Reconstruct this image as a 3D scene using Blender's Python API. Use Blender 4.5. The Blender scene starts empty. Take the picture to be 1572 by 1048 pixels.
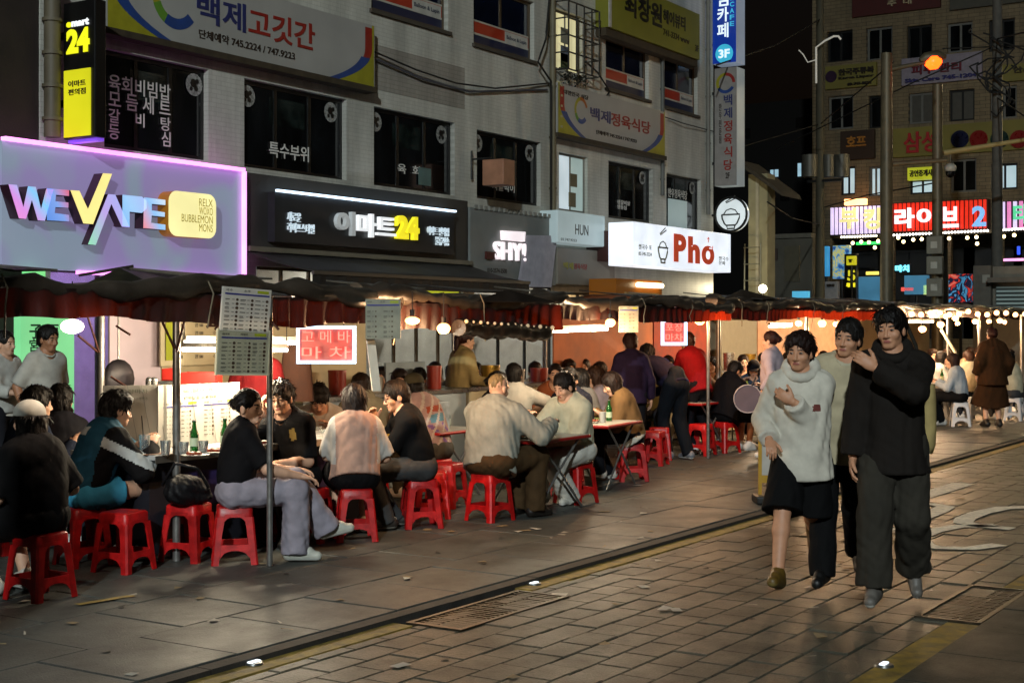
import bpy, bmesh, math, random
import numpy as np
from mathutils import Vector, Matrix
R = random.Random(11)
scene = bpy.context.scene
COL = scene.collection

# ------------------------------------------------------------------ camera, world, sun, exposure
TH = math.atan(1404 / 2183.0)            # angle between the view and the street
CT, ST = math.cos(TH), math.sin(TH)
FPX, HOR, EYE = 2183.0, 500.0, 1.65      # focal length and horizon of the photograph, eye height
cam = bpy.data.cameras.new('camera')
cam.lens, cam.sensor_width = 36 * FPX / 1572, 36
cam.shift_y = (HOR - 524) / 1572
cam.clip_end, cam.clip_start = 500, 0.1
camo = bpy.data.objects.new('camera', cam)
camo.location = (0, 0, EYE)
camo.rotation_euler = (math.pi / 2, 0, TH - math.pi / 2)
COL.objects.link(camo)
scene.camera = camo
w = bpy.data.worlds.new('World'); scene.world = w; w.use_nodes = True
nt = w.node_tree
sky = nt.nodes.new('ShaderNodeTexSky'); sky.sky_type = 'NISHITA'; sky.sun_disc = False
sky.sun_elevation = math.radians(-3.0); sky.sun_rotation = math.radians(200)
bg = nt.nodes['Background']; bg.inputs['Strength'].default_value = 0.06
nt.links.new(sky.outputs[0], bg.inputs[0])
sun = bpy.data.lights.new('moon', 'SUN'); sun.energy = 0.012; sun.angle = math.radians(0.5); sun.color = (1, .95, .86)
suno = bpy.data.objects.new('moon', sun); suno.rotation_euler = (math.radians(48), 0, math.radians(-20)); COL.objects.link(suno)
scene.view_settings.view_transform = 'Standard'; scene.view_settings.look = 'None'
scene.view_settings.exposure = 0.0; scene.view_settings.gamma = 1.0
scene.render.engine = 'CYCLES'
scene.cycles.use_denoising = True
scene.cycles.max_bounces = 6; scene.cycles.diffuse_bounces = 3; scene.cycles.glossy_bounces = 3
scene.cycles.transmission_bounces = 6; scene.cycles.transparent_max_bounces = 12
scene.cycles.caustics_reflective = False; scene.cycles.caustics_refractive = False
scene.cycles.sample_clamp_indirect = 4.0
BULB, TUBE = 32, 34                   # brightness of the stall lamps
LAMP1, LAMP2, LAMP3, LAMP4, LAMP5 = 10, 8, 7300, 150, 1700    # brightness of the unseen lamps and the added floodlight

# ------------------------------------------------------------------ places
def ray(px, py):
    u, v = (px - 786) / FPX, (HOR - py) / FPX
    return CT + u * ST, ST - u * CT, v
def onY(px, py, Y):
    x, y, v = ray(px, py); t = Y / y
    return Vector((x * t, Y, EYE + v * t))
def onX(px, py, X):
    x, y, v = ray(px, py); t = X / x
    return Vector((X, y * t, EYE + v * t))
def G(px, py, z=0.0):
    x, y, v = ray(px, py); t = (z - EYE) / v
    return Vector((x * t, y * t, z))
def at(px, py, d):
    x, y, v = ray(px, py)
    return Vector((x * d, y * d, EYE + v * d))

# ------------------------------------------------------------------ materials
MATS = {}
def rgb(h):
    if isinstance(h, str):
        h = h.lstrip('#'); c = [int(h[i:i + 2], 16) / 255 for i in (0, 2, 4)]
        return tuple(((x + .055) / 1.055) ** 2.4 if x > .04045 else x / 12.92 for x in c)
    return tuple(h)
def mat(name, col, rough=.6, metal=0, var=.12, vscale=6, bump=0, bscale=60, emit=0, ecol=None, trans=0, alpha=1, spec=.5, stretch=None, sheen=0):
    """procedural material: base colour broken up by noise, fine bump, optional emission"""
    if name in MATS: return MATS[name]
    m = bpy.data.materials.new(name); m.use_nodes = True; MATS[name] = m
    t = m.node_tree; b = t.nodes['Principled BSDF']; L = t.links
    c = rgb(col)
    b.inputs['Roughness'].default_value = rough; b.inputs['Metallic'].default_value = metal
    b.inputs['Specular IOR Level'].default_value = spec
    if sheen: b.inputs['Sheen Weight'].default_value = sheen
    tc = t.nodes.new('ShaderNodeTexCoord'); vec = tc.outputs['Object']
    if stretch:
        mp = t.nodes.new('ShaderNodeMapping'); mp.inputs['Scale'].default_value = stretch
        L.new(vec, mp.inputs['Vector']); vec = mp.outputs[0]
    if var:
        n = t.nodes.new('ShaderNodeTexNoise'); n.inputs['Scale'].default_value = vscale; n.inputs['Detail'].default_value = 5
        L.new(vec, n.inputs['Vector'])
        r = t.nodes.new('ShaderNodeMapRange'); r.inputs[1].default_value = .25; r.inputs[2].default_value = .75
        r.inputs[3].default_value = 1 - var * 1.6; r.inputs[4].default_value = 1 + var
        L.new(n.outputs[0], r.inputs[0])
        mx = t.nodes.new('ShaderNodeMix'); mx.data_type = 'RGBA'; mx.blend_type = 'MULTIPLY'; mx.inputs[0].default_value = 1
        mx.inputs[6].default_value = (*c, 1); L.new(r.outputs[0], mx.inputs[7]); L.new(mx.outputs[2], b.inputs['Base Color'])
        rr = t.nodes.new('ShaderNodeMapRange'); rr.inputs[3].default_value = max(0, rough - .12); rr.inputs[4].default_value = min(1, rough + .12)
        L.new(n.outputs[0], rr.inputs[0]); L.new(rr.outputs[0], b.inputs['Roughness'])
    else:
        b.inputs['Base Color'].default_value = (*c, 1)
    if bump:
        n2 = t.nodes.new('ShaderNodeTexNoise'); n2.inputs['Scale'].default_value = bscale; n2.inputs['Detail'].default_value = 8; n2.inputs['Distortion'].default_value = .6
        L.new(vec, n2.inputs['Vector'])
        bp = t.nodes.new('ShaderNodeBump'); bp.inputs['Strength'].default_value = bump; bp.inputs['Distance'].default_value = .01
        L.new(n2.outputs[0], bp.inputs['Height']); L.new(bp.outputs[0], b.inputs['Normal'])
    if emit:
        b.inputs['Emission Color'].default_value = (*rgb(ecol if ecol is not None else col), 1)
        b.inputs['Emission Strength'].default_value = emit
    if trans: b.inputs['Transmission Weight'].default_value = trans
    if alpha < 1: b.inputs['Alpha'].default_value = alpha
    return m
def glow(name, col, s, grad=None):
    """a lit face: emission with slight unevenness (lamps behind a diffuser)"""
    if name in MATS: return MATS[name]
    m = mat(name, col, rough=.35, var=0, emit=s)
    t = m.node_tree; b = t.nodes['Principled BSDF']
    tc = t.nodes.new('ShaderNodeTexCoord'); n = t.nodes.new('ShaderNodeTexNoise'); n.inputs['Scale'].default_value = 1.7; n.inputs['Detail'].default_value = 3
    t.links.new(tc.outputs['Object'], n.inputs['Vector'])
    r = t.nodes.new('ShaderNodeMapRange'); r.inputs[1].default_value = .3; r.inputs[2].default_value = .7
    r.inputs[3].default_value = s * .82; r.inputs[4].default_value = s * 1.12
    t.links.new(n.outputs[0], r.inputs[0]); t.links.new(r.outputs[0], b.inputs['Emission Strength'])
    m.cycles.emission_sampling = 'NONE' if s < 20 else 'AUTO'
    return m

def plight(p, watts, col, r, parent, size=None):
    """the light a lamp gives off: a small point light just under its glass, or a down-facing panel"""
    l = bpy.data.lights.new('lamp_light', 'POINT' if size is None else 'AREA'); l.energy = watts; l.color = rgb(col)
    if size is None: l.shadow_soft_size = r
    else: l.shape = 'RECTANGLE'; l.size, l.size_y = size
    o = bpy.data.objects.new('lamp_light', l); COL.objects.link(o); o.parent = parent; o.location = rootmat(parent).inverted() @ Vector(p); return o
# ------------------------------------------------------------------ mesh collecting
class MB:
    def __init__(s): s.v = []; s.f = []; s.m = []; s.smooth = []
    def add(s, vs, fs, mi=0, sm=False):
        o = len(s.v); s.v += [tuple(x) for x in vs]
        for f in fs: s.f.append(tuple(i + o for i in f)); s.m.append(mi); s.smooth.append(sm)
        return s
    def box(s, a, b, mi=0):
        x0, x1 = sorted((a[0], b[0])); y0, y1 = sorted((a[1], b[1])); z0, z1 = sorted((a[2], b[2]))
        return s.add([(x0,y0,z0),(x1,y0,z0),(x1,y1,z0),(x0,y1,z0),(x0,y0,z1),(x1,y0,z1),(x1,y1,z1),(x0,y1,z1)],
                     [(0,3,2,1),(4,5,6,7),(0,1,5,4),(1,2,6,5),(2,3,7,6),(3,0,4,7)], mi)
    def quad(s, p, mi=0): return s.add(p, [tuple(range(len(p)))], mi)
    def cyl(s, a, b, r0, r1=None, n=10, mi=0, cap=True, sm=True):
        a, b = Vector(a), Vector(b); r1 = r0 if r1 is None else r1
        d = (b - a).normalized(); t = Vector((0, 0, 1)) if abs(d.z) < .9 else Vector((1, 0, 0))
        e1 = d.cross(t).normalized(); e2 = d.cross(e1)
        vs = []
        for p, r in ((a, r0), (b, r1)):
            for i in range(n):
                q = 2 * math.pi * i / n
                vs.append(p + e1 * (r * math.cos(q)) + e2 * (r * math.sin(q)))
        s.add(vs, [(i, i + n, (i + 1) % n + n, (i + 1) % n) for i in range(n)], mi, sm)
        if cap: s.add(vs[:n], [tuple(range(n))], mi); s.add(vs[n:], [tuple(range(n - 1, -1, -1))], mi)
        return s
    def tube(s, pts, r, n=6, mi=0):
        pts = [Vector(p) for p in pts]; rings = []
        vs = []
        for i, p in enumerate(pts):
            d = (pts[min(i + 1, len(pts) - 1)] - pts[max(i - 1, 0)]).normalized()
            t = Vector((0, 0, 1)) if abs(d.z) < .95 else Vector((1, 0, 0))
            e1 = d.cross(t).normalized(); e2 = d.cross(e1)
            rr = r[i] if isinstance(r, (list, tuple)) else r
            for k in range(n):
                q = 2 * math.pi * k / n; vs.append(p + e1 * (rr * math.cos(q)) + e2 * (rr * math.sin(q)))
        fs = []
        for i in range(len(pts) - 1):
            for k in range(n):
                fs.append((i*n+k, i*n+n+k, i*n+n+(k+1)%n, i*n+(k+1)%n))
        s.add(vs, fs, mi, True)
        s.add(vs[:n], [tuple(range(n))], mi); s.add(vs[-n:], [tuple(range(n-1,-1,-1))], mi)
        return s
    def prism(s, poly, off, mi=0):
        """poly: list of 3D points, off: extrusion vector"""
        n = len(poly); off = Vector(off); a = [Vector(p) for p in poly]; b = [p + off for p in a]
        s.add(a + b, [tuple(range(n - 1, -1, -1)), tuple(range(n, 2 * n))] + [(i, (i + 1) % n, (i + 1) % n + n, i + n) for i in range(n)], mi)
        return s
    def ball(s, c, r, mi=0, seg=12, rings=8, sq=(1, 1, 1)):
        c = Vector(c); vs = []; fs = []
        for i in range(1, rings):
            a = math.pi * i / rings
            for k in range(seg):
                q = 2 * math.pi * k / seg
                vs.append(c + Vector((r*sq[0]*math.sin(a)*math.cos(q), r*sq[1]*math.sin(a)*math.sin(q), r*sq[2]*math.cos(a))))
        top = len(vs); vs.append(c + Vector((0, 0, r*sq[2]))); vs.append(c - Vector((0, 0, r*sq[2])))
        for i in range(rings - 2):
            for k in range(seg): fs.append((i*seg+k, (i+1)*seg+k, (i+1)*seg+(k+1)%seg, i*seg+(k+1)%seg))
        for k in range(seg):
            fs.append((top, k, (k+1)%seg)); o = (rings-2)*seg; fs.append((top+1, o+(k+1)%seg, o+k))
        return s.add(vs, fs, mi, True)
    def mesh(s, name, mats):
        me = bpy.data.meshes.new(name)
        me.from_pydata(s.v, [], s.f)
        for m in (mats if isinstance(mats, (list, tuple)) else [mats]): me.materials.append(m)
        me.polygons.foreach_set('material_index', s.m); me.polygons.foreach_set('use_smooth', s.smooth)
        me.update(); return me
    def build(s, name, mats, parent=None, bevel=0, world=True):
        """one mesh object; coordinates are world ones unless world=False (then local to the parent's root)"""
        if parent is not None and world:
            inv = rootmat(parent).inverted()
            s.v = [tuple(inv @ Vector(p)) for p in s.v]
        o = bpy.data.objects.new(name, s.mesh(name, mats)); COL.objects.link(o)
        if parent is not None: o.parent = parent
        if bevel:
            b = o.modifiers.new('bevel', 'BEVEL'); b.width = bevel; b.segments = 2; b.limit_method = 'ANGLE'; b.angle_limit = math.radians(40)
        return o
def rootmat(o):
    while o.parent is not None: o = o.parent
    return Matrix.Translation(o.location) @ o.rotation_euler.to_matrix().to_4x4()
def tag(o, label=None, cat=None, group=None, kind=None):
    if label: o['label'] = label
    if cat: o['category'] = cat
    if group: o['group'] = group
    if kind: o['kind'] = kind
    return o
def thing(name, label, cat, loc=(0, 0, 0), rz=0, group=None):
    o = bpy.data.objects.new(name, None); COL.objects.link(o); o.empty_display_size = .2
    o.location = loc; o.rotation_euler = (0, 0, rz)
    return tag(o, label, cat, group)
def dup(src, loc, rz=0, label=None, group=None):
    r = src.copy(); COL.objects.link(r); r.location = loc; r.rotation_euler = (0, 0, rz)
    if label: r['label'] = label
    if group: r['group'] = group
    for ch in list(src.children):
        c = ch.copy(); COL.objects.link(c); c.parent = r
        for g in list(ch.children):
            d = g.copy(); COL.objects.link(d); d.parent = c
    return r

# ------------------------------------------------------------------ lettering
TXT = {}
def text_mesh(body, bold=0.0, extrude=0.0, spacing=1.0, line=1.0, align='LEFT'):
    k = (body, bold, extrude, spacing, line, align)
    if k in TXT: return TXT[k]
    c = bpy.data.curves.new('lettering', 'FONT'); c.body = body; c.offset = bold; c.extrude = extrude
    c.space_character = spacing; c.space_line = line; c.resolution_u = 4; c.align_x = align
    o = bpy.data.objects.new('lettering', c); me = o.to_mesh()
    v = np.empty(len(me.vertices) * 3); me.vertices.foreach_get('co', v); v = v.reshape(-1, 3)
    fs = [tuple(p.vertices) for p in me.polygons]
    o.to_mesh_clear(); bpy.data.objects.remove(o); bpy.data.curves.remove(c)
    TXT[k] = (v, fs); return TXT[k]
def letter(mb, body, o, ex, ey, W=None, H=None, mi=0, bold=.02, depth=.01, spacing=1.0, line=1.0, align='LEFT', shear=0):
    """lettering of total size W x H whose lower left corner is o, along unit vectors ex, ey; raised by depth towards ex x ey"""
    v, fs = text_mesh(body, bold, 0.05, spacing, line, align)
    lo, hi = v.min(0), v.max(0); sz = hi - lo
    o, ex, ey = Vector(o), Vector(ex), Vector(ey); n = ex.cross(ey)
    if W is None: W = H * sz[0] / sz[1]
    if H is None: H = W * sz[1] / sz[0]
    pts = []
    for p in v:
        a, b, c = (p[0]-lo[0])/sz[0]*W, (p[1]-lo[1])/sz[1]*H, (p[2]-lo[2])/sz[2]*depth
        pts.append(o + ex * (a + shear * b) + ey * b + n * c)
    mb.add(pts, fs, mi); return mb
EXF, EZ = Vector((1, 0, 0)), Vector((0, 0, 1))      # letters on a face towards the street (-Y)
EXP = Vector((0, -1, 0))                             # letters on a face across the street (-X)
# ------------------------------------------------------------------ people: smooth distance fields turned into meshes
def nrm(v): v = np.asarray(v, float); return v / (np.linalg.norm(v) + 1e-9)
class SDF:
    def __init__(s, lo, hi, h):
        s.h = h; s.lo = np.asarray(lo, float) - 3 * h; n = np.ceil((np.asarray(hi) - s.lo) / h).astype(int) + 4
        s.ax = [(s.lo[i] + h * np.arange(n[i])).astype(np.float32) for i in range(3)]
        s.f = np.full(n, .09, np.float32)
    def sub(s, lo, hi):
        sl = []
        for i in range(3):
            a = int(max(0, math.floor((lo[i] - s.lo[i]) / s.h))); b = int(min(len(s.ax[i]), math.ceil((hi[i] - s.lo[i]) / s.h) + 1))
            if b <= a: return None, None
            sl.append(slice(a, b))
        p = np.meshgrid(s.ax[0][sl[0]], s.ax[1][sl[1]], s.ax[2][sl[2]], indexing='ij', sparse=False)
        return tuple(sl), np.stack(p, -1)
    def merge(s, sl, d, k, op):
        a = s.f[sl]
        if op == 'sub': d = -d; m = np.maximum(a, d); s.f[sl] = m + np.maximum(k - np.abs(a - d), 0) ** 2 / (4 * k); return
        s.f[sl] = np.minimum(a, d) - np.maximum(k - np.abs(a - d), 0) ** 2 / (4 * k)
    def cone(s, a, b, ra, rb, k=.03, op='add', flat=None, ratio=1.0, cut0=False, cut1=False):
        a, b = np.asarray(a, float), np.asarray(b, float); m = max(ra, rb) + k + .05
        sl, p = s.sub(np.minimum(a, b) - m, np.maximum(a, b) + m)
        if sl is None: return
        ba = b - a; q = p - a.astype(np.float32); L2 = float(ba @ ba) + 1e-9
        t = np.clip(q @ ba.astype(np.float32) / L2, 0, 1)
        q = q - t[..., None] * ba.astype(np.float32)
        if flat is not None:
            fl = nrm(flat).astype(np.float32); q = q + (q @ fl)[..., None] * fl * (ratio - 1)
        d = np.sqrt((q * q).sum(-1)) - (ra + (rb - ra) * t)
        ax = nrm(ba).astype(np.float32)
        if cut1: d = np.maximum(d, (p - b.astype(np.float32)) @ ax)
        if cut0: d = np.maximum(d, -((p - a.astype(np.float32)) @ ax))
        s.merge(sl, d, k, op)
    def ell(s, c, r, M=None, k=.04, op='add', cut=None):
        c = np.asarray(c, float); r = np.asarray(r, float); m = r.max() + k + .05
        sl, p = s.sub(c - m, c + m)
        if sl is None: return
        q = p - c.astype(np.float32)
        if M is not None: q = q @ M.astype(np.float32)
        k0 = np.sqrt(((q / r) ** 2).sum(-1)); k1 = np.sqrt(((q / r ** 2) ** 2).sum(-1)) + 1e-6
        d = k0 * (k0 - 1) / k1
        if cut is not None: d = np.maximum(d, q @ np.asarray(cut[:3], np.float32) - cut[3])
        s.merge(sl, d.astype(np.float32), k, op)
    def plane(s, p0, n, lo=None, hi=None):
        lo = s.lo if lo is None else lo; hi = [a[-1] for a in s.ax] if hi is None else hi
        sl, p = s.sub(lo, hi)
        if sl is None: return
        s.f[sl] = np.maximum(s.f[sl], (p - np.asarray(p0, np.float32)) @ nrm(n).astype(np.float32))
    def wrinkle(s, amp, freq, seed, aniso=(1, 1, 1)):
        i = np.nonzero(np.abs(s.f) < .035)
        p = np.stack([s.ax[k][i[k]] for k in range(3)], -1) * np.asarray(aniso)
        rs = np.random.RandomState(seed); acc = 0
        for o in range(4):
            w1, w2 = rs.normal(size=3), rs.normal(size=3); w1 = nrm(w1) * freq * (1 + .6 * o); w2 = nrm(w2) * freq * .7
            acc = acc + (1 - 2 * np.abs(np.sin(p @ w1 + 1.6 * np.sin(p @ w2 + rs.rand() * 6) + rs.rand() * 6))) / (1 + .5 * o)
        s.f[i] += (amp * acc * .5).astype(np.float32)
    def net(s):
        f = s.f; h = s.h; ins = f < 0
        cnt = np.zeros(np.array(f.shape) - 1, np.int8)
        for dx in (0, 1):
            for dy in (0, 1):
                for dz in (0, 1):
                    cnt += ins[dx:f.shape[0]-1+dx, dy:f.shape[1]-1+dy, dz:f.shape[2]-1+dz]
        c = np.argwhere((cnt > 0) & (cnt < 8))
        if len(c) == 0: return np.zeros((0, 3)), np.zeros((0, 4), int)
        idx = np.full(cnt.shape, -1, np.int32); idx[c[:, 0], c[:, 1], c[:, 2]] = np.arange(len(c))
        acc = np.zeros((len(c), 3)); num = np.zeros(len(c))
        cor = [(0,0,0),(1,0,0),(0,1,0),(1,1,0),(0,0,1),(1,0,1),(0,1,1),(1,1,1)]
        val = [f[c[:,0]+a, c[:,1]+b, c[:,2]+d] for a, b, d in cor]
        for a in range(8):
            for b in range(a + 1, 8):
                df = np.array(cor[b]) - np.array(cor[a])
                if np.abs(df).sum() != 1: continue
                x = (val[a] < 0) != (val[b] < 0); t = val[a] / (val[a] - val[b] + 1e-12)
                acc[x] += np.array(cor[a]) + t[x, None] * df; num[x] += 1
        v = (c + acc / num[:, None]) * h + s.lo
        quads = []
        for ax in range(3):
            o = [1, 1, 1]; o[ax] = 0
            sh = f.shape
            A = ins[1:-1, 1:-1, 1:-1]; B = ins[1+(ax == 0):sh[0]-1+(ax == 0), 1+(ax == 1):sh[1]-1+(ax == 1), 1+(ax == 2):sh[2]-1+(ax == 2)]
            e = np.argwhere(A != B) + 1
            u, w_ = [(1, 2), (2, 0), (0, 1)][ax]
            du = np.zeros(3, int); du[u] = 1; dw = np.zeros(3, int); dw[w_] = 1
            g = lambda q: idx[tuple(np.clip(q[:, i], 0, idx.shape[i]-1) for i in range(3))]
            q = np.stack([g(e - du - dw), g(e - dw), g(e), g(e - du)], 1)
            fl = ~ins[e[:, 0], e[:, 1], e[:, 2]]
            q[fl] = q[fl][:, ::-1]
            quads.append(q[(q >= 0).all(1)])
        return v, np.concatenate(quads)
def np_mesh(name, parts, mats, matfun=None):
    vs, fs, ms, o = [], [], [], 0
    for i, (v, f, mi) in enumerate(parts):
        vs.append(v); fs.append(f + o); o += len(v); ms.append(np.full(len(f), mi) if np.isscalar(mi) else mi)
    v = np.concatenate(vs).astype(np.float32); f = np.concatenate(fs).astype(np.int32); m = np.concatenate(ms).astype(np.int32)
    me = bpy.data.meshes.new(name)
    me.vertices.add(len(v)); me.vertices.foreach_set('co', v.ravel())
    me.loops.add(f.size); me.loops.foreach_set('vertex_index', f.ravel())
    me.polygons.add(len(f)); me.polygons.foreach_set('loop_start', np.arange(0, f.size, 4, dtype=np.int32))
    for x in mats: me.materials.append(x)
    me.polygons.foreach_set('material_index', m); me.polygons.foreach_set('use_smooth', np.ones(len(f), bool))
    me.update(); me.validate(); return me
def rotm(yaw=0, pitch=0, roll=0):
    """columns right, forward, up; pitch > 0 leans / looks forward and down, yaw > 0 turns left, roll > 0 leans to the right"""
    a, b, c = math.radians(yaw), math.radians(pitch), math.radians(roll)
    Z = np.array([[math.cos(a), -math.sin(a), 0], [math.sin(a), math.cos(a), 0], [0, 0, 1]])
    X = np.array([[1, 0, 0], [0, math.cos(b), math.sin(b)], [0, -math.sin(b), math.cos(b)]])
    Y = np.array([[math.cos(c), 0, math.sin(c)], [0, 1, 0], [-math.sin(c), 0, math.cos(c)]])
    return Z @ X @ Y
def ik(a, t, l1, l2, pole):
    a, t = np.asarray(a, float), np.asarray(t, float); d = t - a; L = np.linalg.norm(d)
    Lc = min(L, (l1 + l2) * .999); dn = nrm(d); t = a + dn * Lc
    x = (l1 * l1 - l2 * l2 + Lc * Lc) / (2 * Lc); y = math.sqrt(max(l1 * l1 - x * x, 0))
    p = np.asarray(pole, float); p = nrm(p - dn * (p @ dn))
    return a + dn * x + p * y, t

SKIN = {'fair': '#c99c80', 'mid': '#b98565', 'tan': '#a06f50'}
def cloth(col, rough=.85, bump=.35): 
    return mat('cloth_' + str(col).strip('#'), col, rough=rough, var=.16, vscale=9, bump=bump * .8, bscale=13, spec=.12)
def hairmat(col): return mat('hair_' + str(col).strip('#'), col, rough=.5, var=.3, vscale=30, bump=.9, bscale=70, stretch=(1, 1, .25), spec=.22)
def hand_parts(wr, d, nl, side, curl, h, parts, sc=1.0):
    """palm, four fingers and a thumb; d = hand direction, nl = back-of-hand normal"""
    d = nrm(d); nl = nrm(np.asarray(nl) - d * (np.asarray(nl) @ d)); sx = np.cross(d, nl) * side
    S = SDF(wr - .16 * sc, wr + .24 * sc, h)
    pc = wr + d * .05 * sc
    S.ell(pc, np.array([.038, .052, .017]) * sc, np.stack([sx, d, nl], 1), k=.012)
    S.cone(wr - d * .03, wr + d * .03 * sc, .024 * sc, .026 * sc, k=.015, flat=nl, ratio=1.25)
    for i, (o, L) in enumerate(((-.027, .070), (-.009, .080), (.010, .075), (.027, .058))):
        b = wr + d * .092 * sc + sx * o * sc - d * .008 * abs(i - 1.4); dd = d
        for j, sg in enumerate((.45, .32, .26)):
            a = math.radians(curl * (.7 + .3 * j)); dd = nrm(dd * math.cos(a) - nl * math.sin(a)) if j or curl else dd
            e = b + dd * L * sg * sc; S.cone(b, e, (.0092 - .001 * j) * sc, (.0086 - .001 * j) * sc, k=.004); b = e
    tb = wr + d * .025 * sc - sx * .03 * sc; td = nrm(d * .75 - sx * .6 - nl * .25)
    te = tb + td * .045 * sc; S.cone(tb, te, .013 * sc, .011 * sc, k=.01)
    te2 = te + nrm(td * .9 + sx * .2 - nl * .2) * .032 * sc; S.cone(te, te2, .011 * sc, .009 * sc, k=.005)
    v, f = S.net(); parts.append((v, f, 0))

PCOUNT = [0]
def strands(v, f, hc, MH, up, s, style, lod, seed, capped):
    """locks of hair lying on the hair volume and ending free, so its outline is broken up"""
    if style == 'buzz' or len(f) < 10: return []
    r = np.random.RandomState(seed + 7); n = np.zeros_like(v)
    fn = np.cross(v[f[:, 2]] - v[f[:, 0]], v[f[:, 3]] - v[f[:, 1]])
    for k in range(4): np.add.at(n, f[:, k], fn)
    n /= np.linalg.norm(n, axis=1)[:, None] + 1e-9
    c = (v - hc) @ MH / s ** .5
    ok = np.nonzero(~((c[:, 1] > .055) & (c[:, 2] < .06)))[0]
    if len(ok) == 0: return []
    i = r.choice(ok, (1100, 520, 220)[lod]); p, nn = v[i], n[i]; ci = c[i]
    crown = hc + MH @ np.array([.0, -.045, .135]); d = p - crown; low = ci[:, 2] < -.02
    d[low] = -up * .12 + (p - crown)[low] * .15
    if style in ('bun', 'pony'): d = (hc + MH @ np.array([0, -.13, .03])) - p
    d = d + r.normal(size=d.shape) * .03; d -= nn * (d * nn).sum(1)[:, None]; d /= np.linalg.norm(d, axis=1)[:, None] + 1e-9
    L = r.uniform(.03, .062, len(p)) * (1.5 if style in ('long', 'longer') else 1); L[ci[:, 1] > .04] *= .6
    if style not in ('long', 'longer', 'bob'): L[ci[:, 2] < .03] *= .4
    if capped: L *= .7
    lift = r.uniform(.001, .007 if style in ('messy', 'full', 'short') else .004, len(p)); sd = np.cross(nn, d); V = []
    for k in range(4):
        q = k / 3; ctr = p + d * (L * q)[:, None] + nn * (lift * math.sin(2.2 * q) - .012 * q * q * (L / .06))[:, None] - up * (.010 * q * q) ; w = (.0052, .0046, .0032, .0006)[k]
        V += [ctr + sd * w, ctr - sd * w]
    m = len(p); V = np.concatenate(V); a = np.arange(m); F_ = [np.stack([a + 2*k*m, a + (2*k+1)*m, a + (2*k+3)*m, a + (2*k+2)*m], 1) for k in range(3)]
    return [(V, np.concatenate(F_), 0)]
def person(label, pos, rel, H=1.7, seat=None, lean=0, side=0, twist=0, head=(0, 0, 0), hands=(None, None), feet=None, poles=None,
           skin='fair', hair='short', haircol='#14100d', top=None, bottom=None, shoe='#d9d6cf', sole='#e8e6e0', girth=1.0, lod=1,
           cap=None, glasses=False, curl=(25, 25), group=None, extra=None, knees=None, socks=None):
    """rel: facing in degrees from the camera's view (0 away, 90 left, -90 right, 180 towards us)"""
    PCOUNT[0] += 1; seed = PCOUNT[0]
    s = H / 1.72; h = (.011, .015, .021)[lod]
    Z = lambda *a: np.array(a, float)
    pz = (.93 * s if seat is None else seat + .085)
    if seat is None and feet is not None: pz = (.93 - .02) * s
    P = Z(0, 0, pz)
    M = rotm(twist, lean, side); rt, fw, up = M[:, 0], M[:, 1], M[:, 2]
    tl = .50 if seat is None else .465          # people slouch on low stools
    nb = P + up * tl * s + fw * (.012 if seat is None else .03)
    sw = (.156 if H > 1.675 else .143) * s * girth ** .5
    sh = [nb - up * .055 * s - rt * sw, nb - up * .055 * s + rt * sw]
    MH = M @ rotm(head[0], head[1] - lean * .8, head[2] - side * .8)
    hc = nb + (up * .6 + MH[:, 2] * .4) * .155 * s + MH[:, 1] * .022
    hip = [P - rotm(twist * .3)[:, 0] * .092 * s, P + rotm(twist * .3)[:, 0] * .092 * s]
    if feet is None: feet = ((-.11, .36, 0), (.11, .40, 0)) if seat is not None else ((-.1, .02, 0), (.1, -.02, 0))
    ank, kn, fdir = [], [], []
    for i in (0, 1):
        F = list(feet[i]); pitch = F[3] if len(F) > 3 else 0; toe = F[4] if len(F) > 4 else (8 if i == 0 else -8)
        fd = rotm(toe, pitch)[:, 1]; fdir.append((fd, rotm(toe, pitch)[:, 2]))
        a = Z(F[0], F[1], F[2]) + Z(0, 0, .085)
        pole = (Z(0, 1, 0) if seat is None else Z(0, .6, 1)) if not knees else Z(*knees[i])
        k_, a = ik(hip[i], a, .435 * s, .425 * s, pole); kn.append(k_); ank.append(a)
    el, wr, hd = [], [], []
    for i in (0, 1):
        sg = -1 if i == 0 else 1
        t = hands[i]
        if t is None: t = (sg * .24, .05, pz - .02 if seat is None else seat + .2)
        t = Z(*t[:3]); pole = Z(sg * .5, -.8, -.5) if not poles or poles[i] is None else Z(*poles[i])
        e, w_ = ik(sh[i], t, .285 * s, .25 * s, pole); el.append(e); wr.append(w_)
    # ---- body: one skin
    allp = np.array([P, nb, hc, *sh, *hip, *ank, *kn, *el, *wr])
    lo, hi = allp.min(0) - .2, allp.max(0) + .2; lo[2] = min(lo[2], 0)
    B = SDF(lo, hi, h); g = girth
    def torso(S, e, hem=None, k=.07):
        S.ell(P + up * .35 * s, Z(.160 * g ** .7 + e, .105 * g + e, .19 * s + e * .5), M, k=k)
        S.ell(P + up * .16 * s + fw * .012 * (g - 1) * 8, Z(.140 * g + e, .102 * g + e, .17 * s), M, k=k)
        S.cone(sh[0] + rt * .03, sh[1] - rt * .03, .055 * s + e * .8, .055 * s + e * .8, k=.05)
        S.cone(sh[0] * .5 + nb * .5 - up * .02, nb + up * .03 * s, .05 * s + e, .05 * s + e * .6, k=.05)
        S.cone(sh[1] * .5 + nb * .5 - up * .02, nb + up * .03 * s, .05 * s + e, .05 * s + e * .6, k=.05)
    torso(B, 0); B.ell(P + Z(0, 0, .02), Z(.155 * g, .115 * g, .12), k=.05)
    B.cone(nb - up * .02, hc - MH[:, 2] * .05, .058 * s, .05 * s, k=.03)
    B.ell(hc, Z(.06, .075, .09), MH, k=.02)
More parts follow.
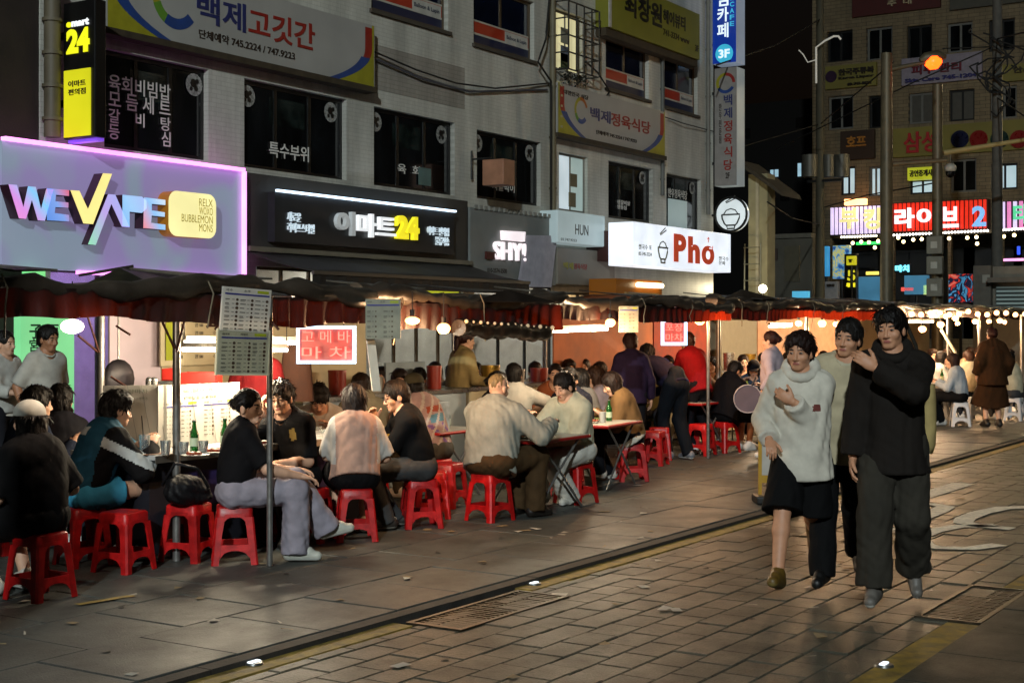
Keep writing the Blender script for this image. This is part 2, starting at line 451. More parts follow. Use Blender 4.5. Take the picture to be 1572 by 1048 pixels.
    for i in (0, 1):
        B.cone(sh[i], el[i], .048 * s * g ** .5, .038 * s * g ** .5, k=.03); B.cone(el[i], wr[i], .040 * s * g ** .5, .027 * s, k=.015)
        B.cone(el[i], el[i] + (wr[i] - el[i]) * .5, .036 * s, .034 * s, k=.03)
        B.cone(hip[i], kn[i], .082 * s * g ** .5, .056 * s, k=.04)
        c2 = kn[i] + (ank[i] - kn[i]) * .3 - nrm(np.cross(np.cross(ank[i] - kn[i], hip[i] - kn[i]), ank[i] - kn[i])) * -.0
        B.cone(kn[i], c2, .054 * s, .056 * s, k=.02); B.cone(c2, ank[i], .054 * s, .037 * s, k=.02)
        B.cone(ank[i], ank[i] - Z(0, 0, .03) + fdir[i][0] * .08, .038, .03, k=.02)
    parts = []
    v, f = B.net(); parts.append((v, f, 0))
    # ---- head with a face
    hh = (.0055, .0075, .011)[lod]
    HS = SDF(hc - .19, hc + .19, hh); q = lambda *a: hc + MH @ (Z(*a) * s ** .5)
    HS.ell(q(0, -.012, .035), (.074, .092, .086), MH, k=.03); HS.ell(q(0, .022, -.04), (.057, .064, .075), MH, k=.03)
    HS.cone(q(-.012, .062, -.093), q(.012, .062, -.093), .018, .018, k=.03)
    HS.cone(q(-.034, .074, .022), q(.034, .074, .022), .011, .011, k=.02)
    for sg in (-1, 1):
        HS.ell(q(sg * .038, .052, -.03), (.026, .028, .024), MH, k=.02)
        HS.ell(q(sg * .031, .094, .001), (.017, .014, .010), MH, k=.012, op='sub')
        HS.ell(q(sg * .031, .077, .001), (.013, .011, .009), MH, k=.006)
        HS.ell(q(sg * .075, -.006, -.012), (.011, .021, .031), MH, k=.008)
    HS.cone(q(0, .088, .005), q(0, .104, -.034), .007, .012, k=.012); HS.cone(q(-.013, .094, -.04), q(.013, .094, -.04), .008, .008, k=.008)
    HS.cone(q(-.017, .082, -.066), q(.017, .082, -.066), .0085, .0085, k=.008)
    HS.cone(q(0, -.01, -.06), q(0, -.02, -.15), .052, .054, k=.03)
    v, f = HS.net(); c = (v[f].mean(1) - hc) @ MH / s ** .5
    mi = np.zeros(len(f), int)
    def reg(cx, cy, cz, rx, ry, rz): return ((np.abs(c[:, 0]) - cx) / rx) ** 2 + ((c[:, 1] - cy) / ry) ** 2 + ((c[:, 2] - cz) / rz) ** 2 < 1
    mi[reg(.031, .088, .001, .0135, .03, .0050)] = 2; mi[reg(.031, .09, .001, .0085, .03, .0060)] = 3
    mi[reg(.033, .085, .022, .021, .03, .0052)] = 3; mi[reg(0, .09, -.066, .022, .03, .0085)] = 1
    parts.append((v, f, mi))
    for i in (0, 1):
        sg = -1 if i == 0 else 1
        fd = nrm(wr[i] - el[i]); nl = nrm(Z(0, 0, 1) if abs(fd[2]) < .75 else Z(sg, 0, 0) + up * 0)
        if hands[i] is not None and len(hands[i]) > 3:
            fd = nrm(Z(*hands[i][3:6])) ; nl = nrm(Z(*hands[i][6:9])) if len(hands[i]) > 6 else nl
        hand_parts(wr[i], fd, nl, sg, curl[i], (.0055, .008, .011)[lod], parts, s)
    tone = SKIN[skin]
    me = np_mesh('person', parts, [mat('skin_' + skin, tone, rough=.55, var=.08, vscale=25, bump=.15, bscale=200),
                                   mat('lips_' + skin, '#94544a', rough=.45, var=.05), mat('eye_white', '#857a70', rough=.3, var=0), mat('brow_dark', '#17110e', rough=.6, var=.1)])
    o = bpy.data.objects.new('person', me); COL.objects.link(o)
    o.location = (pos[0], pos[1], 0); o.rotation_euler = (0, 0, TH + math.radians(rel) - math.pi / 2)
    tag(o, label, 'person', group)
    def child(nm, parts, mats, lab=None):
        parts = [p for p in parts if len(p[1])]
        if not parts: return None
        c_ = bpy.data.objects.new(nm, np_mesh(nm, parts, mats)); COL.objects.link(c_); c_.parent = o
        if lab: c_['label'] = lab
        return c_
    # ---- top
    T = dict(col='#222222', sleeve=.75, e=.022, hem=-.06, neck=.07, kind='shirt', flare=.0, wr=.005, loose=.02); T.update(top or {})
    S = SDF(lo - .05, hi + .05, h); e = T['e']
    torso(S, e)
    hb = P + up * T['hem'] * s if seat is None else P + up * max(T['hem'], -.07) * s
    S.cone(P + up * .2 * s, hb, .13 * g + e, .135 * g + e + T['flare'], k=.07, flat=fw, ratio=1.28 if T['flare'] < .04 else 1.1)
    ends = []
    for i in (0, 1):
        sl = T['sleeve']; ra, rb = .055 * s * g ** .5 + e * .8, .042 * s * g ** .5 + T['loose']
        if sl <= 1:
            S.cone(sh[i], sh[i] + (el[i] - sh[i]) * sl, ra, rb + .008, k=.045, cut1=True)
        else:
            S.cone(sh[i], el[i], ra, rb, k=.045); t = sl - 1
            S.cone(el[i], el[i] + (wr[i] - el[i]) * t, rb, rb + (-.008 if t > .8 else .004), k=.02, cut1=True)
    if T['wr']: S.wrinkle(T['wr'] * .75, 34, seed, (.8, .8, .5))
    S.plane(hb, -up if seat is None else -nrm(up * .8 + fw * .25))
    S.cone(nb + up * .015 + fw * .035, nb + up * .12 + fw * .05, T['neck'], T['neck'] + .02, k=.008, op='sub')
    sp = []; v, f = S.net(); mi = np.zeros(len(f), int); cen = v[f].mean(1)
    mats = [cloth(T['col'])]
    for (col2, fn) in T.get('zones', ()):     # stripes, panels, prints that belong to the cloth
        loc = (cen - P) @ M; fz = dict(x=loc[:, 0], y=loc[:, 1], z=loc[:, 2], c=cen, el=el, sh=sh, wr_=wr)
        mats.append(cloth(col2)); mi[fn(fz)] = len(mats) - 1
    sp.append((v, f, mi))
    if T['kind'] in ('collar', 'hood', 'crew'):
        C = SDF(nb - .25, nb + .25, h * .8); n_ = 14
        r_, t_ = {'collar': (.066, .012), 'hood': (.085, .03), 'crew': (.072, .010)}[T['kind']]
        pts = []
        for j in range(n_ + 1):
            a = 2 * math.pi * j / n_ + math.pi / 2
            drop = -.045 * max(math.sin(a), 0) + (.035 if T['kind'] == 'hood' else .02) * max(-math.sin(a), 0)
            pts.append(nb + rt * r_ * math.cos(a) + fw * (r_ * .95 * math.sin(a) + .015) + up * (.035 + drop))
        for j in range(n_):
            back = max(0, -math.sin(2 * math.pi * (j + .5) / n_ + math.pi / 2))
            C.cone(pts[j], pts[j + 1], t_ * (1 + (back if T['kind'] == 'hood' else 0)), t_ * (1 + (back if T['kind'] == 'hood' else 0)), k=.012)
            if T['kind'] == 'collar': C.cone(pts[j] - up * .02 + (pts[j] - nb) * .15, pts[j + 1] - up * .02 + (pts[j + 1] - nb) * .15, t_ * .9, t_ * .9, k=.015)
        if T['kind'] == 'hood': C.ell(nb - fw * .10 + up * .0, (.1, .05, .085), M, k=.04)
        v, f = C.net(); sp.append((v, f, 0 if 'collar_col' not in T else len(mats)))
        if 'collar_col' in T: mats.append(cloth(T['collar_col']))
    nm = {'hood': 'jacket', 'collar': 'shirt', 'crew': 'shirt'}.get(T['kind'], T.get('name', 'shirt'))
    child(T.get('name', nm), sp, mats)
    # ---- bottom
    Bo = dict(kind='trousers', col='#23252b', w=.0, ankle=.0, wr=.007, len=1.0); Bo.update(bottom or {})
    if Bo['kind'] != 'none':
        S = SDF(lo - .06, hi + .06, h); w_ = Bo['w']
        S.ell(P + Z(0, 0, .01), Z(.165 * g + .008, .125 * g + .008, .125) if seat is not None else Z(.15 * g, .11 * g, .12), k=.05)
        if seat is None: S.cone(P, P + Z(0, 0, .11), .138 * g, .125 * g, k=.05, flat=Z(0, 1, 0), ratio=1.3)
        if Bo['kind'] == 'skirt':
            for t in (0, .5, 1):
                a = hip[0] * (1 - t) + hip[1] * t; b = kn[0] * (1 - t) + kn[1] * t
                b = a + (b - a) * Bo['len'] * (1.0 if seat is None else .95)
                S.cone(a, b, .10, .105 + w_, k=.06, cut1=True)
        for i in (0, 1):
            if Bo['kind'] == 'shorts':
                S.cone(hip[i], hip[i] + (kn[i] - hip[i]) * Bo['len'], .095 * s * g ** .5, .082 * s + w_, k=.04, cut1=True)
            elif Bo['kind'] == 'trousers':
                S.cone(hip[i], kn[i], .094 * s * g ** .5 + w_ * .4, .066 * s + w_, k=.04)
                a2 = ank[i] + (kn[i] - ank[i]) * (1 - Bo['len']) - (Z(0, 0, .03) if Bo['len'] >= 1 else 0)
                S.cone(kn[i], a2, .066 * s + w_, .052 * s + w_ + Bo['ankle'], k=.025, cut1=True)
        if Bo['wr']: S.wrinkle(Bo['wr'] * .75, 30, seed + 50, (1, .55, .45))
        S.f[:, :, :max(0, int((.012 - S.lo[2]) / h))] = .05
        if Bo['kind'] != 'skirt' and seat is not None: pass
        v, f = S.net(); mi = np.zeros(len(f), int); mats = [cloth(Bo['col'], bump=.5)]; cen = v[f].mean(1)
        for (col2, fn) in Bo.get('zones', ()):
            mats.append(cloth(col2)); mi[fn(dict(c=cen, kn=kn, ank=ank, hip=hip))] = len(mats) - 1
        child(Bo['kind'], [(v, f, mi)], mats)
    # ---- shoes
    for i in (0, 1):
        fd, fu = fdir[i]; a = ank[i]; bz = .085
        S = SDF(a - .28, a + .28, h * .75)
        hl = a - fu * (bz - .045) - fd * .045; to = a - fu * (bz - .036) + fd * .155 * s
        S.cone(hl, to, .043, .036, k=.02, flat=fu, ratio=1.05); S.cone(hl + fu * .02, a + fu * .02, .04, .042, k=.03); S.cone(a, a * .4 + to * .6 + fu * .015, .042, .033, k=.03)
        S.plane(a - fu * bz, -fu)
        v, f = S.net()
        if not len(f): continue
        cz = (v[f].mean(1) - a) @ fu
        child('shoe', [(v, f, (cz < -bz + .026).astype(int))], [mat('shoe_' + shoe.strip('#'), shoe, rough=.5, var=.1, bump=.2), mat('sole_' + sole.strip('#'), sole, rough=.6, var=.1)])
        if socks:
            S = SDF(a - .2, a + .25, h); S.cone(a, a + nrm(kn[i] - a) * .12, .044, .046, k=.01, cut1=True); v, f = S.net()
            child('sock', [(v, f, 0)], [cloth(socks)])
    # ---- hair
    hcm = hairmat(haircol)
    if hair != 'none':
        S = SDF(hc - np.array([.3, .3, .62 if hair in ('long', 'longer') else .3]), hc + .28, hh * 1.2)
        vol = {'buzz': -.009, 'short': .004, 'full': .006, 'messy': .008, 'long': .006, 'longer': .006, 'bob': .012, 'bun': .001, 'pony': .001}[hair]
        S.ell(q(0, -.016, .042), (.080 + vol, .100 + vol, .093 + vol), MH, k=.02)
        if hair in ('short', 'full', 'messy', 'bob'): S.ell(q(0, -.055, -.02), (.066 + vol, .055 + vol, .07), MH, k=.03)
        if hair in ('full', 'messy', 'bob'): S.ell(q(0, .05, .075), (.07, .045, .04), MH, k=.03)
        S.ell(q(.004, .117, -.036), (.067, .085, .110 if hair not in ('full', 'messy') else .100), MH, k=.015, op='sub')
        if hair not in ('long', 'longer', 'bob'):
            for sg in (-1, 1): S.ell(q(sg * .09, .01, -.045), (.03, .05, .06), MH, k=.012, op='sub')
        S.plane(q(0, -.05, -.075), -MH[:, 2] - MH[:, 1] * -.3)
        if hair in ('long', 'longer', 'bob'):
            L = {'long': .30, 'longer': .42, 'bob': .12}[hair]
            dn = -up * .9 - Z(0, 0, .35); dn = nrm(dn)
            S.cone(q(0, -.045, .0), q(0, -.07, -.05) + dn * L - fw * .035, .085, .06, k=.04, flat=fw, ratio=1.3)
            for sg in (-1, 1):
                S.cone(q(sg * .062, -.01, .03), q(sg * .07, -.02, -.07) + dn * L * .55 + fw * .01, .034, .028, k=.03, flat=rt, ratio=1.25)
        if hair == 'bun': S.ell(q(0, -.115, .03), (.042, .04, .042), MH, k=.015)
        if hair == 'pony': S.cone(q(0, -.11, .03), q(0, -.14, -.16), .035, .02, k=.02)
        S.wrinkle({'messy': .011, 'full': .008}.get(hair, .005), 60, seed + 99, (1, 1, .35))
        if cap is not None: S.plane(q(0, 0, .035), MH[:, 2])
        v, f = S.net(); child('hair', [(v, f, 0)] + strands(v, f, hc, MH, up, s, hair, lod, seed, cap is not None), [hcm])
    if cap is not None:
        S = SDF(hc - .22, hc + .25, hh)
        S.ell(q(0, -.012, .045), (.090, .108, .088), MH, k=.02); S.plane(q(0, 0, .03), -MH[:, 2])
        v, f = S.net(); pp = [(v, f, 0)]
        S = SDF(hc - .25, hc + .28, hh * .7); back = cap[1] if len(cap) > 1 else 1
        S.ell(q(0, .085 * back, .035), (.075, .085, .012), MH, k=.01); v, f = S.net(); pp.append((v, f, 0))
        child('cap', pp, [cloth(cap[0])])
    if glasses:
        mb = MB()
        for sg in (-1, 1):
            pts = [q(sg * .033 + .024 * math.cos(a), .102, .0 + .02 * math.sin(a)) for a in [2 * math.pi * j / 12 for j in range(13)]]
            mb.tube(pts, .0022, 5); mb.cyl(q(sg * .056, .1, .004), q(sg * .078, -.0, .006), .002, n=5)
        mb.cyl(q(-.01, .104, .004), q(.01, .104, .004), .002, n=5)
        mb.build('glasses', mat('spectacle_frame', '#14110f', rough=.3, var=0), o, world=False)
    info = dict(P=P, M=M, nb=nb, hc=hc, MH=MH, sh=sh, el=el, wr=wr, kn=kn, ank=ank, hip=hip, q=q, obj=o, h=h, lo=lo, hi=hi)
    if extra: extra(info)
    return info
def place(px, d):
    p = at(px, 500, d); return (p.x, p.y)
# ------------------------------------------------------------------ ground, road, pavement
FAC = 14.0                      # the tiled building's street face
KERB, RZ = 4.95, -0.035         # kerb line and road level (pavement top is 0)
def paver_mat(name, c1, c2, rough, bump):
    m = bpy.data.materials.new(name); m.use_nodes = True; t = m.node_tree; b = t.nodes['Principled BSDF']; L = t.links
    g = t.nodes.new('ShaderNodeNewGeometry'); oi = t.nodes.new('ShaderNodeObjectInfo'); tc = t.nodes.new('ShaderNodeTexCoord')
    ad = t.nodes.new('ShaderNodeMath'); ad.operation = 'ADD'; fr = t.nodes.new('ShaderNodeMath'); fr.operation = 'FRACT'
    L.new(g.outputs['Random Per Island'], ad.inputs[0]); L.new(oi.outputs['Random'], ad.inputs[1]); L.new(ad.outputs[0], fr.inputs[0])
    n = t.nodes.new('ShaderNodeTexNoise'); n.inputs['Scale'].default_value = 2.2; n.inputs['Detail'].default_value = 7; n.inputs['Roughness'].default_value = .65
    L.new(g.outputs['Position'], n.inputs['Vector'])
    n2 = t.nodes.new('ShaderNodeTexNoise'); n2.inputs['Scale'].default_value = 90; n2.inputs['Detail'].default_value = 5; L.new(g.outputs['Position'], n2.inputs['Vector'])
    mx = t.nodes.new('ShaderNodeMix'); mx.data_type = 'RGBA'; mx.inputs[6].default_value = (*rgb(c1), 1); mx.inputs[7].default_value = (*rgb(c2), 1)
    L.new(fr.outputs[0], mx.inputs[0])
    r = t.nodes.new('ShaderNodeMapRange'); r.inputs[1].default_value = .3; r.inputs[2].default_value = .7; r.inputs[3].default_value = .62; r.inputs[4].default_value = 1.22; L.new(n.outputs[0], r.inputs[0])
    m2 = t.nodes.new('ShaderNodeMix'); m2.data_type = 'RGBA'; m2.blend_type = 'MULTIPLY'; m2.inputs[0].default_value = 1; L.new(mx.outputs[2], m2.inputs[6]); L.new(r.outputs[0], m2.inputs[7])
    r2 = t.nodes.new('ShaderNodeMapRange'); r2.inputs[1].default_value = .3; r2.inputs[2].default_value = .7; r2.inputs[3].default_value = .75; r2.inputs[4].default_value = 1.2; L.new(n2.outputs[0], r2.inputs[0])
    m3 = t.nodes.new('ShaderNodeMix'); m3.data_type = 'RGBA'; m3.blend_type = 'MULTIPLY'; m3.inputs[0].default_value = 1; L.new(m2.outputs[2], m3.inputs[6]); L.new(r2.outputs[0], m3.inputs[7])
    n3 = t.nodes.new('ShaderNodeTexNoise'); n3.inputs['Scale'].default_value = 11; n3.inputs['Detail'].default_value = 3; L.new(g.outputs['Position'], n3.inputs['Vector'])
    r3 = t.nodes.new('ShaderNodeMapRange'); r3.inputs[1].default_value = .62; r3.inputs[2].default_value = .72; r3.inputs[3].default_value = 1; r3.inputs[4].default_value = .62; L.new(n3.outputs[0], r3.inputs[0])
    vo = t.nodes.new('ShaderNodeTexVoronoi'); vo.inputs['Scale'].default_value = 5.5; L.new(g.outputs['Position'], vo.inputs['Vector'])
    r4 = t.nodes.new('ShaderNodeMapRange'); r4.inputs[1].default_value = .07; r4.inputs[2].default_value = .10; r4.inputs[3].default_value = .6; r4.inputs[4].default_value = 1; L.new(vo.outputs['Distance'], r4.inputs[0])
    ml = t.nodes.new('ShaderNodeMath'); ml.operation = 'MULTIPLY'; L.new(r3.outputs[0], ml.inputs[0]); L.new(r4.outputs[0], ml.inputs[1])
    m4 = t.nodes.new('ShaderNodeMix'); m4.data_type = 'RGBA'; m4.blend_type = 'MULTIPLY'; m4.inputs[0].default_value = 1; L.new(m3.outputs[2], m4.inputs[6]); L.new(ml.outputs[0], m4.inputs[7])
    L.new(m4.outputs[2], b.inputs['Base Color'])
    rr = t.nodes.new('ShaderNodeMapRange'); rr.inputs[3].default_value = rough + .2; rr.inputs[4].default_value = rough - .18; L.new(n.outputs[0], rr.inputs[0]); L.new(rr.outputs[0], b.inputs['Roughness'])
    b.inputs['Specular IOR Level'].default_value = .2
    bp = t.nodes.new('ShaderNodeBump'); bp.inputs['Strength'].default_value = bump; bp.inputs['Distance'].default_value = .006
    L.new(n2.outputs[0], bp.inputs['Height']); L.new(bp.outputs[0], b.inputs['Normal'])
    MATS[name] = m; return m
M_SLAB = paver_mat('pavement_stone', '#434644', '#4d4f4a', .50, .5)
M_BLOCK = paver_mat('road_stone', '#46453b', '#545146', .46, .8)
M_JOINT = mat('joint_dirt', '#3a372e', rough=.9, var=.3, vscale=3)
M_KERB = mat('kerb_stone', '#2c2823', rough=.8, var=.3, vscale=8, bump=.4)
M_YEL = mat('worn_yellow_paint', '#8a7434', rough=.7, var=.45, vscale=14, bump=.3)
M_WPAINT = mat('worn_white_paint', '#dcd6c2', rough=.7, var=.25, vscale=20, bump=.3)
g = MB().box((-60, -80, -.6), (260, 160, -.2)).build('ground', mat('ground_earth', '#2e2a24', rough=.9, var=.3, vscale=.5)); tag(g, kind='structure')

def paving(root, name, x0, x1, y0, y1, sx, sy, top, thick, gap, m, nmax, jit, focus):
    proto = {}
    cells = []
    r = 0; y = y0
    while y < y1 - .02:
        off = (r % 2) * sx * .5 + R.uniform(-.02, .02)
        x = x0 - off; ye = min(y + sy, y1)
        while x < x1:
            a, b = max(x, x0), min(x + sx, x1)
            if b - a > .05: cells.append((a, b, y, ye))
            x += sx
        y += sy; r += 1
    def vis(c):
        cx, cy = (c[0] + c[1]) / 2, (c[2] + c[3]) / 2
        d = cx * CT + cy * ST; u = (cx * ST - cy * CT) / max(d, .1)
        v = 548 / FPX - EYE / max(d, .1)
        return d > 1 and abs(u) < .4 and v > -.08
    inv = [c for c in cells if vis(c)]; inv.sort(key=lambda c: c[0] * CT + (c[2]) * ST)
    near = set(inv[:nmax]); rest = MB()
    for c in cells:
        w_, l_ = c[1] - c[0] - gap, c[3] - c[2] - gap; cx, cy = (c[0] + c[1]) / 2, (c[2] + c[3]) / 2
        z = top - R.uniform(0, jit)
        if c in near:
            k = (round(w_, 2), round(l_, 2))
            if k not in proto:
                b = MB(); ch = .006
                vs = [(-w_/2, -l_/2, -thick), (w_/2, -l_/2, -thick), (w_/2, l_/2, -thick), (-w_/2, l_/2, -thick),
                      (-w_/2, -l_/2, -ch), (w_/2, -l_/2, -ch), (w_/2, l_/2, -ch), (-w_/2, l_/2, -ch),
                      (-w_/2+ch, -l_/2+ch, 0), (w_/2-ch, -l_/2+ch, 0), (w_/2-ch, l_/2-ch, 0), (-w_/2+ch, l_/2-ch, 0)]
                b.add(vs, [(0,1,5,4),(1,2,6,5),(2,3,7,6),(3,0,4,7),(4,5,9,8),(5,6,10,9),(6,7,11,10),(7,4,8,11),(8,9,10,11)])
                proto[k] = b.mesh(name, m)
            o = bpy.data.objects.new(name, proto[k]); COL.objects.link(o); o.parent = root
            o.location = (cx, cy, z); o.rotation_euler = (R.uniform(-1, 1) * jit * .5, R.uniform(-1, 1) * jit * .5, R.uniform(-.004, .004))
        else:
            rest.box((cx - w_/2, cy - l_/2, z - thick), (cx + w_/2, cy + l_/2, z))
    o = rest.build(name + '_field', m, root); o['kind'] = 'stuff'

pave = MB().box((0, KERB + .0, -.19), (60, 24, -.03)).build('pavement', M_JOINT); tag(pave, kind='structure')
paving(pave, 'paving_slab', 0, 45, KERB + .09, FAC + .1, .66, .72, 0, .06, .008, M_SLAB, 290, .006, None)
road = MB().box((0, 1.9, -.19), (80, KERB, -.085)).build('road', M_JOINT); tag(road, kind='structure')
paving(road, 'paving_block', 0, 60, 2.3, KERB - .16, .29, .20, RZ, .05, .006, M_BLOCK, 295, .007, None)
far = MB().box((0, -30, -.19), (80, 1.9, -.03)).build('far_pavement', M_JOINT); tag(far, kind='structure')
M_SLABD = paver_mat('dark_pavement_stone', '#33322c', '#3d3b33', .6, .6)
paving(far, 'paving_slab', 0, 30, .2, 2.1, .66, .66, -.005, .06, .008, M_SLABD, 60, .006, None)
k = thing('kerb', 'low dark stone kerb along the stall pavement', 'kerb', (0, KERB, 0)); 
for i in range(44):
    MB().box((i * .998, KERB - .015 - R.uniform(0, .004), -.12), (i * .998 + .99, KERB + .082, -.006 - R.uniform(0, .004))).build('kerb_stone', M_KERB, k)
MB().box((44, KERB - .015, -.12), (60, KERB + .082, -.006)).build('kerb_stone', M_KERB, k)
# worn yellow lines at both edges of the road (broken by the grates)
y = MB()
for a, b in ((0, 6.42), (7.7, 60)): y.box((a, KERB - .155, RZ - .05), (b, KERB - .02, RZ + .002))
y.build('yellow_line', M_YEL, road)
y = MB()
for a, b in ((0, 8.15), (9.45, 60)): y.box((a, 2.11, RZ - .05), (b, 2.295, RZ + .001))
y.build('yellow_line', mat('right_yellow_paint', '#75601a', rough=.65, var=.5, vscale=12, bump=.3), road)
y = MB().box((0, 0, -.05), (.01, .01, -.04))
p0, p1 = G(30, 930), G(200, 920)
y = MB(); a = G(118, 928); b = G(205, 914); d = (b - a).normalized(); n = Vector((-d.y, d.x, 0)) * .03
y.quad([a - n + EZ * .004, b - n + EZ * .004, b + n + EZ * .004, a + n + EZ * .004]); y.build('yellow_mark', M_YEL, pave)
# white lettering painted on the road, half worn away
def strip(pts, wd, nm='road_marking'):
    P = [G(px, py, RZ + .004) for px, py in pts]; mb = MB(); V = []
    for i, p in enumerate(P):
        d = (P[min(i + 1, len(P) - 1)] - P[max(0, i - 1)]).normalized(); n = Vector((-d.y, d.x, 0)) * wd / 2; V += [p + n, p - n]
    mb.add(V, [(2*i, 2*i+1, 2*i+3, 2*i+2) for i in range(len(P) - 1)]); return mb.build(nm, M_WPAINT, road)
strip([(1405, 774), (1432, 773), (1452, 777), (1440, 784), (1400, 799)], 0.174)
strip([(1600, 777), (1540, 779), (1505, 786), (1482, 795), (1478, 801), (1500, 806), (1555, 811)], 0.174)
strip([(1530, 806), (1470, 807), (1432, 814), (1412, 822)], 0.160)
strip([(1412, 826), (1420, 835), (1440, 840), (1490, 841), (1535, 835)], 0.145)
strip([(1302, 830), (1330, 818), (1368, 810)], 0.160); strip([(1300, 795), (1340, 783)], 0.145); strip([(1240, 822), (1290, 800)], 0.145)
strip([(1412, 762), (1445, 752), (1480, 741)], 0.232); strip([(1330, 760), (1400, 742)], 0.174)
strip([(1440, 678), (1500, 681)], 0.174); strip([(1455, 694), (1495, 693)], 0.145)
# scraps of paper, butts and gum spots lying about
li = MB(); rl = random.Random(5)
for i in range(150):
    x, y = rl.uniform(4, 16), rl.uniform(2.4, 7.2); z = .003 if y > KERB + .1 else RZ + .003
    if KERB - .2 < y < KERB + .12: continue
    a = rl.uniform(0, 6.3); L_, W_ = rl.choice(((.035, .006), (.03, .022), (.05, .03), (.02, .018))); k_ = 1 if i % 3 else 0
    c, s_ = math.cos(a), math.sin(a); P = [(x + c * u * L_ - s_ * v * W_, y + s_ * u * L_ + c * v * W_, z + .004 * abs(u + v) * rl.random()) for u, v in ((-1, -1), (1, -1), (1, 1), (-1, 1))]
    li.quad(P, k_ if L_ > .02 else 2)
o = li.build('litter', [mat('scrap_white', '#a8a498', rough=.8), mat('scrap_tan', '#7a6a4c', rough=.8), mat('gum_black', '#17150f', rough=.7)]); tag(o, 'small scraps of paper and butts scattered over the paving', 'litter', kind='stuff')
# grates
def grate(x0, x1, y0, y1, z, label, dx):
    t = thing('drain_grate', label, 'drain grate', ((x0 + x1) / 2, (y0 + y1) / 2, z))
    m = mat('grate_iron', '#453c2e', rough=.45, metal=.6, var=.35, vscale=20, bump=.4); fr = MB()
    fr.box((x0, y0, z - .05), (x1, y0 + .03, z)); fr.box((x0, y1 - .03, z - .05), (x1, y1, z)); fr.box((x0, y0 + .03, z - .05), (x0 + .03, y1 - .03, z)); fr.box((x1 - .03, y0 + .03, z - .05), (x1, y1 - .03, z))
    fr.build('frame', m, t)
    n = int((x1 - x0 - .06) / dx)
    for i in range(n):
        x = x0 + .03 + (i + .5) * (x1 - x0 - .06) / n
        MB().box((x - .009, y0 + .031, z - .04), (x + .009, y1 - .031, z - .004 - R.uniform(0, .004))).build('bar', m, t)
    cb = MB()
    for j in range(1, 5):
        yy = y0 + (y1 - y0) * j / 5; cb.box((x0 + .03, yy - .006, z - .03), (x1 - .03, yy + .006, z - .009))
    cb.build('crossbars', m, t)
    MB().box((x0, y0, z - .12), (x1, y1, z - .06)).build('pit', mat('pit_dark', '#0b0a08', rough=1, var=0), t)
grate(6.46, 7.64, 4.49, 4.87, RZ + .006, 'rusty drain grate in the road beside the kerb of the stall pavement', .045)
grate(8.2, 9.4, 2.12, 2.5, RZ + .006, 'rusty drain grate at the end of the right-hand yellow line', .045)
M_STUD = glow('stud_glint', '#dfe8ee', 1.6); M_STUDB = mat('stud_case', '#6a6a68', rough=.35, metal=.8, var=.2)  # reflective studs; their reflection is put in as a glow
for i, (px, py, lab) in enumerate(((390, 1019, 'small reflective road stud on the yellow line nearest the camera'), (820, 897, 'small reflective road stud beyond the drain grate by the kerb'),
                   (1121, 803, 'small reflective road stud by the kerb in front of the A-frame sign'), (1357, 1022, 'small reflective road stud on the right-hand yellow line'))):
    p = G(px, py, RZ); s = thing('road_stud', lab, 'road stud', (p.x, p.y, RZ), 0, 'reflective studs set in the road')
    MB().cyl((p.x, p.y, RZ - .01), (p.x, p.y, RZ + .012), .055, .045, 14).build('case', M_STUDB, s)
    MB().box((p.x - .035, p.y - .014, RZ + .012), (p.x + .035, p.y + .014, RZ + .018)).build('lens', M_STUD, s)
# ------------------------------------------------------------------ walls with real openings, windows
def wallmesh(mb, mp, u0, u1, v0, v1, ops, depth, mi=0):
    us = sorted({u0, u1, *[o[0] for o in ops], *[o[1] for o in ops]}); vs = sorted({v0, v1, *[o[2] for o in ops], *[o[3] for o in ops]})
    us = [u for u in us if u0 <= u <= u1]; vs = [v for v in vs if v0 <= v <= v1]
    for a, b in zip(us, us[1:]):
        for c, d in zip(vs, vs[1:]):
            m = ((a + b) / 2, (c + d) / 2)
            if any(o[0] < m[0] < o[1] and o[2] < m[1] < o[3] for o in ops): continue
            mb.quad([mp(a, c, 0), mp(b, c, 0), mp(b, d, 0), mp(a, d, 0)], mi)
    for a, b, c, d in ops:
        a, b, c, d = max(a, u0), min(b, u1), max(c, v0), min(d, v1)
        for p, q in (((a, c), (b, c)), ((b, c), (b, d)), ((b, d), (a, d)), ((a, d), (a, c))):
            mb.quad([mp(*p, 0), mp(*p, depth), mp(*q, depth), mp(*q, 0)], mi)
M_PANE = mat('dark_glass', '#0e1113', rough=.07, var=.62, vscale=2.2, spec=.8, stretch=(1, 1, .4))
M_PANEB = mat('blue_glass', '#0a1226', rough=.1, var=.4, vscale=1.2, spec=.7)
M_ALU = mat('brown_aluminium', '#5a4a36', rough=.45, metal=.3, var=.15)
M_BLK = mat('black_metal', '#0e0d0c', rough=.45, var=.15)
def mbox(mb, mp, u0, u1, v0, v1, w0, w1, mi=0):
    p = [mp(u, v, w_) for w_ in (w0, w1) for v in (v0, v1) for u in (u0, u1)]
    mb.add(p, [(0, 1, 3, 2), (4, 6, 7, 5), (0, 4, 5, 1), (2, 3, 7, 6), (0, 2, 6, 4), (1, 5, 7, 3)], mi); return mb
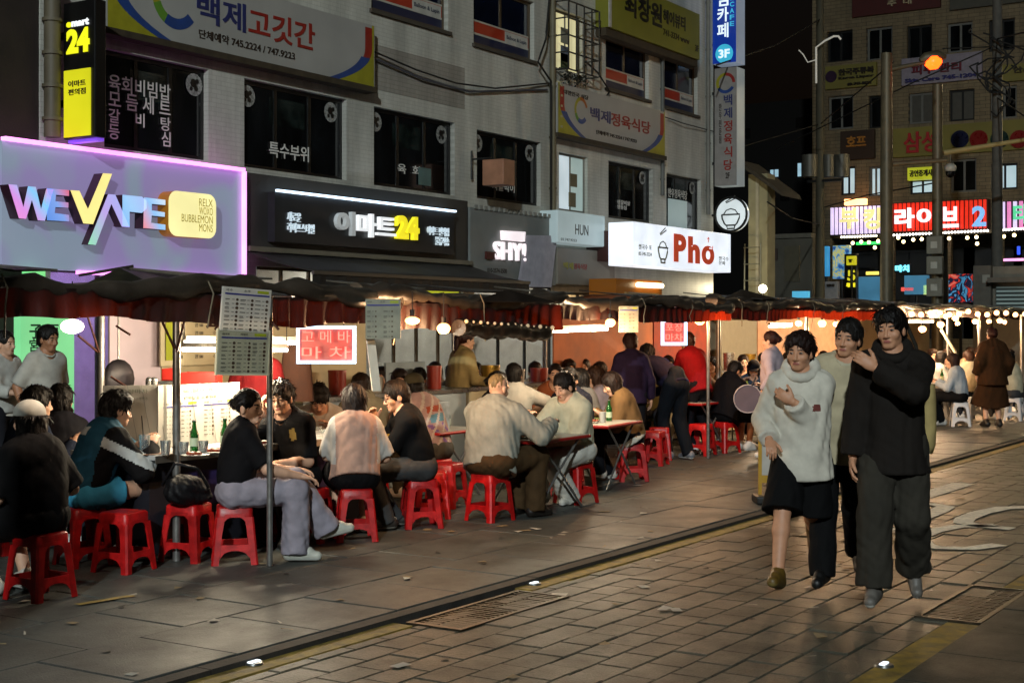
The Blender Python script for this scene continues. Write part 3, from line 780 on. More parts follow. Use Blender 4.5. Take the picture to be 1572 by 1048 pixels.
def window(mp, u0, u1, v0, v1, parent, fm, panes=2, pm=M_PANE, fw=.05, depth=.16, sill=None):
    f = MB(); d = depth - .05
    mbox(f, mp, u0, u1, v0, v0 + fw, d, depth); mbox(f, mp, u0, u1, v1 - fw, v1, d, depth)
    mbox(f, mp, u0, u0 + fw, v0 + fw, v1 - fw, d, depth); mbox(f, mp, u1 - fw, u1, v0 + fw, v1 - fw, d, depth)
    for i in range(1, panes):
        c = u0 + (u1 - u0) * i / panes; mbox(f, mp, c - fw / 2, c + fw / 2, v0 + fw, v1 - fw, d + .005, depth)
    o = f.build('window', fm, parent)
    for i in range(panes):
        a, b = u0 + (u1 - u0) * i / panes + fw * .5, u0 + (u1 - u0) * (i + 1) / panes - fw * .5
        q = MB(); mbox(q, mp, a, b, v0 + fw * .9, v1 - fw * .9, d + .02, d + .03)
        c = q.build('pane', pm[i % len(pm)] if isinstance(pm, list) else pm, o)
    if sill:
        s_ = MB(); mbox(s_, mp, u0 - .05, u1 + .05, v0 - .06, v0, -.05, depth); s_.build('sill', sill, o)
    return o
def tile_mat(name, c1, c2, mortar, bw, bh, rough=.35, axis='xz'):
    m = bpy.data.materials.new(name); m.use_nodes = True; t = m.node_tree; b = t.nodes['Principled BSDF']; L = t.links
    g = t.nodes.new('ShaderNodeNewGeometry'); sp = t.nodes.new('ShaderNodeSeparateXYZ'); cb = t.nodes.new('ShaderNodeCombineXYZ')
    L.new(g.outputs['Position'], sp.inputs[0]); L.new(sp.outputs['X' if axis == 'xz' else 'Y'], cb.inputs[0]); L.new(sp.outputs['Z'], cb.inputs[1])
    k = t.nodes.new('ShaderNodeTexBrick'); k.inputs['Scale'].default_value = 1; k.inputs['Brick Width'].default_value = bw; k.inputs['Row Height'].default_value = bh
    k.inputs['Mortar Size'].default_value = bh * .07; k.inputs['Mortar Smooth'].default_value = .3
    k.inputs['Color1'].default_value = (*rgb(c1), 1); k.inputs['Color2'].default_value = (*rgb(c2), 1); k.inputs['Mortar'].default_value = (*rgb(mortar), 1); L.new(cb.outputs[0], k.inputs['Vector'])
    n = t.nodes.new('ShaderNodeTexNoise'); n.inputs['Scale'].default_value = .8; n.inputs['Detail'].default_value = 8; n.inputs['Roughness'].default_value = .7
    mp_ = t.nodes.new('ShaderNodeMapping'); mp_.inputs['Scale'].default_value = (2.6, 2.6, .35); L.new(g.outputs['Position'], mp_.inputs[0]); L.new(mp_.outputs[0], n.inputs['Vector'])
    r = t.nodes.new('ShaderNodeMapRange'); r.inputs[1].default_value = .3; r.inputs[2].default_value = .7; r.inputs[3].default_value = .60; r.inputs[4].default_value = 1.12; L.new(n.outputs[0], r.inputs[0])
    mx = t.nodes.new('ShaderNodeMix'); mx.data_type = 'RGBA'; mx.blend_type = 'MULTIPLY'; mx.inputs[0].default_value = 1; L.new(k.outputs[0], mx.inputs[6]); L.new(r.outputs[0], mx.inputs[7]); L.new(mx.outputs[2], b.inputs['Base Color'])
    bp = t.nodes.new('ShaderNodeBump'); bp.inputs['Strength'].default_value = .14; bp.inputs['Distance'].default_value = .004; bp.invert = True
    L.new(k.outputs['Fac'], bp.inputs['Height']); L.new(bp.outputs[0], b.inputs['Normal']); b.inputs['Roughness'].default_value = rough
    MATS[name] = m; return m
M_TILE = tile_mat('white_glazed_tile', '#c6c4b9', '#cccabf', '#b6b3a8', .19, .062, .38)
M_TILEG = tile_mat('grey_faded_tile', '#9a958c', '#a09a90', '#868177', .22, .07, .5)
def F(px, py, Y=FAC): return onY(px, py, Y)
def FR(pl, pr, pt, pb, Y=FAC, ref=None):
    """face rectangle: x from the two columns, z from rows read at column ref (left by default)"""
    ref = pl if ref is None else ref
    return F(pl, 500, Y).x, F(pr, 500, Y).x, F(ref, pb, Y).z, F(ref, pt, Y).z
BX0, BX1 = F(62, 500).x, F(1095, 500).x
mpF = lambda u, v, w_=0: Vector((u, FAC + w_, v))
bld = thing('tiled_building', 'white tiled four-storey building with restaurant signs behind the stalls', 'building', (BX0, FAC, 0))
W2 = [FR(160, 320, 107, 247, ref=319), FR(375, 532, 120, 256), FR(574, 698, 163, 284), FR(732, 830, 199, 304), FR(858, 902, 233, 322), FR(934, 1002, 246, 334), FR(1023, 1076, 265, 349)]
W3 = [FR(570, 688, -60, 14), FR(727, 820, -30, 67), FR(853, 894, 12, 104), FR(930, 996, 55, 135), FR(1019, 1071, 85, 163)]
z3 = max(w_[3] for w_ in W3[:2])
GF = [(BX0 + .15, F(372, 500).x - .1, .25, 2.35), (F(375, 500).x + .25, F(560, 500).x, .05, 2.5), (F(575, 500).x, F(716, 500).x - .1, .05, 2.55), (F(728, 500).x, F(850, 500).x, .1, 2.4), (F(868, 500).x, F(940, 500).x, .1, 2.3), (F(965, 500).x, F(1085, 500).x, .1, 2.3)]
ops = W2 + W3 + GF
mb = MB(); wallmesh(mb, mpF, BX0, BX1, 0, 13, ops, .2)
mb.quad([(BX1, FAC, 0), (BX1, FAC + 10, 0), (BX1, FAC + 10, 13), (BX1, FAC, 13)]); mb.quad([(BX0, FAC, 13), (BX1, FAC, 13), (BX1, FAC + 10, 13), (BX0, FAC + 10, 13)])
mb.quad([(BX0, FAC, 0), (BX0, FAC + 10, 0), (BX0, FAC + 10, 13), (BX0, FAC, 13)]); mb.quad([(BX0, FAC + 10, 0), (BX1, FAC + 10, 0), (BX1, FAC + 10, 13), (BX0, FAC + 10, 13)])
mb.build('wall', M_TILE, bld)
# ground-floor shops: rooms behind the openings with lit back walls and shelves of goods
M_GOODS = [mat('goods_%d' % i, c, rough=.5, var=.2) for i, c in enumerate(('#b8402c', '#c9a23a', '#3b6ea8', '#d9d4c8', '#4f8a4a', '#7a4a8a', '#d8d8e0'))]
def shop(op, walls, light, n=26, goods=True):
    x0, x1, z0, z1 = op; D = 2.4
    m = MB(); m.quad([(x0 - .1, FAC + D, 0), (x1 + .1, FAC + D, 0), (x1 + .1, FAC + D, 2.9), (x0 - .1, FAC + D, 2.9)]); m.build('room_back', walls, bld)
    m = MB(); m.quad([(x0 - .1, FAC + .2, 2.9), (x1 + .1, FAC + .2, 2.9), (x1 + .1, FAC + D, 2.9), (x0 - .1, FAC + D, 2.9)]); m.quad([(x0 - .1, FAC + .21, 0), (x0 - .1, FAC + D, 0), (x0 - .1, FAC + D, 2.9), (x0 - .1, FAC + .21, 2.9)]); m.quad([(x1 + .1, FAC + .21, 0), (x1 + .1, FAC + D, 0), (x1 + .1, FAC + D, 2.9), (x1 + .1, FAC + .21, 2.9)])
    m.quad([(x0 - .1, FAC + .2, .02), (x1 + .1, FAC + .2, .02), (x1 + .1, FAC + D, .02), (x0 - .1, FAC + D, .02)])
    m.build('room_lining', mat('shop_lining', '#b9b4a8', rough=.6), bld)
    t = MB(); c = (x0 + x1) / 2; t.box((x0 + .3, FAC + 1.1, 2.78), (x1 - .3, FAC + 1.25, 2.84)); t.build('ceiling_light', light, bld); plight((c, FAC + 1.17, 2.75), SHOPW * (x1 - x0), light['col'], 0, bld, (x1 - x0 - .6, .15))
    if goods:
        g = MB(); r = random.Random(int(x0 * 10))
        for row in range(4):
            zz = .5 + row * .48; x = x0 + .1
            g.box((x0, FAC + 1.75, zz - .03), (x1, FAC + 2.3, zz), 3)
            while x < x1 - .2:
                w_ = r.uniform(.08, .22); g.box((x, FAC + 1.8, zz), (x + w_ * .9, FAC + 2.2, zz + r.uniform(.14, .36)), r.randrange(7)); x += w_
        o = g.build('shelf_goods', M_GOODS, bld); o['kind'] = 'stuff'
L_COOL = glow('tube_cool', '#eef0ea', 9.0); L_PURP = glow('tube_purple', '#b988f0', 9.0); L_WARM = glow('tube_warm', '#ffd9a0', 9.0); SHOPW = 16.0
L_COOL['col'], L_PURP['col'], L_WARM['col'] = '#eef0ea', '#cdb2f2', '#ffd9a0'
shop(GF[0], mat('violet_wall', '#b9b2cc', rough=.6), L_PURP, goods=False)
shop(GF[1], mat('cream_wall', '#b8b09a', rough=.6), L_COOL); shop(GF[2], mat('cream_wall', '#b8b09a'), L_COOL)
shop(GF[3], mat('grey_wall', '#a9aba8', rough=.6), L_COOL); shop(GF[4], mat('cream_wall', '#b8b09a'), L_WARM, goods=False); shop(GF[5], mat('ochre_wall', '#b07c46', rough=.6), L_WARM, goods=False)
for i, o_ in enumerate(GF):
    n = 4 if i < 3 else 3
    window(mpF, o_[0], o_[1], o_[2], o_[3], bld, M_BLK if i in (0, 3) else M_ALU, n, mat('clear_glass', '#aab0b0', rough=.03, var=0, alpha=.12), .045, .12)
M_LIME = glow('lime_band', '#c7d12a', .55)
x0, x1, z0, z1 = FR(556, 700, 437, 455, ref=640)
mb = MB().box((x0, FAC - .06, z0), (x1, FAC - .003, z1)).build('lime_fascia', M_LIME, bld)
# second floor windows with white lettering and round decals
M_DECAL = mat('white_decal', '#9b9a94', rough=.6, var=.5, vscale=40)
dark = mat('black_frame', '#0d0b09', rough=.4, var=.2)
reflect = mat('painted_reflection', '#152221', rough=.2, var=.6, vscale=4)  # teal patch painted on the panes to imitate a reflection
def roundlet(mb, c, r, mi=0, n=16):
    mb.add([c + EXF * (r * math.cos(2*math.pi*i/n)) + EZ * (r * math.sin(2*math.pi*i/n)) for i in range(n)], [tuple(range(n))], mi)
W2o = []
for i, o_ in enumerate(W2):
    if i == 4:
        w_ = window(mpF, *o_, bld, mat('grey_frame', '#7c7a72', rough=.5), 2, [glow('lit_pane_cool', '#b9c6cc', .85), glow('lit_pane_dim', '#9fb2ae', .6)], .04, .12)
        m = MB(); m.box((o_[0]+.55, FAC+.06, o_[2]+.5), (o_[0]+.8, FAC+.08, o_[2]+.75)); m.box((o_[0]+.5, FAC+.06, o_[2]+.1), (o_[0]+.75, FAC+.08, o_[2]+.38)); m.build('notice', mat('notice_tan', '#6b6148', rough=.7), w_)
    else:
        w_ = window(mpF, *o_, bld, dark, 3, M_PANE, .06, .14)
        m = MB(); h = o_[3] - o_[2]; L_ = o_[1] - o_[0]
        m.box((o_[0] + L_ * .28, FAC + .104, o_[2] + h * .55), (o_[0] + L_ * .62, FAC + .108, o_[2] + h * .86)); m.build('reflection_patch', reflect, w_)
        for u, rr0 in (((.07, .155), (.88, .155)) if 1 <= i < 5 else (((.90, .155),) if i == 0 else ((.84, .14),))):
            c = Vector((o_[0] + L_ * u, FAC + .088, o_[3] - h * .18)); m = MB(); roundlet(m, c, rr0); m.build('round_decal', M_DECAL, w_); m = MB()
            for dx, dz, rr in ((-.02, .02, .06), (.05, .05, .035), (.03, -.05, .04), (-.06, -.06, .03)): roundlet(m, c + EXF * dx + EZ * dz - Vector((0, .005 + rr * .02, 0)), rr, n=8)
            o = m.build('decal_drawing', dark, w_); o['kind'] = 'stuff'
    W2o.append(w_)
M_WTXT = mat('white_vinyl', '#c9c6bd', rough=.5, var=.1, emit=.05)
def wtext(i, body, pl, pr, pt, pb, ref=None, bold=.012, m=M_WTXT):
    x0, x1, z0, z1 = FR(pl, pr, pt, pb, ref=ref); mb = MB()
    letter(mb, body, (x0, FAC + .088, z0), EXF, EZ, x1 - x0, z1 - z0, bold=bold, depth=.003); return mb.build('lettering', m, W2o[i])
for row, (txt, pt, pb) in enumerate((('육회비빔밥', 112, 138), ('모 듬 세 트', 137, 164), ('갈    비    탕', 165, 187), ('등            심', 188, 212))): wtext(0, txt, 174, 269, pt, pb, bold=.01)
wtext(1, '특수부위', 420, 481, 216, 240); wtext(2, '육  회', 617, 651, 250, 265); wtext(3, '차돌박이', 762, 796, 277, 291)
wtext(5, '생갈비살\n생등심', 953, 973, 306, 320, bold=.01); wtext(6, '한우정육식당', 1031, 1060, 288, 302, bold=.01)
x0, x1, z0, z1 = FR(1031, 1060, 304, 347); mb = MB().box((x0, FAC + .084, z0), (x1, FAC + .088, z1)); mb.build('menu_poster', glow('poster_lit', '#9fb0ae', .35), W2o[6])
x0, x1, z0, z1 = FR(649, 668, 256, 283); MB().box((x0, FAC + .084, z0), (x1, FAC + .09, z1)).build('notice', mat('notice_teal', '#56706c', rough=.6), W2o[2])
# third floor windows with striped film and a name plate
STR_ = [mat('film_orange', '#a8341c', rough=.5), mat('film_white', '#b8b3a4', rough=.5), mat('film_navy', '#1c2340', rough=.5)]
for i, o_ in enumerate(W3):
    x0, x1, z0, z1 = o_
    if i == 2:
        w_ = window(mpF, *o_, bld, mat('grey_frame', '#7c7a72'), 2, glow('lit_pane_warm', '#d8cf9e', .75), .04, .14)
        for dz, c in ((.2, '#5a6a80'), (.55, '#8a8a7a'), (.05, '#3b4a30')):
            MB().box((x0 + .35, FAC + .09, z0 + dz), (x0 + .62, FAC + .1, z0 + dz + .3)).build('notice', mat('notice' + c[1:], c), w_)
        gr = MB(); a, b = x0 - .05, x1 + .12
        for t in np.linspace(0, 1, 5): gr.box((a + (b-a)*t - .012, FAC - .33, z0 - .05), (a + (b-a)*t + .012, FAC - .306, z1 + .1))
        for t in np.linspace(0, 1, 5):
            zz = z0 - .05 + (z1 - z0 + .15) * t; gr.box((a, FAC - .30, zz - .012), (b, FAC - .276, zz + .012))
            gr.box((b - .012, FAC - .276, zz - .012), (b + .012, FAC - .003, zz + .012)); gr.box((a - .012, FAC - .276, zz - .012), (a + .012, FAC - .003, zz + .012))
        gr.build('window_grille', mat('grille_iron', '#2c2a26', rough=.6), w_)
        for dx in (.0, .55):
            pl_ = MB(); r = random.Random(int(dx*10))
            for q in range(60):
                c = Vector((x0 + .12 + dx + r.gauss(0, .1), FAC - .16 + r.gauss(0, .06), z0 - .14 + r.gauss(0, .07)))
                d1 = Vector((r.uniform(-1,1), r.uniform(-1,1), r.uniform(-1,1))).normalized() * .06; d2 = Vector((r.uniform(-1,1), r.uniform(-1,1), r.uniform(-1,1))).normalized() * .04
                pl_.quad([c, c + d1, c + d1 + d2, c + d2])
            o = pl_.build('plant_tuft', mat('dry_leaves', '#1c1e10', rough=.8), w_); o['kind'] = 'stuff'
        continue
    w_ = window(mpF, *o_, bld, M_ALU, 2, M_PANEB, .06, .14, sill=mat('sill_dark', '#4b443a', rough=.7))
    h = .62
    for a, b, k_ in ((.05, .2, 2), (.2, .235, 1), (.235, .43, 0), (.43, .46, 1)):
        MB().box((x0 + .05, FAC + .092, z0 + a), (x1 - .05, FAC + .098, z0 + b)).build('film_stripe', STR_[k_], w_)
    pa, pb_ = x0 + (x1 - x0) * .57, x1 - .09
    MB().box((pa, FAC + .086, z0 + .2), (pb_, FAC + .09, z0 + .42)).build('name_plate', mat('plate_white', '#b9b7ae', rough=.5), w_)
    m = MB(); letter(m, 'Balloon & Lupin', (pa + .05, FAC + .084, z0 + .27), EXF, EZ, pb_ - pa - .1, .09, bold=.02, depth=.001); m.build('lettering', STR_[2], w_)
# faded patch, pipes, cables on the wall
x0, x1, z0, z1 = FR(575, 713, 105, 168, ref=713); MB().box((x0, FAC - .006, z0), (x1, FAC - .002, F(713, 105).z)).build('faded_patch', M_TILEG, bld)
def pipe(px, pt, pb, r, col, nm='downpipe', Y=FAC):
    a, b = F(px, pt, Y), F(px, pb, Y); mb = MB(); mb.cyl((a.x, Y - r - .02, b.z), (a.x, Y - r - .02, a.z), r, n=10)
    for t in np.linspace(.1, .9, 5): zz = b.z + (a.z - b.z) * t; mb.cyl((a.x, Y - r - .02, zz), (a.x, Y - r - .02, zz + .04), r * 1.25, n=10)
    return mb.build(nm, mat('pipe' + col[1:], col, rough=.6, var=.2, vscale=3), bld)
pipe(70, -40, 212, .10, '#5d5442'); pipe(843, -60, 330, .06, '#6f664f'); pipe(851, 126, 205, .07, '#a9a07e', 'cable_duct'); pipe(1009, -30, 20, .06, '#5f5f5a'); pipe(1013, 70, 300, .045, '#5f5f5a'); pipe(1083, -30, 330, .05, '#76746c')
def cable(pts, r=.012, nm='cable', par=bld, col='#15130f'):
    P = []
    for (a, b) in zip(pts, pts[1:]):
        for t in np.linspace(0, 1, 8, endpoint=False): P.append(Vector(a).lerp(Vector(b), t))
    P.append(Vector(pts[-1])); return MB().tube(P, r, 5).build(nm, mat('cable' + col[1:], col, rough=.7, var=0), par)
cable([F(575, 80, FAC - .08), F(640, 108, FAC - .12), F(700, 128, FAC - .12), F(760, 136, FAC - .1), F(843, 128, FAC - .05)], .016)
cable([F(575, 90, FAC - .06), F(650, 122, FAC - .06), F(720, 141, FAC - .06), F(840, 138, FAC - .04)], .02, col='#4b4a50')
cable([F(845, -20, FAC - .15), F(838, 60, FAC - .2), F(826, 95, FAC - .2), F(846, 125, FAC - .2), F(846, 330, FAC - .16)], .02)
cable([F(1021, 180, FAC - .05), F(1050, 190, FAC - .1), F(1095, 202, FAC - .05)], .012); cable([F(900, 95, FAC - .35), F(918, 112, FAC - .2), F(936, 140, FAC - .1), F(930, 150, FAC - .1)], .018)
# the dark neighbour at the left edge
nb_ = thing('dark_building', 'dark brown rendered building at the left edge above the vape shop sign', 'building', (BX0 - 4, FAC + .3, 0))
mb = MB().box((BX0 - 9, FAC + .02, 0), (BX0 - .01, FAC + 8, 12)); mb.build('wall', mat('dark_render', '#2b211c', rough=.8, var=.3, vscale=2, bump=.3), nb_)
# emart awning and other shop awnings
# ------------------------------------------------------------------ shop signs
RED, BLU, OLV, NAVY, YLW, CREAM = [mat(n, c, rough=.5, var=.12) for n, c in (('sign_red', '#8f2016'), ('sign_blue', '#20407f'), ('sign_olive', '#9a9320'), ('sign_navy', '#232a5e'), ('sign_yellow', '#b59a1e'), ('sign_cream', '#b9b6ad'))]
INK = mat('sign_ink', '#2d2118', rough=.6, var=.1)
def rounded(c, ex, ey, W, H, r, n=5):
    pts = []
    for (sx, sy, a0) in ((1, 1, 0), (-1, 1, 90), (-1, -1, 180), (1, -1, 270)):
        for i in range(n + 1):
            a = math.radians(a0 + 90 * i / n); pts.append(c + ex * (sx * (W/2 - r) + r * math.cos(a)) + ey * (sy * (H/2 - r) + r * math.sin(a)))
    return pts
def slab_letters(parent, nm, body, pl, pr, pt, pb, Y, m, ref=None, bold=.02, depth=.012, ey=EZ, spacing=1, line=1, align='LEFT', side=None):
    ref = pl if ref is None else ref
    a = F(pl, pb if ref == pl else pb, Y); x1 = F(pr, 500, Y).x; zt, zb = F(ref, pt, Y).z, F(ref, pb, Y).z
    mb = MB(); n0 = len(mb.f); letter(mb, body, (a.x, Y - .001, zb), EXF, EZ, x1 - a.x, zt - zb, bold=bold, depth=depth, spacing=spacing, line=line, align=align)
    ms = [m]
    if side:
        ms.append(side)
        for i, f in enumerate(mb.f):
            ys = [mb.v[k_][1] for k_ in f]
            if max(ys) - min(ys) > depth * .5 or max(ys) > Y - .001 - depth * .5: mb.m[i] = 1
    return mb.build(nm, ms, parent)
# ---- vape shop sign
Y = FAC - .28
x0, x1 = F(3, 500, Y).x, F(371, 500, Y).x; z1, z0 = F(370, 263, Y).z, F(372, 425, Y).z
vs = thing('vape_shop_sign', 'lavender illuminated shop sign with colourful raised WE VAPE letters and pink light edge', 'shop sign', ((x0 + x1) / 2, Y, z0))
def marble(name, c1, c2, s, emit):
    m = mat(name, c1, rough=.25, var=0, emit=emit); t = m.node_tree; b = t.nodes['Principled BSDF']; tc = t.nodes.new('ShaderNodeTexCoord')
    w_ = t.nodes.new('ShaderNodeTexNoise'); w_.inputs['Scale'].default_value = s; w_.inputs['Distortion'].default_value = 1.2; w_.inputs['Detail'].default_value = 1
    t.links.new(tc.outputs['Object'], w_.inputs['Vector']); x = t.nodes.new('ShaderNodeMix'); x.data_type = 'RGBA'; x.inputs[6].default_value = (*rgb(c1), 1); x.inputs[7].default_value = (*rgb(c2), 1)
    rr = t.nodes.new('ShaderNodeMapRange'); rr.inputs[1].default_value = .42; rr.inputs[2].default_value = .56; t.links.new(w_.outputs[0], rr.inputs[0]); t.links.new(rr.outputs[0], x.inputs[0]); t.links.new(x.outputs[2], b.inputs['Base Color']); t.links.new(x.outputs[2], b.inputs['Emission Color']); return m
MB().box((x0, Y, z0), (x1, FAC - .02, z1)).build('panel', marble('swirled_lavender_panel', '#9a8cbc', '#93a0b4', .8, .44), vs)
M_PINK = glow('pink_led', '#f58be8', 2.4)
mb = MB(); mb.box((x0, Y - .07, z1 - .002), (x1, Y + .02, z1 + .04)); mb.build('light_edge', M_PINK, vs)
mb = MB(); mb.box((x1 - .001, Y - .07, z0), (x1 + .025, Y + .02, z1 - .004)); mb.build('light_edge', M_PINK, vs)
mb = MB(); mb.box((F(118, 500, Y).x, Y - .05, z0 - .05), (x1 - .02, Y + .02, z0 - .004)); mb.build('light_edge', M_PINK, vs)
M_SIDE = mat('letter_side', '#3d2030', rough=.4, var=.1)
def ramp_mat(name, cols, s):
    """printed rainbow on a lit letter face; runs across the letter itself"""
    m = mat(name, cols[0], rough=.4, var=0, emit=s); t = m.node_tree; b = t.nodes['Principled BSDF']; tc = t.nodes.new('ShaderNodeTexCoord'); sp = t.nodes.new('ShaderNodeSeparateXYZ'); ad = t.nodes.new('ShaderNodeMath'); ad.operation = 'MULTIPLY_ADD'
    t.links.new(tc.outputs['Generated'], sp.inputs[0]); t.links.new(sp.outputs[0], ad.inputs[0]); ad.inputs[1].default_value = .6; m2 = t.nodes.new('ShaderNodeMath'); m2.operation = 'MULTIPLY'; m2.inputs[1].default_value = .4; t.links.new(sp.outputs[2], m2.inputs[0]); t.links.new(m2.outputs[0], ad.inputs[2])
    r = t.nodes.new('ShaderNodeValToRGB'); t.links.new(ad.outputs[0], r.inputs[0]); e = r.color_ramp.elements
    while len(e) < len(cols): e.new(.5)
    for i, c in enumerate(cols): e[i].position = i / (len(cols) - 1); e[i].color = (*rgb(c), 1)
    t.links.new(r.outputs[0], b.inputs['Base Color']); t.links.new(r.outputs[0], b.inputs['Emission Color']); return m
YL = Y - .16
def poly_letter(nm, pts, m, d=.16):
    P = [F(px, py, YL) for px, py in pts]; mb = MB().prism(P, (0, d, 0)); mb.m = [1] * len(mb.m)
    cy = [sum(mb.v[k_][1] for k_ in f) / len(f) for f in mb.f]; mb.m[cy.index(min(cy))] = 0
    return mb.build(nm, [m, M_SIDE], vs)
poly_letter('letter_w', [(13, 283), (26, 284), (36, 318), (43, 286), (55, 287), (63, 321), (71, 290), (82, 291), (69, 339), (58, 338), (49, 307), (40, 336), (29, 335)], ramp_mat('rb_w', ('#e58ac8', '#d18ad8', '#7fc0ea', '#e07a9a'), .9))
poly_letter('letter_e', [(72, 289), (106, 292), (106, 301), (86, 299), (85, 309), (105, 311), (105, 319), (85, 318), (84, 327), (106, 330), (106, 340), (72, 338)], ramp_mat('rb_e', ('#5f8fe0', '#7fa2e6', '#e06a80'), .8))
poly_letter('letter_v', [(108, 292), (122, 293), (135, 321), (158, 266), (172, 267), (143, 344), (128, 343)], glow('rb_v', '#f4e08a', .95), .2)
poly_letter('letter_a', [(166, 298), (177, 299), (199, 349), (187, 348), (171, 313), (147, 376), (135, 375)], ramp_mat('rb_a', ('#8fd8b0', '#b9a0e0', '#9fb2ee'), .85), .12)
poly_letter('letter_p', [(188, 299), (218, 302), (225, 308), (225, 320), (218, 327), (199, 325), (199, 348), (188, 347)], ramp_mat('rb_p', ('#7fb8ee', '#9fc8f0', '#a8b8ee'), .85))
poly_letter('letter_e', [(221, 303), (254, 307), (254, 315), (233, 313), (233, 323), (253, 326), (253, 333), (233, 331), (232, 342), (254, 345), (254, 353), (220, 350)], ramp_mat('rb_e2', ('#f08a90', '#8fc0f0', '#cfe0f0'), .85))
c = F(296, 330, YL - .04); cw = F(333, 330, YL - .04).x - F(260, 330, YL - .04).x; ch = F(260, 292, YL - .04).z - F(260, 362, YL - .04).z
bx = MB().prism(rounded(c, EXF, EZ, cw, ch, .14), (0, .2, 0)); bx.m = [1] * len(bx.m); bx.m[0] = 0; bx.m[1] = 0
bx.build('yellow_box', [glow('yellow_box_face', '#f2e7a2', .95), mat('amber_side', '#a86a10', rough=.4, emit=.3)], vs)
for i, s_ in enumerate(('RELX', 'WOXO', 'BUBBLEMON', 'MONS')):
    zz = c.z + ch * (.30 - .19 * i); wd = .062 * len(s_); mb = MB(); letter(mb, s_, (c.x + cw * .42 - wd, YL - .042, zz - .05), EXF, EZ, wd, .10, bold=.0, depth=.003); mb.build('lettering', mat('gold_ink', '#b5a75e', rough=.5, emit=.35), vs)
gx = F(46, 425, Y - .03); gb = thing('green_box_sign', 'small green glowing box sign below the vape shop sign', 'sign', (gx.x, Y - .03, gx.z))
MB().box((F(32, 500, Y).x, Y - .16, F(45, 446, Y).z), (F(57, 500, Y).x, Y - .005, F(45, 414, Y).z)).build('lit_face', glow('green_face', '#7ee08a', .75), gb, bevel=.02)
tp = F(78, 520, FAC - .4); gp = thing('green_lit_panel', 'tall green lit panel with characters behind the man in white', 'sign', (tp.x, FAC - .4, 0))
MB().box((F(30, 500, FAC - .4).x, FAC - .42, .3), (F(112, 500, FAC - .4).x, FAC - .3, 2.0)).build('lit_face', glow('green_panel', '#86e39a', .62), gp)
mb = MB(); letter(mb, '子 面', F(45, 520, FAC - .421), EXF, EZ, None, .17, depth=.002); letter(mb, '宮 廷', F(45, 540, FAC - .421), EXF, EZ, None, .15, depth=.002); mb.build('lettering', mat('green_ink', '#24503a', rough=.6), gp)
# ---- convenience store fascia
Y = FAC - .2
x0, x1 = F(374, 500, Y).x, F(718, 500, Y).x; z1 = F(374, 264, Y).z; z0 = F(379, 383, Y).z
cs = thing('store_fascia', 'dark grey convenience store fascia with glowing 이마트24 letters', 'shop sign', ((x0 + x1) / 2, Y, z0))
mb = MB().box((x0, Y, z0), (x1, FAC - .003, z1)).build('back_panel', mat('grey_fascia', '#3a3936', rough=.6, var=.15, vscale=2), cs)
Y2 = Y - .14; a0, a1 = F(422, 500, Y2).x, F(697, 500, Y2).x; b1, b0 = F(422, 294, Y2).z, F(424, 371, Y2).z
MB().box((a0, Y2, b0), (a1, Y - .002, b1)).build('sign_box', mat('charcoal_box', '#2a2b2d', rough=.35, var=.1), cs)
MB().box((a0, Y2 - .06, b1 - .002), (a1 - .01, Y2 - .01, b1 + .03)).build('light_bar', glow('cold_led', '#cfe8ff', 3.0), cs)
LW2 = glow('lit_small_letters', '#d8e6ee', .45); LW, LY = glow('lit_letters_white', '#f2f5f7', .78), glow('lit_letters_yellow', '#f3e32a', .8); LS = mat('lit_letter_side', '#8a8d8c', rough=.4, emit=.15)
xa, xb, xc = F(512, 500, Y2).x, F(603, 500, Y2).x, F(637, 500, Y2).x; zz, zt = F(512, 360, Y2).z, F(512, 323, Y2).z
mb = MB(); letter(mb, '이', (xa, Y2 - .002, zz), EXF, EZ, (xb - xa) * .30, zt - zz, bold=.03, depth=.07); mb.build('lettering', glow('half_lit_letter', '#aeb2b2', .45), cs); mb = MB(); letter(mb, '마트', (xa + (xb - xa) * .35, Y2 - .002, zz), EXF, EZ, (xb - xa) * .65, zt - zz, bold=.02, depth=.07); mb.build('lettering', LW, cs)
zz = F(603, 366, Y2).z; mb = MB(); letter(mb, '24', (xb + .03, Y2 - .002, zz), EXF, EZ, xc - xb, F(603, 330, Y2).z - zz, bold=.05, depth=.07); mb.build('lettering', LY, cs)
slab_letters(cs, 'lettering', '새로운\n라이프스타일', 440, 481, 325, 356, Y2, LW2, bold=0, depth=.03)
slab_letters(cs, 'lettering', '이마트 편의점\n물류직송', 655, 688, 347, 375, Y2, LW2, bold=0, depth=.03, align='RIGHT')
# its dark awning
aw = thing('shop_awning', 'dark retractable awning below the convenience store fascia', 'awning', ((x0 + x1) / 2, FAC - .8, F(500, 410, FAC).z))
ax0, ax1 = F(379, 500, FAC - .2).x, F(722, 500, FAC - .2).x; az = F(379, 383, FAC - .2).z - .02; lz = F(500, 416, FAC - 1.4).z
mb = MB(); N = 26
for i in range(N + 1):
    x = ax0 + (ax1 - ax0) * i / N; 
    for j in range(5):
        t = j / 4; mb.v.append((x, FAC - .19 - 1.2 * t, az + (lz - az) * t - .03 * math.sin(math.pi * t) - (.012 if i % 4 == 2 else 0)))
for i in range(N):
    for j in range(4): mb.f.append((i*5+j, i*5+j+1, (i+1)*5+j+1, (i+1)*5+j)); mb.m.append(0); mb.smooth.append(True)
M_AWN = mat('awning_cloth', '#26221c', rough=.8, var=.25, vscale=5, bump=.3)
o = mb.build('canopy', M_AWN, aw); s_ = o.modifiers.new('thick', 'SOLIDIFY'); s_.thickness = .012
mb = MB(); mb.box((ax0, FAC - 1.42, lz - .05), (ax1, FAC - 1.375, lz - .002)); mb.build('front_bar', mat('awning_bar', '#5b574d', rough=.5, metal=.4), aw)
mb = MB()
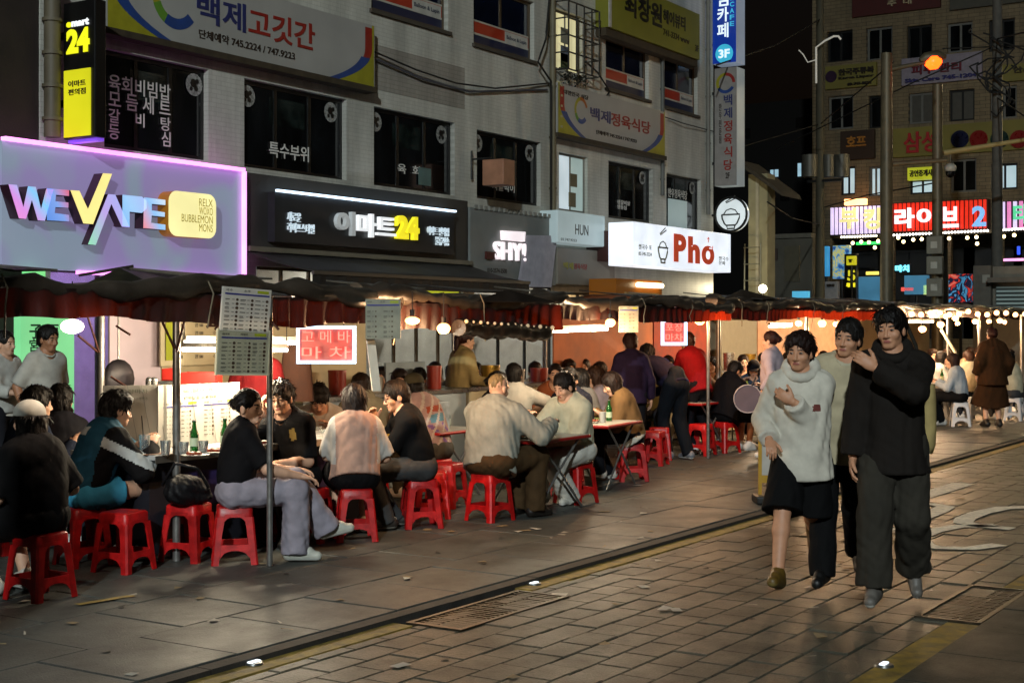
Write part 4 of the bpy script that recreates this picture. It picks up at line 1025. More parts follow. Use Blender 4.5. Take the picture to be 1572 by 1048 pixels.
for i in range(40):
    a = ax0 + (ax1 - ax0) * i / 40; b = ax0 + (ax1 - ax0) * (i + 1) / 40; o_ = .02 * (i % 2); mb.quad([(a, FAC - 1.39 - o_, lz - .051), (b, FAC - 1.41 + o_, lz - .051), (b, FAC - 1.41 + o_, lz - .22), (a, FAC - 1.39 - o_, lz - .22)])
mb.build('valance', M_AWN, aw); MB().box((ax0, FAC - .26, az + .0), (ax1, FAC - .203, az + .07)).build('cassette', mat('awning_case', '#6f6a5c', rough=.5), aw)
# ---- SHY sign
Y = FAC - .22; x0, x1 = F(722, 500, Y).x, F(853, 500, Y).x; z1, z0 = F(722, 318, Y).z, F(725, 432, Y).z
sh_ = thing('grey_shop_sign', 'pale grey shop sign with glowing white SHY! letters and a corrugated corner', 'shop sign', ((x0+x1)/2, Y, z0))
MB().box((x0, Y, z0), (x1, FAC - .003, z1)).build('panel', mat('pale_grey_panel', '#7f827f', rough=.6, var=.12, vscale=2), sh_)
mb = MB(); 
for i in range(17): c_ = F(727 + i * 7.6, 500, Y); mb.box((c_.x, Y - .03, z1 - .02), (c_.x + .09, Y - .001, z1 + .05))
mb.build('scalloped_top', mat('pale_trim', '#8d8c84', rough=.6), sh_)
slab_letters(sh_, 'lettering', 'SHY!', 756, 804, 370, 398, Y, glow('shy_lit', '#fbeef2', .9), bold=.01, depth=.06)
mb = MB().prism([F(772, 354, Y - .07), F(807, 356, Y - .07), F(806, 371, Y - .07), F(773, 368, Y - .07)], (0, .06, 0)); mb.build('lit_bar', glow('shy_lit', '#fbeef2', .9), sh_)
mb = MB().box((F(744, 500, Y).x, Y - .05, F(744, 397, Y).z), (F(757, 500, Y).x, Y - .002, F(744, 386, Y).z)).build('red_block', mat('maroon_block', '#4a1712', rough=.5, emit=.02), sh_)
n = 12; mb = MB()
tl, tr, br, bl_ = F(806, 361, Y), F(854, 362, Y), F(845, 441, Y), F(792, 440, Y)
for i in range(n):
    for half in (0, 1):
        t0, t1 = (i + half * .5) / n, (i + half * .5 + .5) / n; o_ = Vector((0, -.02 - .03 * half, 0)); o2 = Vector((0, -.02 - .03 * (1 - half), 0))
        mb.quad([tl.lerp(tr, t0) + o_, tl.lerp(tr, t1) + o2, bl_.lerp(br, t1) + o2, bl_.lerp(br, t0) + o_])
mb.build('corrugated_sheet', mat('corrugated_mauve', '#98949c', rough=.5, var=.12), sh_)
slab_letters(sh_, 'lettering', '010-2574-2500', 748, 778, 411, 418, Y, INK, bold=.02, depth=.003)
# ---- HUN light box and grey panel, small bracket sign
Y = FAC - .4; x0, x1 = F(856, 500, Y).x, F(929, 500, Y).x; z1, z0 = F(856, 322, Y).z, F(856, 372, Y).z
hn = thing('lit_box_sign', 'pale lit box sign reading HUN between two grey panels', 'shop sign', ((x0+x1)/2, Y, z0))
MB().box((x0, Y, z0), (x1, FAC - .003, z1)).build('light_box', glow('hun_face', '#9fb0b2', .55), hn, bevel=.02)
slab_letters(hn, 'lettering', 'HUN', 883, 903, 344, 360, Y, INK, bold=0, depth=.004); slab_letters(hn, 'lettering', '02.747.9223', 861, 885, 365, 369, Y, INK, bold=0, depth=.003)
Y = FAC - .25; x0, x1 = F(856, 500, Y).x, F(944, 500, Y).x; z1, z0 = F(856, 379, Y).z, F(857, 436, Y).z
gp_ = thing('grey_wall_panel', 'unlit grey sign panel under the HUN box', 'shop sign', ((x0+x1)/2, Y, z0))
MB().box((x0, Y, z0), (x1, FAC - .003, z1)).build('panel', mat('warm_grey_panel', '#7d786d', rough=.5, var=.1, vscale=2), gp_, bevel=.015)
slab_letters(gp_, 'lettering', '백제', 865, 880, 402, 413, Y, OLV, bold=.02, depth=.004); slab_letters(gp_, 'lettering', '정육식당', 881, 901, 404, 413, Y, RED, bold=.02, depth=.004)
a = F(722, 245, FAC - .02); c = F(750, 262, FAC - .5); bs = thing('bracket_sign', 'small orange and white box sign on an iron bracket beside the windows', 'sign', (a.x, FAC, a.z))
MB().cyl((a.x, FAC - .05, a.z + .15), (a.x, FAC - .05, a.z - .35), .02).build('bracket_post', M_BLK, bs)
MB().cyl((a.x, FAC - .05, a.z), (a.x, FAC - .45, a.z), .015).build('bracket_arm', M_BLK, bs)
zt, zb = F(727, 240, FAC - .6).z, F(727, 282, FAC - .6).z
MB().box((a.x - .22, FAC - .85, zb + .02), (a.x + .14, FAC - .42, zt)).build('sign_box', mat('orange_box', '#a8765a', rough=.5, var=.15), bs, bevel=.01)
# ---- big restaurant banner
def arc_sign(name, label, pl, pr, zt, zb, Y, left, right):
    x0, x1 = F(pl, 500, Y).x, F(pr, 500, Y).x
    t = thing(name, label, 'shop sign', ((x0+x1)/2, Y, zb)); H = zt - zb
    MB().box((x0, Y, zb), (x1, FAC - .003, zt)).build('board', mat('banner_white', '#a3a09a', rough=.55, var=.08, vscale=1.5), t)
    for sx, X in ((1, x1), (-1, x0)):
        if (sx > 0 and not right) or (sx < 0 and not left): continue
        pr_ = lambda s, o: Vector((X - sx * (.02 + o), Y - .003, zb + H * s))
        cv = lambda s: .05 + 1.0 * (max(0, .62 - s) / .62) ** 2.2 * .8
        n = 18
        for (a, b, m, w_, k_) in ((0.0, 1.0, OLV, None, .001), (.0, .45, BLU, .22, .003), (.45, .95, RED, .17, .003)):
            mb = MB(); V = []
            for i in range(n + 1):
                s_ = a + (b - a) * i / n; o = cv(s_)
                p, q = (pr_(s_, 0), pr_(s_, o)) if w_ is None else (pr_(s_, o), pr_(s_, o + w_))
                V += [p - Vector((0, k_, 0)), q - Vector((0, k_, 0))]
            mb.add(V, [(2*i, 2*i+1, 2*i+3, 2*i+2) for i in range(n)]); mb.build('arc_band', m, t)
    MB().box((x0 - .03, Y - .03, zb - .09), (x1 + .03, FAC - .004, zb - .004)).build('bottom_rail', mat('rusty_rail', '#3f3424', rough=.8, var=.3), t)
    return t
def ring(mb, c, ro, ri, a0, a1, mi, n=12, d=.003, taper=True):
    V = []
    for i in range(n + 1):
        a = math.radians(a0 + (a1 - a0) * i / n); V += [c + EXF * (ro * math.cos(a)) + EZ * (ro * math.sin(a)), c + EXF * (ri * math.cos(a) ) + EZ * (ri * math.sin(a))]
    mb.add(V, [(2*i, 2*i+1, 2*i+3, 2*i+2) for i in range(n)], mi)
Y = FAC - .2; zb = F(575, 134, Y).z; zt = F(572, 40, Y).z
b1 = arc_sign('restaurant_banner', 'long white restaurant banner with blue and red 백제고깃간 lettering and phone numbers', 163, 575, zt, zb, Y, True, True)
def line(parent, body, pl, pr, zfrac0, zfrac1, m, zb, zt, Y, bold=.016):
    x0, x1 = F(pl, 500, Y).x, F(pr, 500, Y).x; H = zt - zb; mb = MB(); letter(mb, body, (x0, Y - .002, zb + H * zfrac0), EXF, EZ, x1 - x0, H * (zfrac1 - zfrac0), bold=bold, depth=.008); return mb.build('lettering', m, parent)
line(b1, '백제', 302, 377, .36, .78, NAVY, zb, zt, Y, .018); line(b1, '고깃간', 381, 483, .34, .76, RED, zb, zt, Y, .018)
line(b1, '단체예약 745.2224 / 747.9223', 305, 452, .13, .26, INK, zb, zt, Y, .01)
def logo(parent, c, r):
    mb = MB(); ring(mb, c, r, r * .72, 100, 200, 0); ring(mb, c, r, r * .68, 200, 240, 1); ring(mb, c, r, r * .66, 240, 320, 2); ring(mb, c, r, r * .74, 20, 100, 3); mb.build('logo', [OLV, mat('logo_green', '#5d8a2a'), BLU, mat('logo_orange', '#a85a1c')], parent)
lc = Vector((F(270, 500, Y).x, Y - .004, zb + (zt - zb) * .62)); logo(b1, lc, .42)
Y = FAC - .16; zb = F(856, 203, Y).z; zt = F(855, 126, Y).z
b2 = arc_sign('restaurant_banner', 'smaller white restaurant banner with 백제정육식당 lettering between the drainpipe and the yellow sign', 856, 1021, zt, zb, Y, True, True)
line(b2, '백제', 906, 937, .42, .68, NAVY, zb, zt, Y); line(b2, '정육식당', 938, 998, .40, .68, RED, zb, zt, Y); line(b2, '단체예약 745.2224 / 747.9223', 915, 977, .14, .23, INK, zb, zt, Y, .01); line(b2, '대한민국 식당', 865, 903, .80, .89, INK, zb, zt, Y, .01)
logo(b2, Vector((F(892, 500, Y).x, Y - .004, zb + (zt - zb) * .55)), .26)
Y = FAC - .3; zb = F(936, 42, Y).z; zt = zb + 1.02; x0, x1 = F(934, 500, Y).x, F(1074, 500, Y).x
ys = thing('yellow_shop_sign', 'olive yellow shop sign with black Korean letters at the top of the wall', 'shop sign', ((x0+x1)/2, Y, zb))
MB().box((x0, Y, zb), (x1, FAC - .003, zt)).build('board', mat('olive_board', '#7b7a22', rough=.5, var=.12, vscale=1.5), ys); MB().box((x0, Y - .02, zb), (x0 + .1, Y - .001, zt)).build('end_trim', CREAM, ys)
line(ys, '최창원', 959, 1016, .36, .86, M_BLK, zb, zt, Y, .03); line(ys, '헤어뷰티', 1018, 1052, .50, .80, M_BLK, zb, zt, Y, .025); line(ys, '741-3334 www', 1018, 1058, .25, .38, INK, zb, zt, Y, .01); line(ys, '3F', 1067, 1072, .16, .30, INK, zb, zt, Y, .01)
MB().box((x0, Y + .05, zb - .16), (x1, FAC - .004, zb - .004)).build('bottom_rail', mat('rusty_rail', '#3f3424'), ys)
# ---- Pho light box, round bowl sign
Y = FAC - 1.1; x0, x1 = F(972, 500, Y).x, F(1122, 500, Y).x; z1, z0 = F(972, 340, Y).z, F(972, 407, Y).z; H = z1 - z0
ph = thing('noodle_shop_sign', 'bright white light box sign with red Pho lettering and a drawn bowl', 'shop sign', ((x0+x1)/2, Y, z0))
MB().box((x0, Y, z0), (x1, Y + .55, z1)).build('light_box', glow('pho_face', '#dfe6f0', 1.05), ph, bevel=.015)
MB().box((x0 + .1, Y + .56, z0 + .1), (x1 - .1, FAC - .003, z1 - .15)).build('mount', mat('maroon_mount', '#3b1710', rough=.6), ph)
PR = mat('pho_red', '#c8462a', rough=.5, var=0, emit=.45)
line(ph, 'P', 1034, 1053, .16, .84, PR, z0, z1, Y, .05); line(ph, 'h', 1056, 1074, .16, .82, PR, z0, z1, Y, .05); line(ph, 'ơ', 1077, 1096, .16, .64, PR, z0, z1, Y, .05); 
hk = MB().tube([Vector((F(1087, 500, Y).x + dx, Y - .008, z0 + H * (.72 + dz))) for dx, dz in ((-.04, .08), (.0, .12), (.03, .09), (.0, .04), (0, .0))], .012, 5); hk.build('lettering', PR, ph)
GI = mat('pale_ink', '#8d8c7c', rough=.6, var=0)
def bowl(parent, c, s, ex, n_, m):
    mb = MB(); P = lambda a, b: c + ex * a * s + EZ * b * s + n_ * .006
    mb.tube([P(-.5, .1), P(-.47, -.1), P(-.35, -.35), P(-.25, -.45), P(.25, -.45), P(.35, -.35), P(.47, -.1), P(.5, .1), P(-.5, .1)], .018 * s / .4, 5)
    mb.tube([P(-.22, -.46), P(-.2, -.62), P(.2, -.62), P(.22, -.46)], .018 * s / .4, 5); mb.tube([P(-.4, .12), P(-.25, .32), P(0, .4), P(.25, .32), P(.4, .12)], .012 * s / .4, 5)
    mb.tube([P(-.3, .75), P(.25, 1.05)], .012 * s / .4, 5); mb.tube([P(-.25, .7), P(.35, .95)], .012 * s / .4, 5); mb.build('bowl_drawing', m, parent)
bowl(ph, Vector((F(1017, 500, Y).x, Y - .004, z0 + H * .42)), .42, EXF, Vector((0, -1, 0)), GI)
line(ph, '쌀국수 포', 980, 1000, .38, .5, GI, z0, z1, Y, .0); line(ph, '02-745-2224', 980, 1000, .24, .32, GI, z0, z1, Y, .0); line(ph, '쌀국수\n분짜', 1103, 1118, .18, .40, GI, z0, z1, Y, .0)
XS = BX1 - .15                      # the signs that stand out from the building's corner
c = onX(1122, 329, XS); rr = (onX(1122, 303, XS).z - c.z)
rs = thing('round_sign', 'round white lit sign with a drawn noodle bowl beside the light box', 'sign', (XS, c.y, c.z))
mb = MB().cyl((XS, c.y, c.z), (XS + .16, c.y, c.z), rr, n=32, sm=False); mb.build('lit_disc', glow('round_face', '#c9d2d4', .8), rs)
mb = MB().tube([Vector((XS + .0, c.y + rr * math.cos(a), c.z + rr * math.sin(a))) for a in np.linspace(0, 2 * math.pi, 33)], .03, 6); mb.build('rim', M_BLK, rs)
bowl(rs, c + EZ * -.05, rr * 1.15, EXP, Vector((-1, 0, 0)), mat('bowl_ink', '#4a4a44', rough=.6, var=0)); MB().cyl((XS + .08, c.y + rr * .9, c.z), (XS + .08, FAC, c.z), .03).build('bracket', M_BLK, rs)
# ---- signs across the street line at the corner
def blade(name, label, pl, pr, pt, pb, X, th, face, side, cat='sign'):
    a, b = onX(pl, 500, X).y, onX(pr, 500, X).y; z1, z0 = onX(pl, pt, X).z, onX(pl, pb, X).z
    t = thing(name, label, cat, (X, (a+b)/2, z0)); mb = MB(); mb.box((X, b, z0), (X + th, a, z1)); 
    mb.m = [0 if i == 5 else 1 for i in range(6)]; o = mb.build('sign_box', [face, side], t)
    for zz in (z0 + (z1-z0)*.2, z0 + (z1-z0)*.8): MB().box((X + th*.3, a - .002, zz - .03), (X + th*.6, FAC + .6, zz + .03)).build('bracket', M_BLK, t)
    return t, a, b, z0, z1
def btext(t, X, a, b, z0, z1, body, fy0, fy1, fz0, fz1, m, bold=.03):
    W, H = a - b, z1 - z0; mb = MB(); letter(mb, body, (X - .002, a - W * fy0, z0 + H * fz0), EXP, EZ, W * (fy1 - fy0), H * (fz1 - fz0), bold=bold, depth=.008); return mb.build('lettering', m, t)
X = BX1 - .2
t, a, b, z0, z1 = blade('vertical_sign', 'blue lit vertical sign reading 게임카페 at the building corner', 1094, 1130, -60, 99, X, .5, glow('deep_blue_face', '#0a2f8c', .55), glow('blue_sign_side', '#9aa6b8', .35))
WL = glow('blade_white', '#dceaf0', .95); CY = glow('blade_cyan', '#3fb6d8', .6)
for i, ch in enumerate('게임카페'): btext(t, X, a, b, z0, z1, ch, .2, .68, .70 - i * .152, .70 - i * .152 + .14, WL, .02)
for i, ch in enumerate('GAMECAFE'): btext(t, X, a, b, z0, z1, ch, .74, .92, .78 - i * .062, .78 - i * .062 + .045, CY, .02)
cy_ = (a + b) / 2; MB().cyl((X - .01, cy_, z0 + (z1 - z0) * .09), (X - .002, cy_, z0 + (z1 - z0) * .09), .22, n=24).build('badge', CY, t); mb = MB(); letter(mb, '3F', (X - .012, cy_ + .14, z0 + (z1 - z0) * .09 - .1), EXP, EZ, .28, .2, bold=.03, depth=.006); mb.build('lettering', WL, t)
t, a, b, z0, z1 = blade('vertical_sign', 'dim white vertical sign reading 백제정육식당 under the blue one', 1097, 1131, 106, 286, X, .45, mat('dim_blade', '#8a8580', rough=.5, emit=.02), glow('dim_side', '#9aa5a8', .30))
for i, (ch, m) in enumerate(zip('백제정육식당', (NAVY, NAVY, RED, RED, RED, RED))): btext(t, X, a, b, z0, z1, ch, .42, .8, .68 - i * .11, .68 - i * .11 + .09, m, .018)
btext(t, X, a, b, z0, z1, '한\n우\n전\n문\n점', .2, .32, .36, .70, INK, .01); btext(t, X, a, b, z0, z1, '2F', .5, .68, .06, .11, INK, .02)
mb = MB(); cc = Vector((X - .003, (a + b) / 2, z0 + (z1 - z0) * .87)); rr = .24
for a0, a1, m in ((90, 210, 0), (210, 330, 1), (0, 90, 2)):
    V = []
    for i in range(9):
        q = math.radians(a0 + (a1 - a0) * i / 8); V += [cc + EXP * rr * math.cos(q) + EZ * rr * math.sin(q), cc + EXP * rr * .7 * math.cos(q) + EZ * rr * .7 * math.sin(q)]
    mb.add(V, [(2*i, 2*i+1, 2*i+3, 2*i+2) for i in range(8)], m)
mb.build('logo', [OLV, BLU, RED], t)
# emart24 projecting sign
X = F(97, 100, FAC).x - .15; a = FAC - .05; 
ya = onX(97, 100, X).y; yb = onX(146, 100, X).y; z1 = onX(97, 6, X).z; z0 = onX(104, 214, X).z
ps = thing('projecting_sign', 'black projecting sign with yellow 24 and a yellow lit lower panel', 'sign', (X, (ya + yb) / 2, z0))
MB().box((X, yb, z0), (X + .17, ya, z1)).build('sign_box', mat('sign_black', '#0c0b0b', rough=.4, var=.2), ps, bevel=.015)
H, W = z1 - z0, ya - yb
MB().box((X - .02, yb + W * .12, z0 + .02), (X - .002, ya - W * .06, z0 + H * .50)).build('yellow_panel', glow('yellow_panel', '#d4cf1c', .75), ps)
def pt_(body, y0, y1, f0, f1, m, bold=.03, o=.003):
    mb = MB(); letter(mb, body, (X - o, ya - W * y0, z0 + H * f0), EXP, EZ, W * (y1 - y0), H * (f1 - f0), bold=bold, depth=.01); mb.build('lettering', m, ps)
pt_('24', .12, .84, .62, .80, glow('lit_lime', '#e4e31e', .95), .05); pt_('e', .12, .27, .815, .855, glow('lit_lime', '#e4e31e', .95), .04); pt_('mart', .28, .82, .815, .865, LW, .04)
pt_('이마트', .22, .76, .375, .42, INK, .008, .022); pt_('편의점', .22, .76, .315, .36, INK, .008, .022)
MB().box((X + .05, yb + .03, z0 - .04), (X + .16, ya - .03, z0 - .003)).build('violet_underside', glow('violet_led', '#7a4ad8', .8), ps)
for zz in (z0 + H * .25, z0 + H * .75): MB().box((X + .05, ya - .003, zz), (X + .12, FAC + .1, zz + .08)).build('bracket', M_BLK, ps)
# small amber canopy with tube lights under the Pho sign
Y = FAC - .9; p = F(975, 440, Y); am = thing('amber_canopy', 'small amber lit canopy with a price strip under the noodle sign', 'canopy', (p.x, Y, p.z))
x0, x1 = F(946, 500, Y).x, F(1016, 500, Y).x
MB().box((x0, Y, F(960, 452, Y).z), (x1, FAC - .3, F(960, 428, Y).z)).build('canopy_box', glow('amber_face', '#8a5010', .14), am)
MB().cyl((F(975, 500, Y).x, Y - .06, F(975, 437, Y).z), (F(1012, 500, Y).x, Y - .06, F(975, 437, Y).z), .05).build('tube', glow('canopy_tube', '#ffe9b8', 6), am)
MB().box((F(958, 500, Y).x, Y - .05, F(958, 458, Y).z), (F(1008, 500, Y).x, Y - .003, F(958, 448, Y).z)).build('price_strip', mat('tan_strip', '#a8885a', rough=.6), am)
# ------------------------------------------------------------------ the far end: beige building with signs, poles, wires
XB = 59.0
def Bp(px, py, X=XB): return onX(px, py, X)
def BR(pl, pr, pt, pb, X=XB): return Bp(pr, 500, X).y, Bp(pl, 500, X).y, Bp(pl, pb, X).z, Bp(pl, pt, X).z
mpB = lambda u, v, w_=0: Vector((XB + w_, u, v))
bb = thing('sign_covered_building', 'beige tiled building covered with shop signs at the far end of the street', 'building', (XB, Bp(1400, 500).y, 0))
WA = [BR(1269, 1309, 50, 97), BR(1330, 1370, 44, 94), BR(1392, 1431, 41, 92), BR(1454, 1493, 37, 82), BR(1518, 1558, 32, 80)]
WB = [BR(1271, 1310, 149, 200), BR(1333, 1370, 148, 198), BR(1395, 1433, 144, 191), BR(1457, 1496, 139, 187), BR(1520, 1561, 134, 184)]
WC = [BR(1290, 1313, 256, 300), BR(1334, 1352, 256, 302), BR(1396, 1434, 276, 299), BR(1459, 1499, 245, 296), BR(1521, 1562, 252, 292)]
GFB = [BR(1277, 1352, 366, 520), BR(1372, 1455, 362, 520), BR(1460, 1530, 360, 520), BR(1540, 1600, 355, 520)]
GFB = [(a, b, max(.02, c), d) for a, b, c, d in GFB]
yl, yr = Bp(1247, 500).y, Bp(1640, 500).y
mb = MB(); wallmesh(mb, mpB, yr, yl, 0, 17.5, WA + WB + WC + GFB, .25)
mb.quad([(XB, yl, 0), (XB + 10, yl, 0), (XB + 10, yl, 17.5), (XB, yl, 17.5)]); mb.quad([(XB, yr, 17.5), (XB, yl, 17.5), (XB + 10, yl, 17.5), (XB + 10, yr, 17.5)]); mb.quad([(XB + 10, yr, 0), (XB + 10, yl, 0), (XB + 10, yl, 17.5), (XB + 10, yr, 17.5)])
M_BEIGE = tile_mat('beige_tile', '#867659', '#77684e', '#4e4433', .45, .15, .6, 'yz'); mb.build('wall', M_BEIGE, bb)
fr = mat('far_frame', '#6a6a66', rough=.5); LITW = [glow('far_lit_a', '#b6cfd8', .7), glow('far_lit_b', '#9fb0b0', .35)]
for r_, ws in enumerate((WA, WB, WC)):
    for i, o_ in enumerate(ws):
        pm = LITW[0] if (r_ == 2 and i != 3) else M_PANE
        if r_ == 1 and i in (2, 3): pm = [mat('blind_pane', '#4c4a44', rough=.5)] * 2
        window(mpB, *o_, bb, fr if (r_ + i) % 2 else M_BLK, 2, pm, .09, .22)
# ground floor: dark rooms with coloured lights
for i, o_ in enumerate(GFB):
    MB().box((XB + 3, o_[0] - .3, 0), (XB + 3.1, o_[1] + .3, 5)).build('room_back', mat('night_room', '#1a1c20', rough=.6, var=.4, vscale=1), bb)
# small lamps along the fascia
def bulbrow(px0, px1, py0, py1, n, col, s, X, par, r=.05):
    mb = MB()
    for i in range(n):
        t = i / (n - 1); p = Bp(px0 + (px1 - px0) * t, py0 + (py1 - py0) * t, X); mb.ball(p, r, seg=6, rings=4)
    o = mb.build('bulb_row', glow('row_' + col[1:], col, s), par); o['kind'] = 'stuff'
def striped_sign(nm, label, pl, pr, pt, pb, base, st, n, X=XB - .5, deep=.12):
    y0, y1, z0, z1 = BR(pl, pr, pt, pb, X); t = thing(nm, label, 'sign', (X, (y0 + y1) / 2, z0))
    MB().box((X, y0, z0), (XB - .01, y1, z1)).build('back', base, t)
    for i in range(n):
        a = y0 + (y1 - y0) * (i + .22) / n; b = y0 + (y1 - y0) * (i + .78) / n
        MB().box((X - deep, a, z0 + .04), (X - .002, b, z1 - .04)).build('light_tube', st[i % len(st)] if isinstance(st, list) else st, t)
    return t
def bl(t, body, pl, pr, pt, pb, X, m, bold=.06, shear=0):
    a = Bp(pl, pb, X); W = a.y - Bp(pr, 500, X).y; H = Bp(pl, pt, X).z - a.z; mb = MB(); letter(mb, body, a, EXP, EZ, W, H, bold=bold, depth=.1, shear=shear); return mb.build('lettering', m, t)
DK = mat('night_board', '#17121a', rough=.6)
t = striped_sign('live_sign', 'sign of pale violet light tubes with yellow 부킹 letters', 1275, 1353, 318, 362, DK, glow('lilac_tube', '#d8c8f0', .95), 12)
bl(t, '부', 1290, 1318, 320, 352, XB - .75, glow('pale_yellow', '#efe39a', 1.0), .03); bl(t, '킹', 1326, 1352, 320, 353, XB - .75, glow('pale_yellow', '#efe39a', 1.0), .03)
bulbrow(1292, 1345, 364, 362, 14, '#fff2d0', 5, XB - .6, t)
t = striped_sign('live_sign', 'sign of red light tubes with white 라이브 and a blue 2', 1366, 1516, 312, 357, mat('red_board', '#3a0b08', rough=.5), glow('red_tube', '#e0301c', .85), 22)
WHT = glow('sign_white_lit', '#f2f6fa', 1.1); bl(t, '라', 1374, 1404, 320, 351, XB - .75, WHT, .035); bl(t, '이', 1408, 1440, 319, 348, XB - .75, WHT, .035); bl(t, '브', 1446, 1472, 318, 350, XB - .75, WHT, .035); bl(t, '2', 1493, 1514, 317, 348, XB - .75, glow('sky_letter', '#7fb8ee', .95), .03)
bulbrow(1372, 1516, 361, 354, 30, '#fff6ea', 6, XB - .6, t)
t = striped_sign('live_sign', 'pink and green tube sign at the right edge of the photo', 1536, 1610, 309, 355, DK, [glow('pink_tube', '#e884c0', .8), glow('lilac_tube', '#d8c8f0', .95)], 8)
bl(t, '타', 1556, 1580, 314, 344, XB - .75, glow('green_letter', '#5fd8a0', .9), .03); bulbrow(1540, 1572, 353, 351, 8, '#fff6ea', 6, XB - .6, t)
def board(nm, label, pl, pr, pt, pb, m, X=XB - .2, texts=(), cat='shop sign', th=None):
    y0, y1, z0, z1 = BR(pl, pr, pt, pb, X); t = thing(nm, label, cat, (X, (y0 + y1) / 2, z0)); MB().box((X, y0, z0), (X + (th or (XB - X - .01)), y1, z1)).build('board', m, t)
    for (body, a, b, c, d, mm) in texts: bl(t, body, a, b, c, d, X - .003, mm, .02)
    return t
OL2 = mat('far_olive', '#7c7434', rough=.6, var=.15, vscale=.6); BR2 = mat('far_brown_ink', '#2a2014', rough=.6)
board('wall_sign', 'olive sign with a purple disc and dark letters on the far building', 1267, 1345, 103, 138, OL2, texts=(('한국주류복', 1288, 1342, 107, 117, BR2), ('Korea Liquor', 1288, 1342, 119, 124, BR2), ('02-745-8812', 1302, 1338, 128, 132, BR2)))
p = Bp(1276, 118, XB - .21); d = thing('round_emblem', 'round purple emblem on the olive sign of the far building', 'emblem', tuple(p)); MB().cyl((p.x - .04, p.y, p.z), (p.x, p.y, p.z), .25, n=20).build('disc', mat('purple_disc', '#2c1030', rough=.5), d)
board('wall_sign', 'white and violet sign just below the orange street lamp', 1384, 1507, 91, 132, mat('far_white', '#8d8694', rough=.5), texts=(('피부 관리', 1400, 1476, 102, 116, mat('wine_ink', '#6a1426')), ('Skin Care 745-1204', 1390, 1500, 122, 128, mat('violet_ink', '#2c2a70')),))
board('wall_sign', 'olive sign partly hidden by the pole at the right edge', 1538, 1600, 100, 126, OL2, texts=(('안스', 1556, 1585, 104, 113, BR2),))
board('wall_sign', 'olive and grey sign with a red Korean word and coloured discs', 1371, 1600, 198, 242, OL2, texts=(('삼성', 1388, 1440, 204, 236, mat('far_red', '#9c1c22', rough=.5, emit=.05)),))
for px, c in ((1474, '#161a3a'), (1503, '#7a1614'), (1535, '#16302a'), (1565, '#7a1614')):
    p = Bp(px, 214, XB - .21); d = thing('sign_disc', 'disc on the far olive sign', 'disc', tuple(p), 0, 'coloured discs on the far olive sign'); d['label'] = {1474: 'dark navy disc on the far olive sign', 1503: 'red disc next to the navy one on the far sign', 1535: 'dark green disc on the far sign behind the pole', 1565: 'red disc at the right edge on the far sign'}[px]
    MB().cyl((p.x - .08, p.y, p.z), (p.x, p.y, p.z), .36, n=20).build('disc', mat('disc' + c[1:], c, rough=.3), d)
board('wall_sign', 'dark red banner high on the far building', 1308, 1443, -30, 27, mat('far_maroon', '#4a1410', rough=.6), texts=(('주  대', 1363, 1400, 2, 11, mat('cream_ink', '#b8a888')),))
board('wall_sign', 'dim grey sign at the top right corner', 1458, 1610, -30, 16, mat('far_grey', '#4a483f', rough=.6))
board('wall_sign', 'dark brown sign with small lights left of the big pole', 1290, 1342, 202, 246, mat('far_darkbrown', '#33200f', rough=.6), texts=(('호프', 1300, 1330, 210, 226, mat('amber_ink', '#8a5a1c', emit=.1)),))
board('wall_sign', 'small lime lit sign over the far lit window', 1393, 1436, 258, 277, glow('lime_sign', '#b9bf2e', .55), texts=(('공인중개사', 1397, 1432, 262, 272, BR2),), X=XB - .3)
board('wall_lamp', 'orange lit hood over the violet tube sign', 1296, 1328, 306, 315, glow('hood_lamp', '#ffb070', 4), X=XB - 1.0, cat='lamp', th=.3)
# street-level boards and neon in front of the far building
XC = 55.0
def lit(nm, label, pl, pr, pt, pb, m, X=XC, cat='sign', th=.25, texts=(), post=True):
    y0, y1, z0, z1 = BR(pl, pr, pt, pb, X); t = thing(nm, label, cat, (X, (y0 + y1) / 2, 0 if post else z0)); MB().box((X, y0, z0), (X + th, y1, z1)).build('lit_face', m, t, bevel=.02)
    if post: MB().cyl((X + th / 2, (y0 + y1) / 2, 0), (X + th / 2, (y0 + y1) / 2, z0 - .003), .06).build('post', M_BLK, t)
    for (body, a, b, c, d, mm) in texts: bl(t, body, a, b, c, d, X - .003, mm, .03)
    return t
def poster_mat(name, cols, sc, s):
    m = mat(name, cols[0], rough=.5, var=0, emit=s); t = m.node_tree; b = t.nodes['Principled BSDF']; tc = t.nodes.new('ShaderNodeTexCoord'); n = t.nodes.new('ShaderNodeTexNoise'); n.inputs['Scale'].default_value = sc; n.inputs['Detail'].default_value = 2; n.inputs['Distortion'].default_value = 1.5
    t.links.new(tc.outputs['Object'], n.inputs['Vector']); r = t.nodes.new('ShaderNodeValToRGB'); r.color_ramp.interpolation = 'CONSTANT'; t.links.new(n.outputs[0], r.inputs[0]); e = r.color_ramp.elements
    while len(e) < len(cols): e.new(.5)
    for i, c in enumerate(cols): e[i].position = .25 + .5 * i / len(cols); e[i].color = (*rgb(c), 1)
    t.links.new(r.outputs[0], b.inputs['Base Color']); t.links.new(r.outputs[0], b.inputs['Emission Color']); return m
lit('lit_pillar', 'cyan lit strip beside the bright poster', 1263, 1271, 378, 424, glow('cyan_strip', '#3f9fd8', .6))
lit('lit_poster', 'bright blue and yellow lit poster beside the black number sign', 1278, 1304, 377, 428, poster_mat('poster_blue', ('#2a5fb0', '#6fb0e0', '#d8d890', '#9fc8e8'), 3, .4))
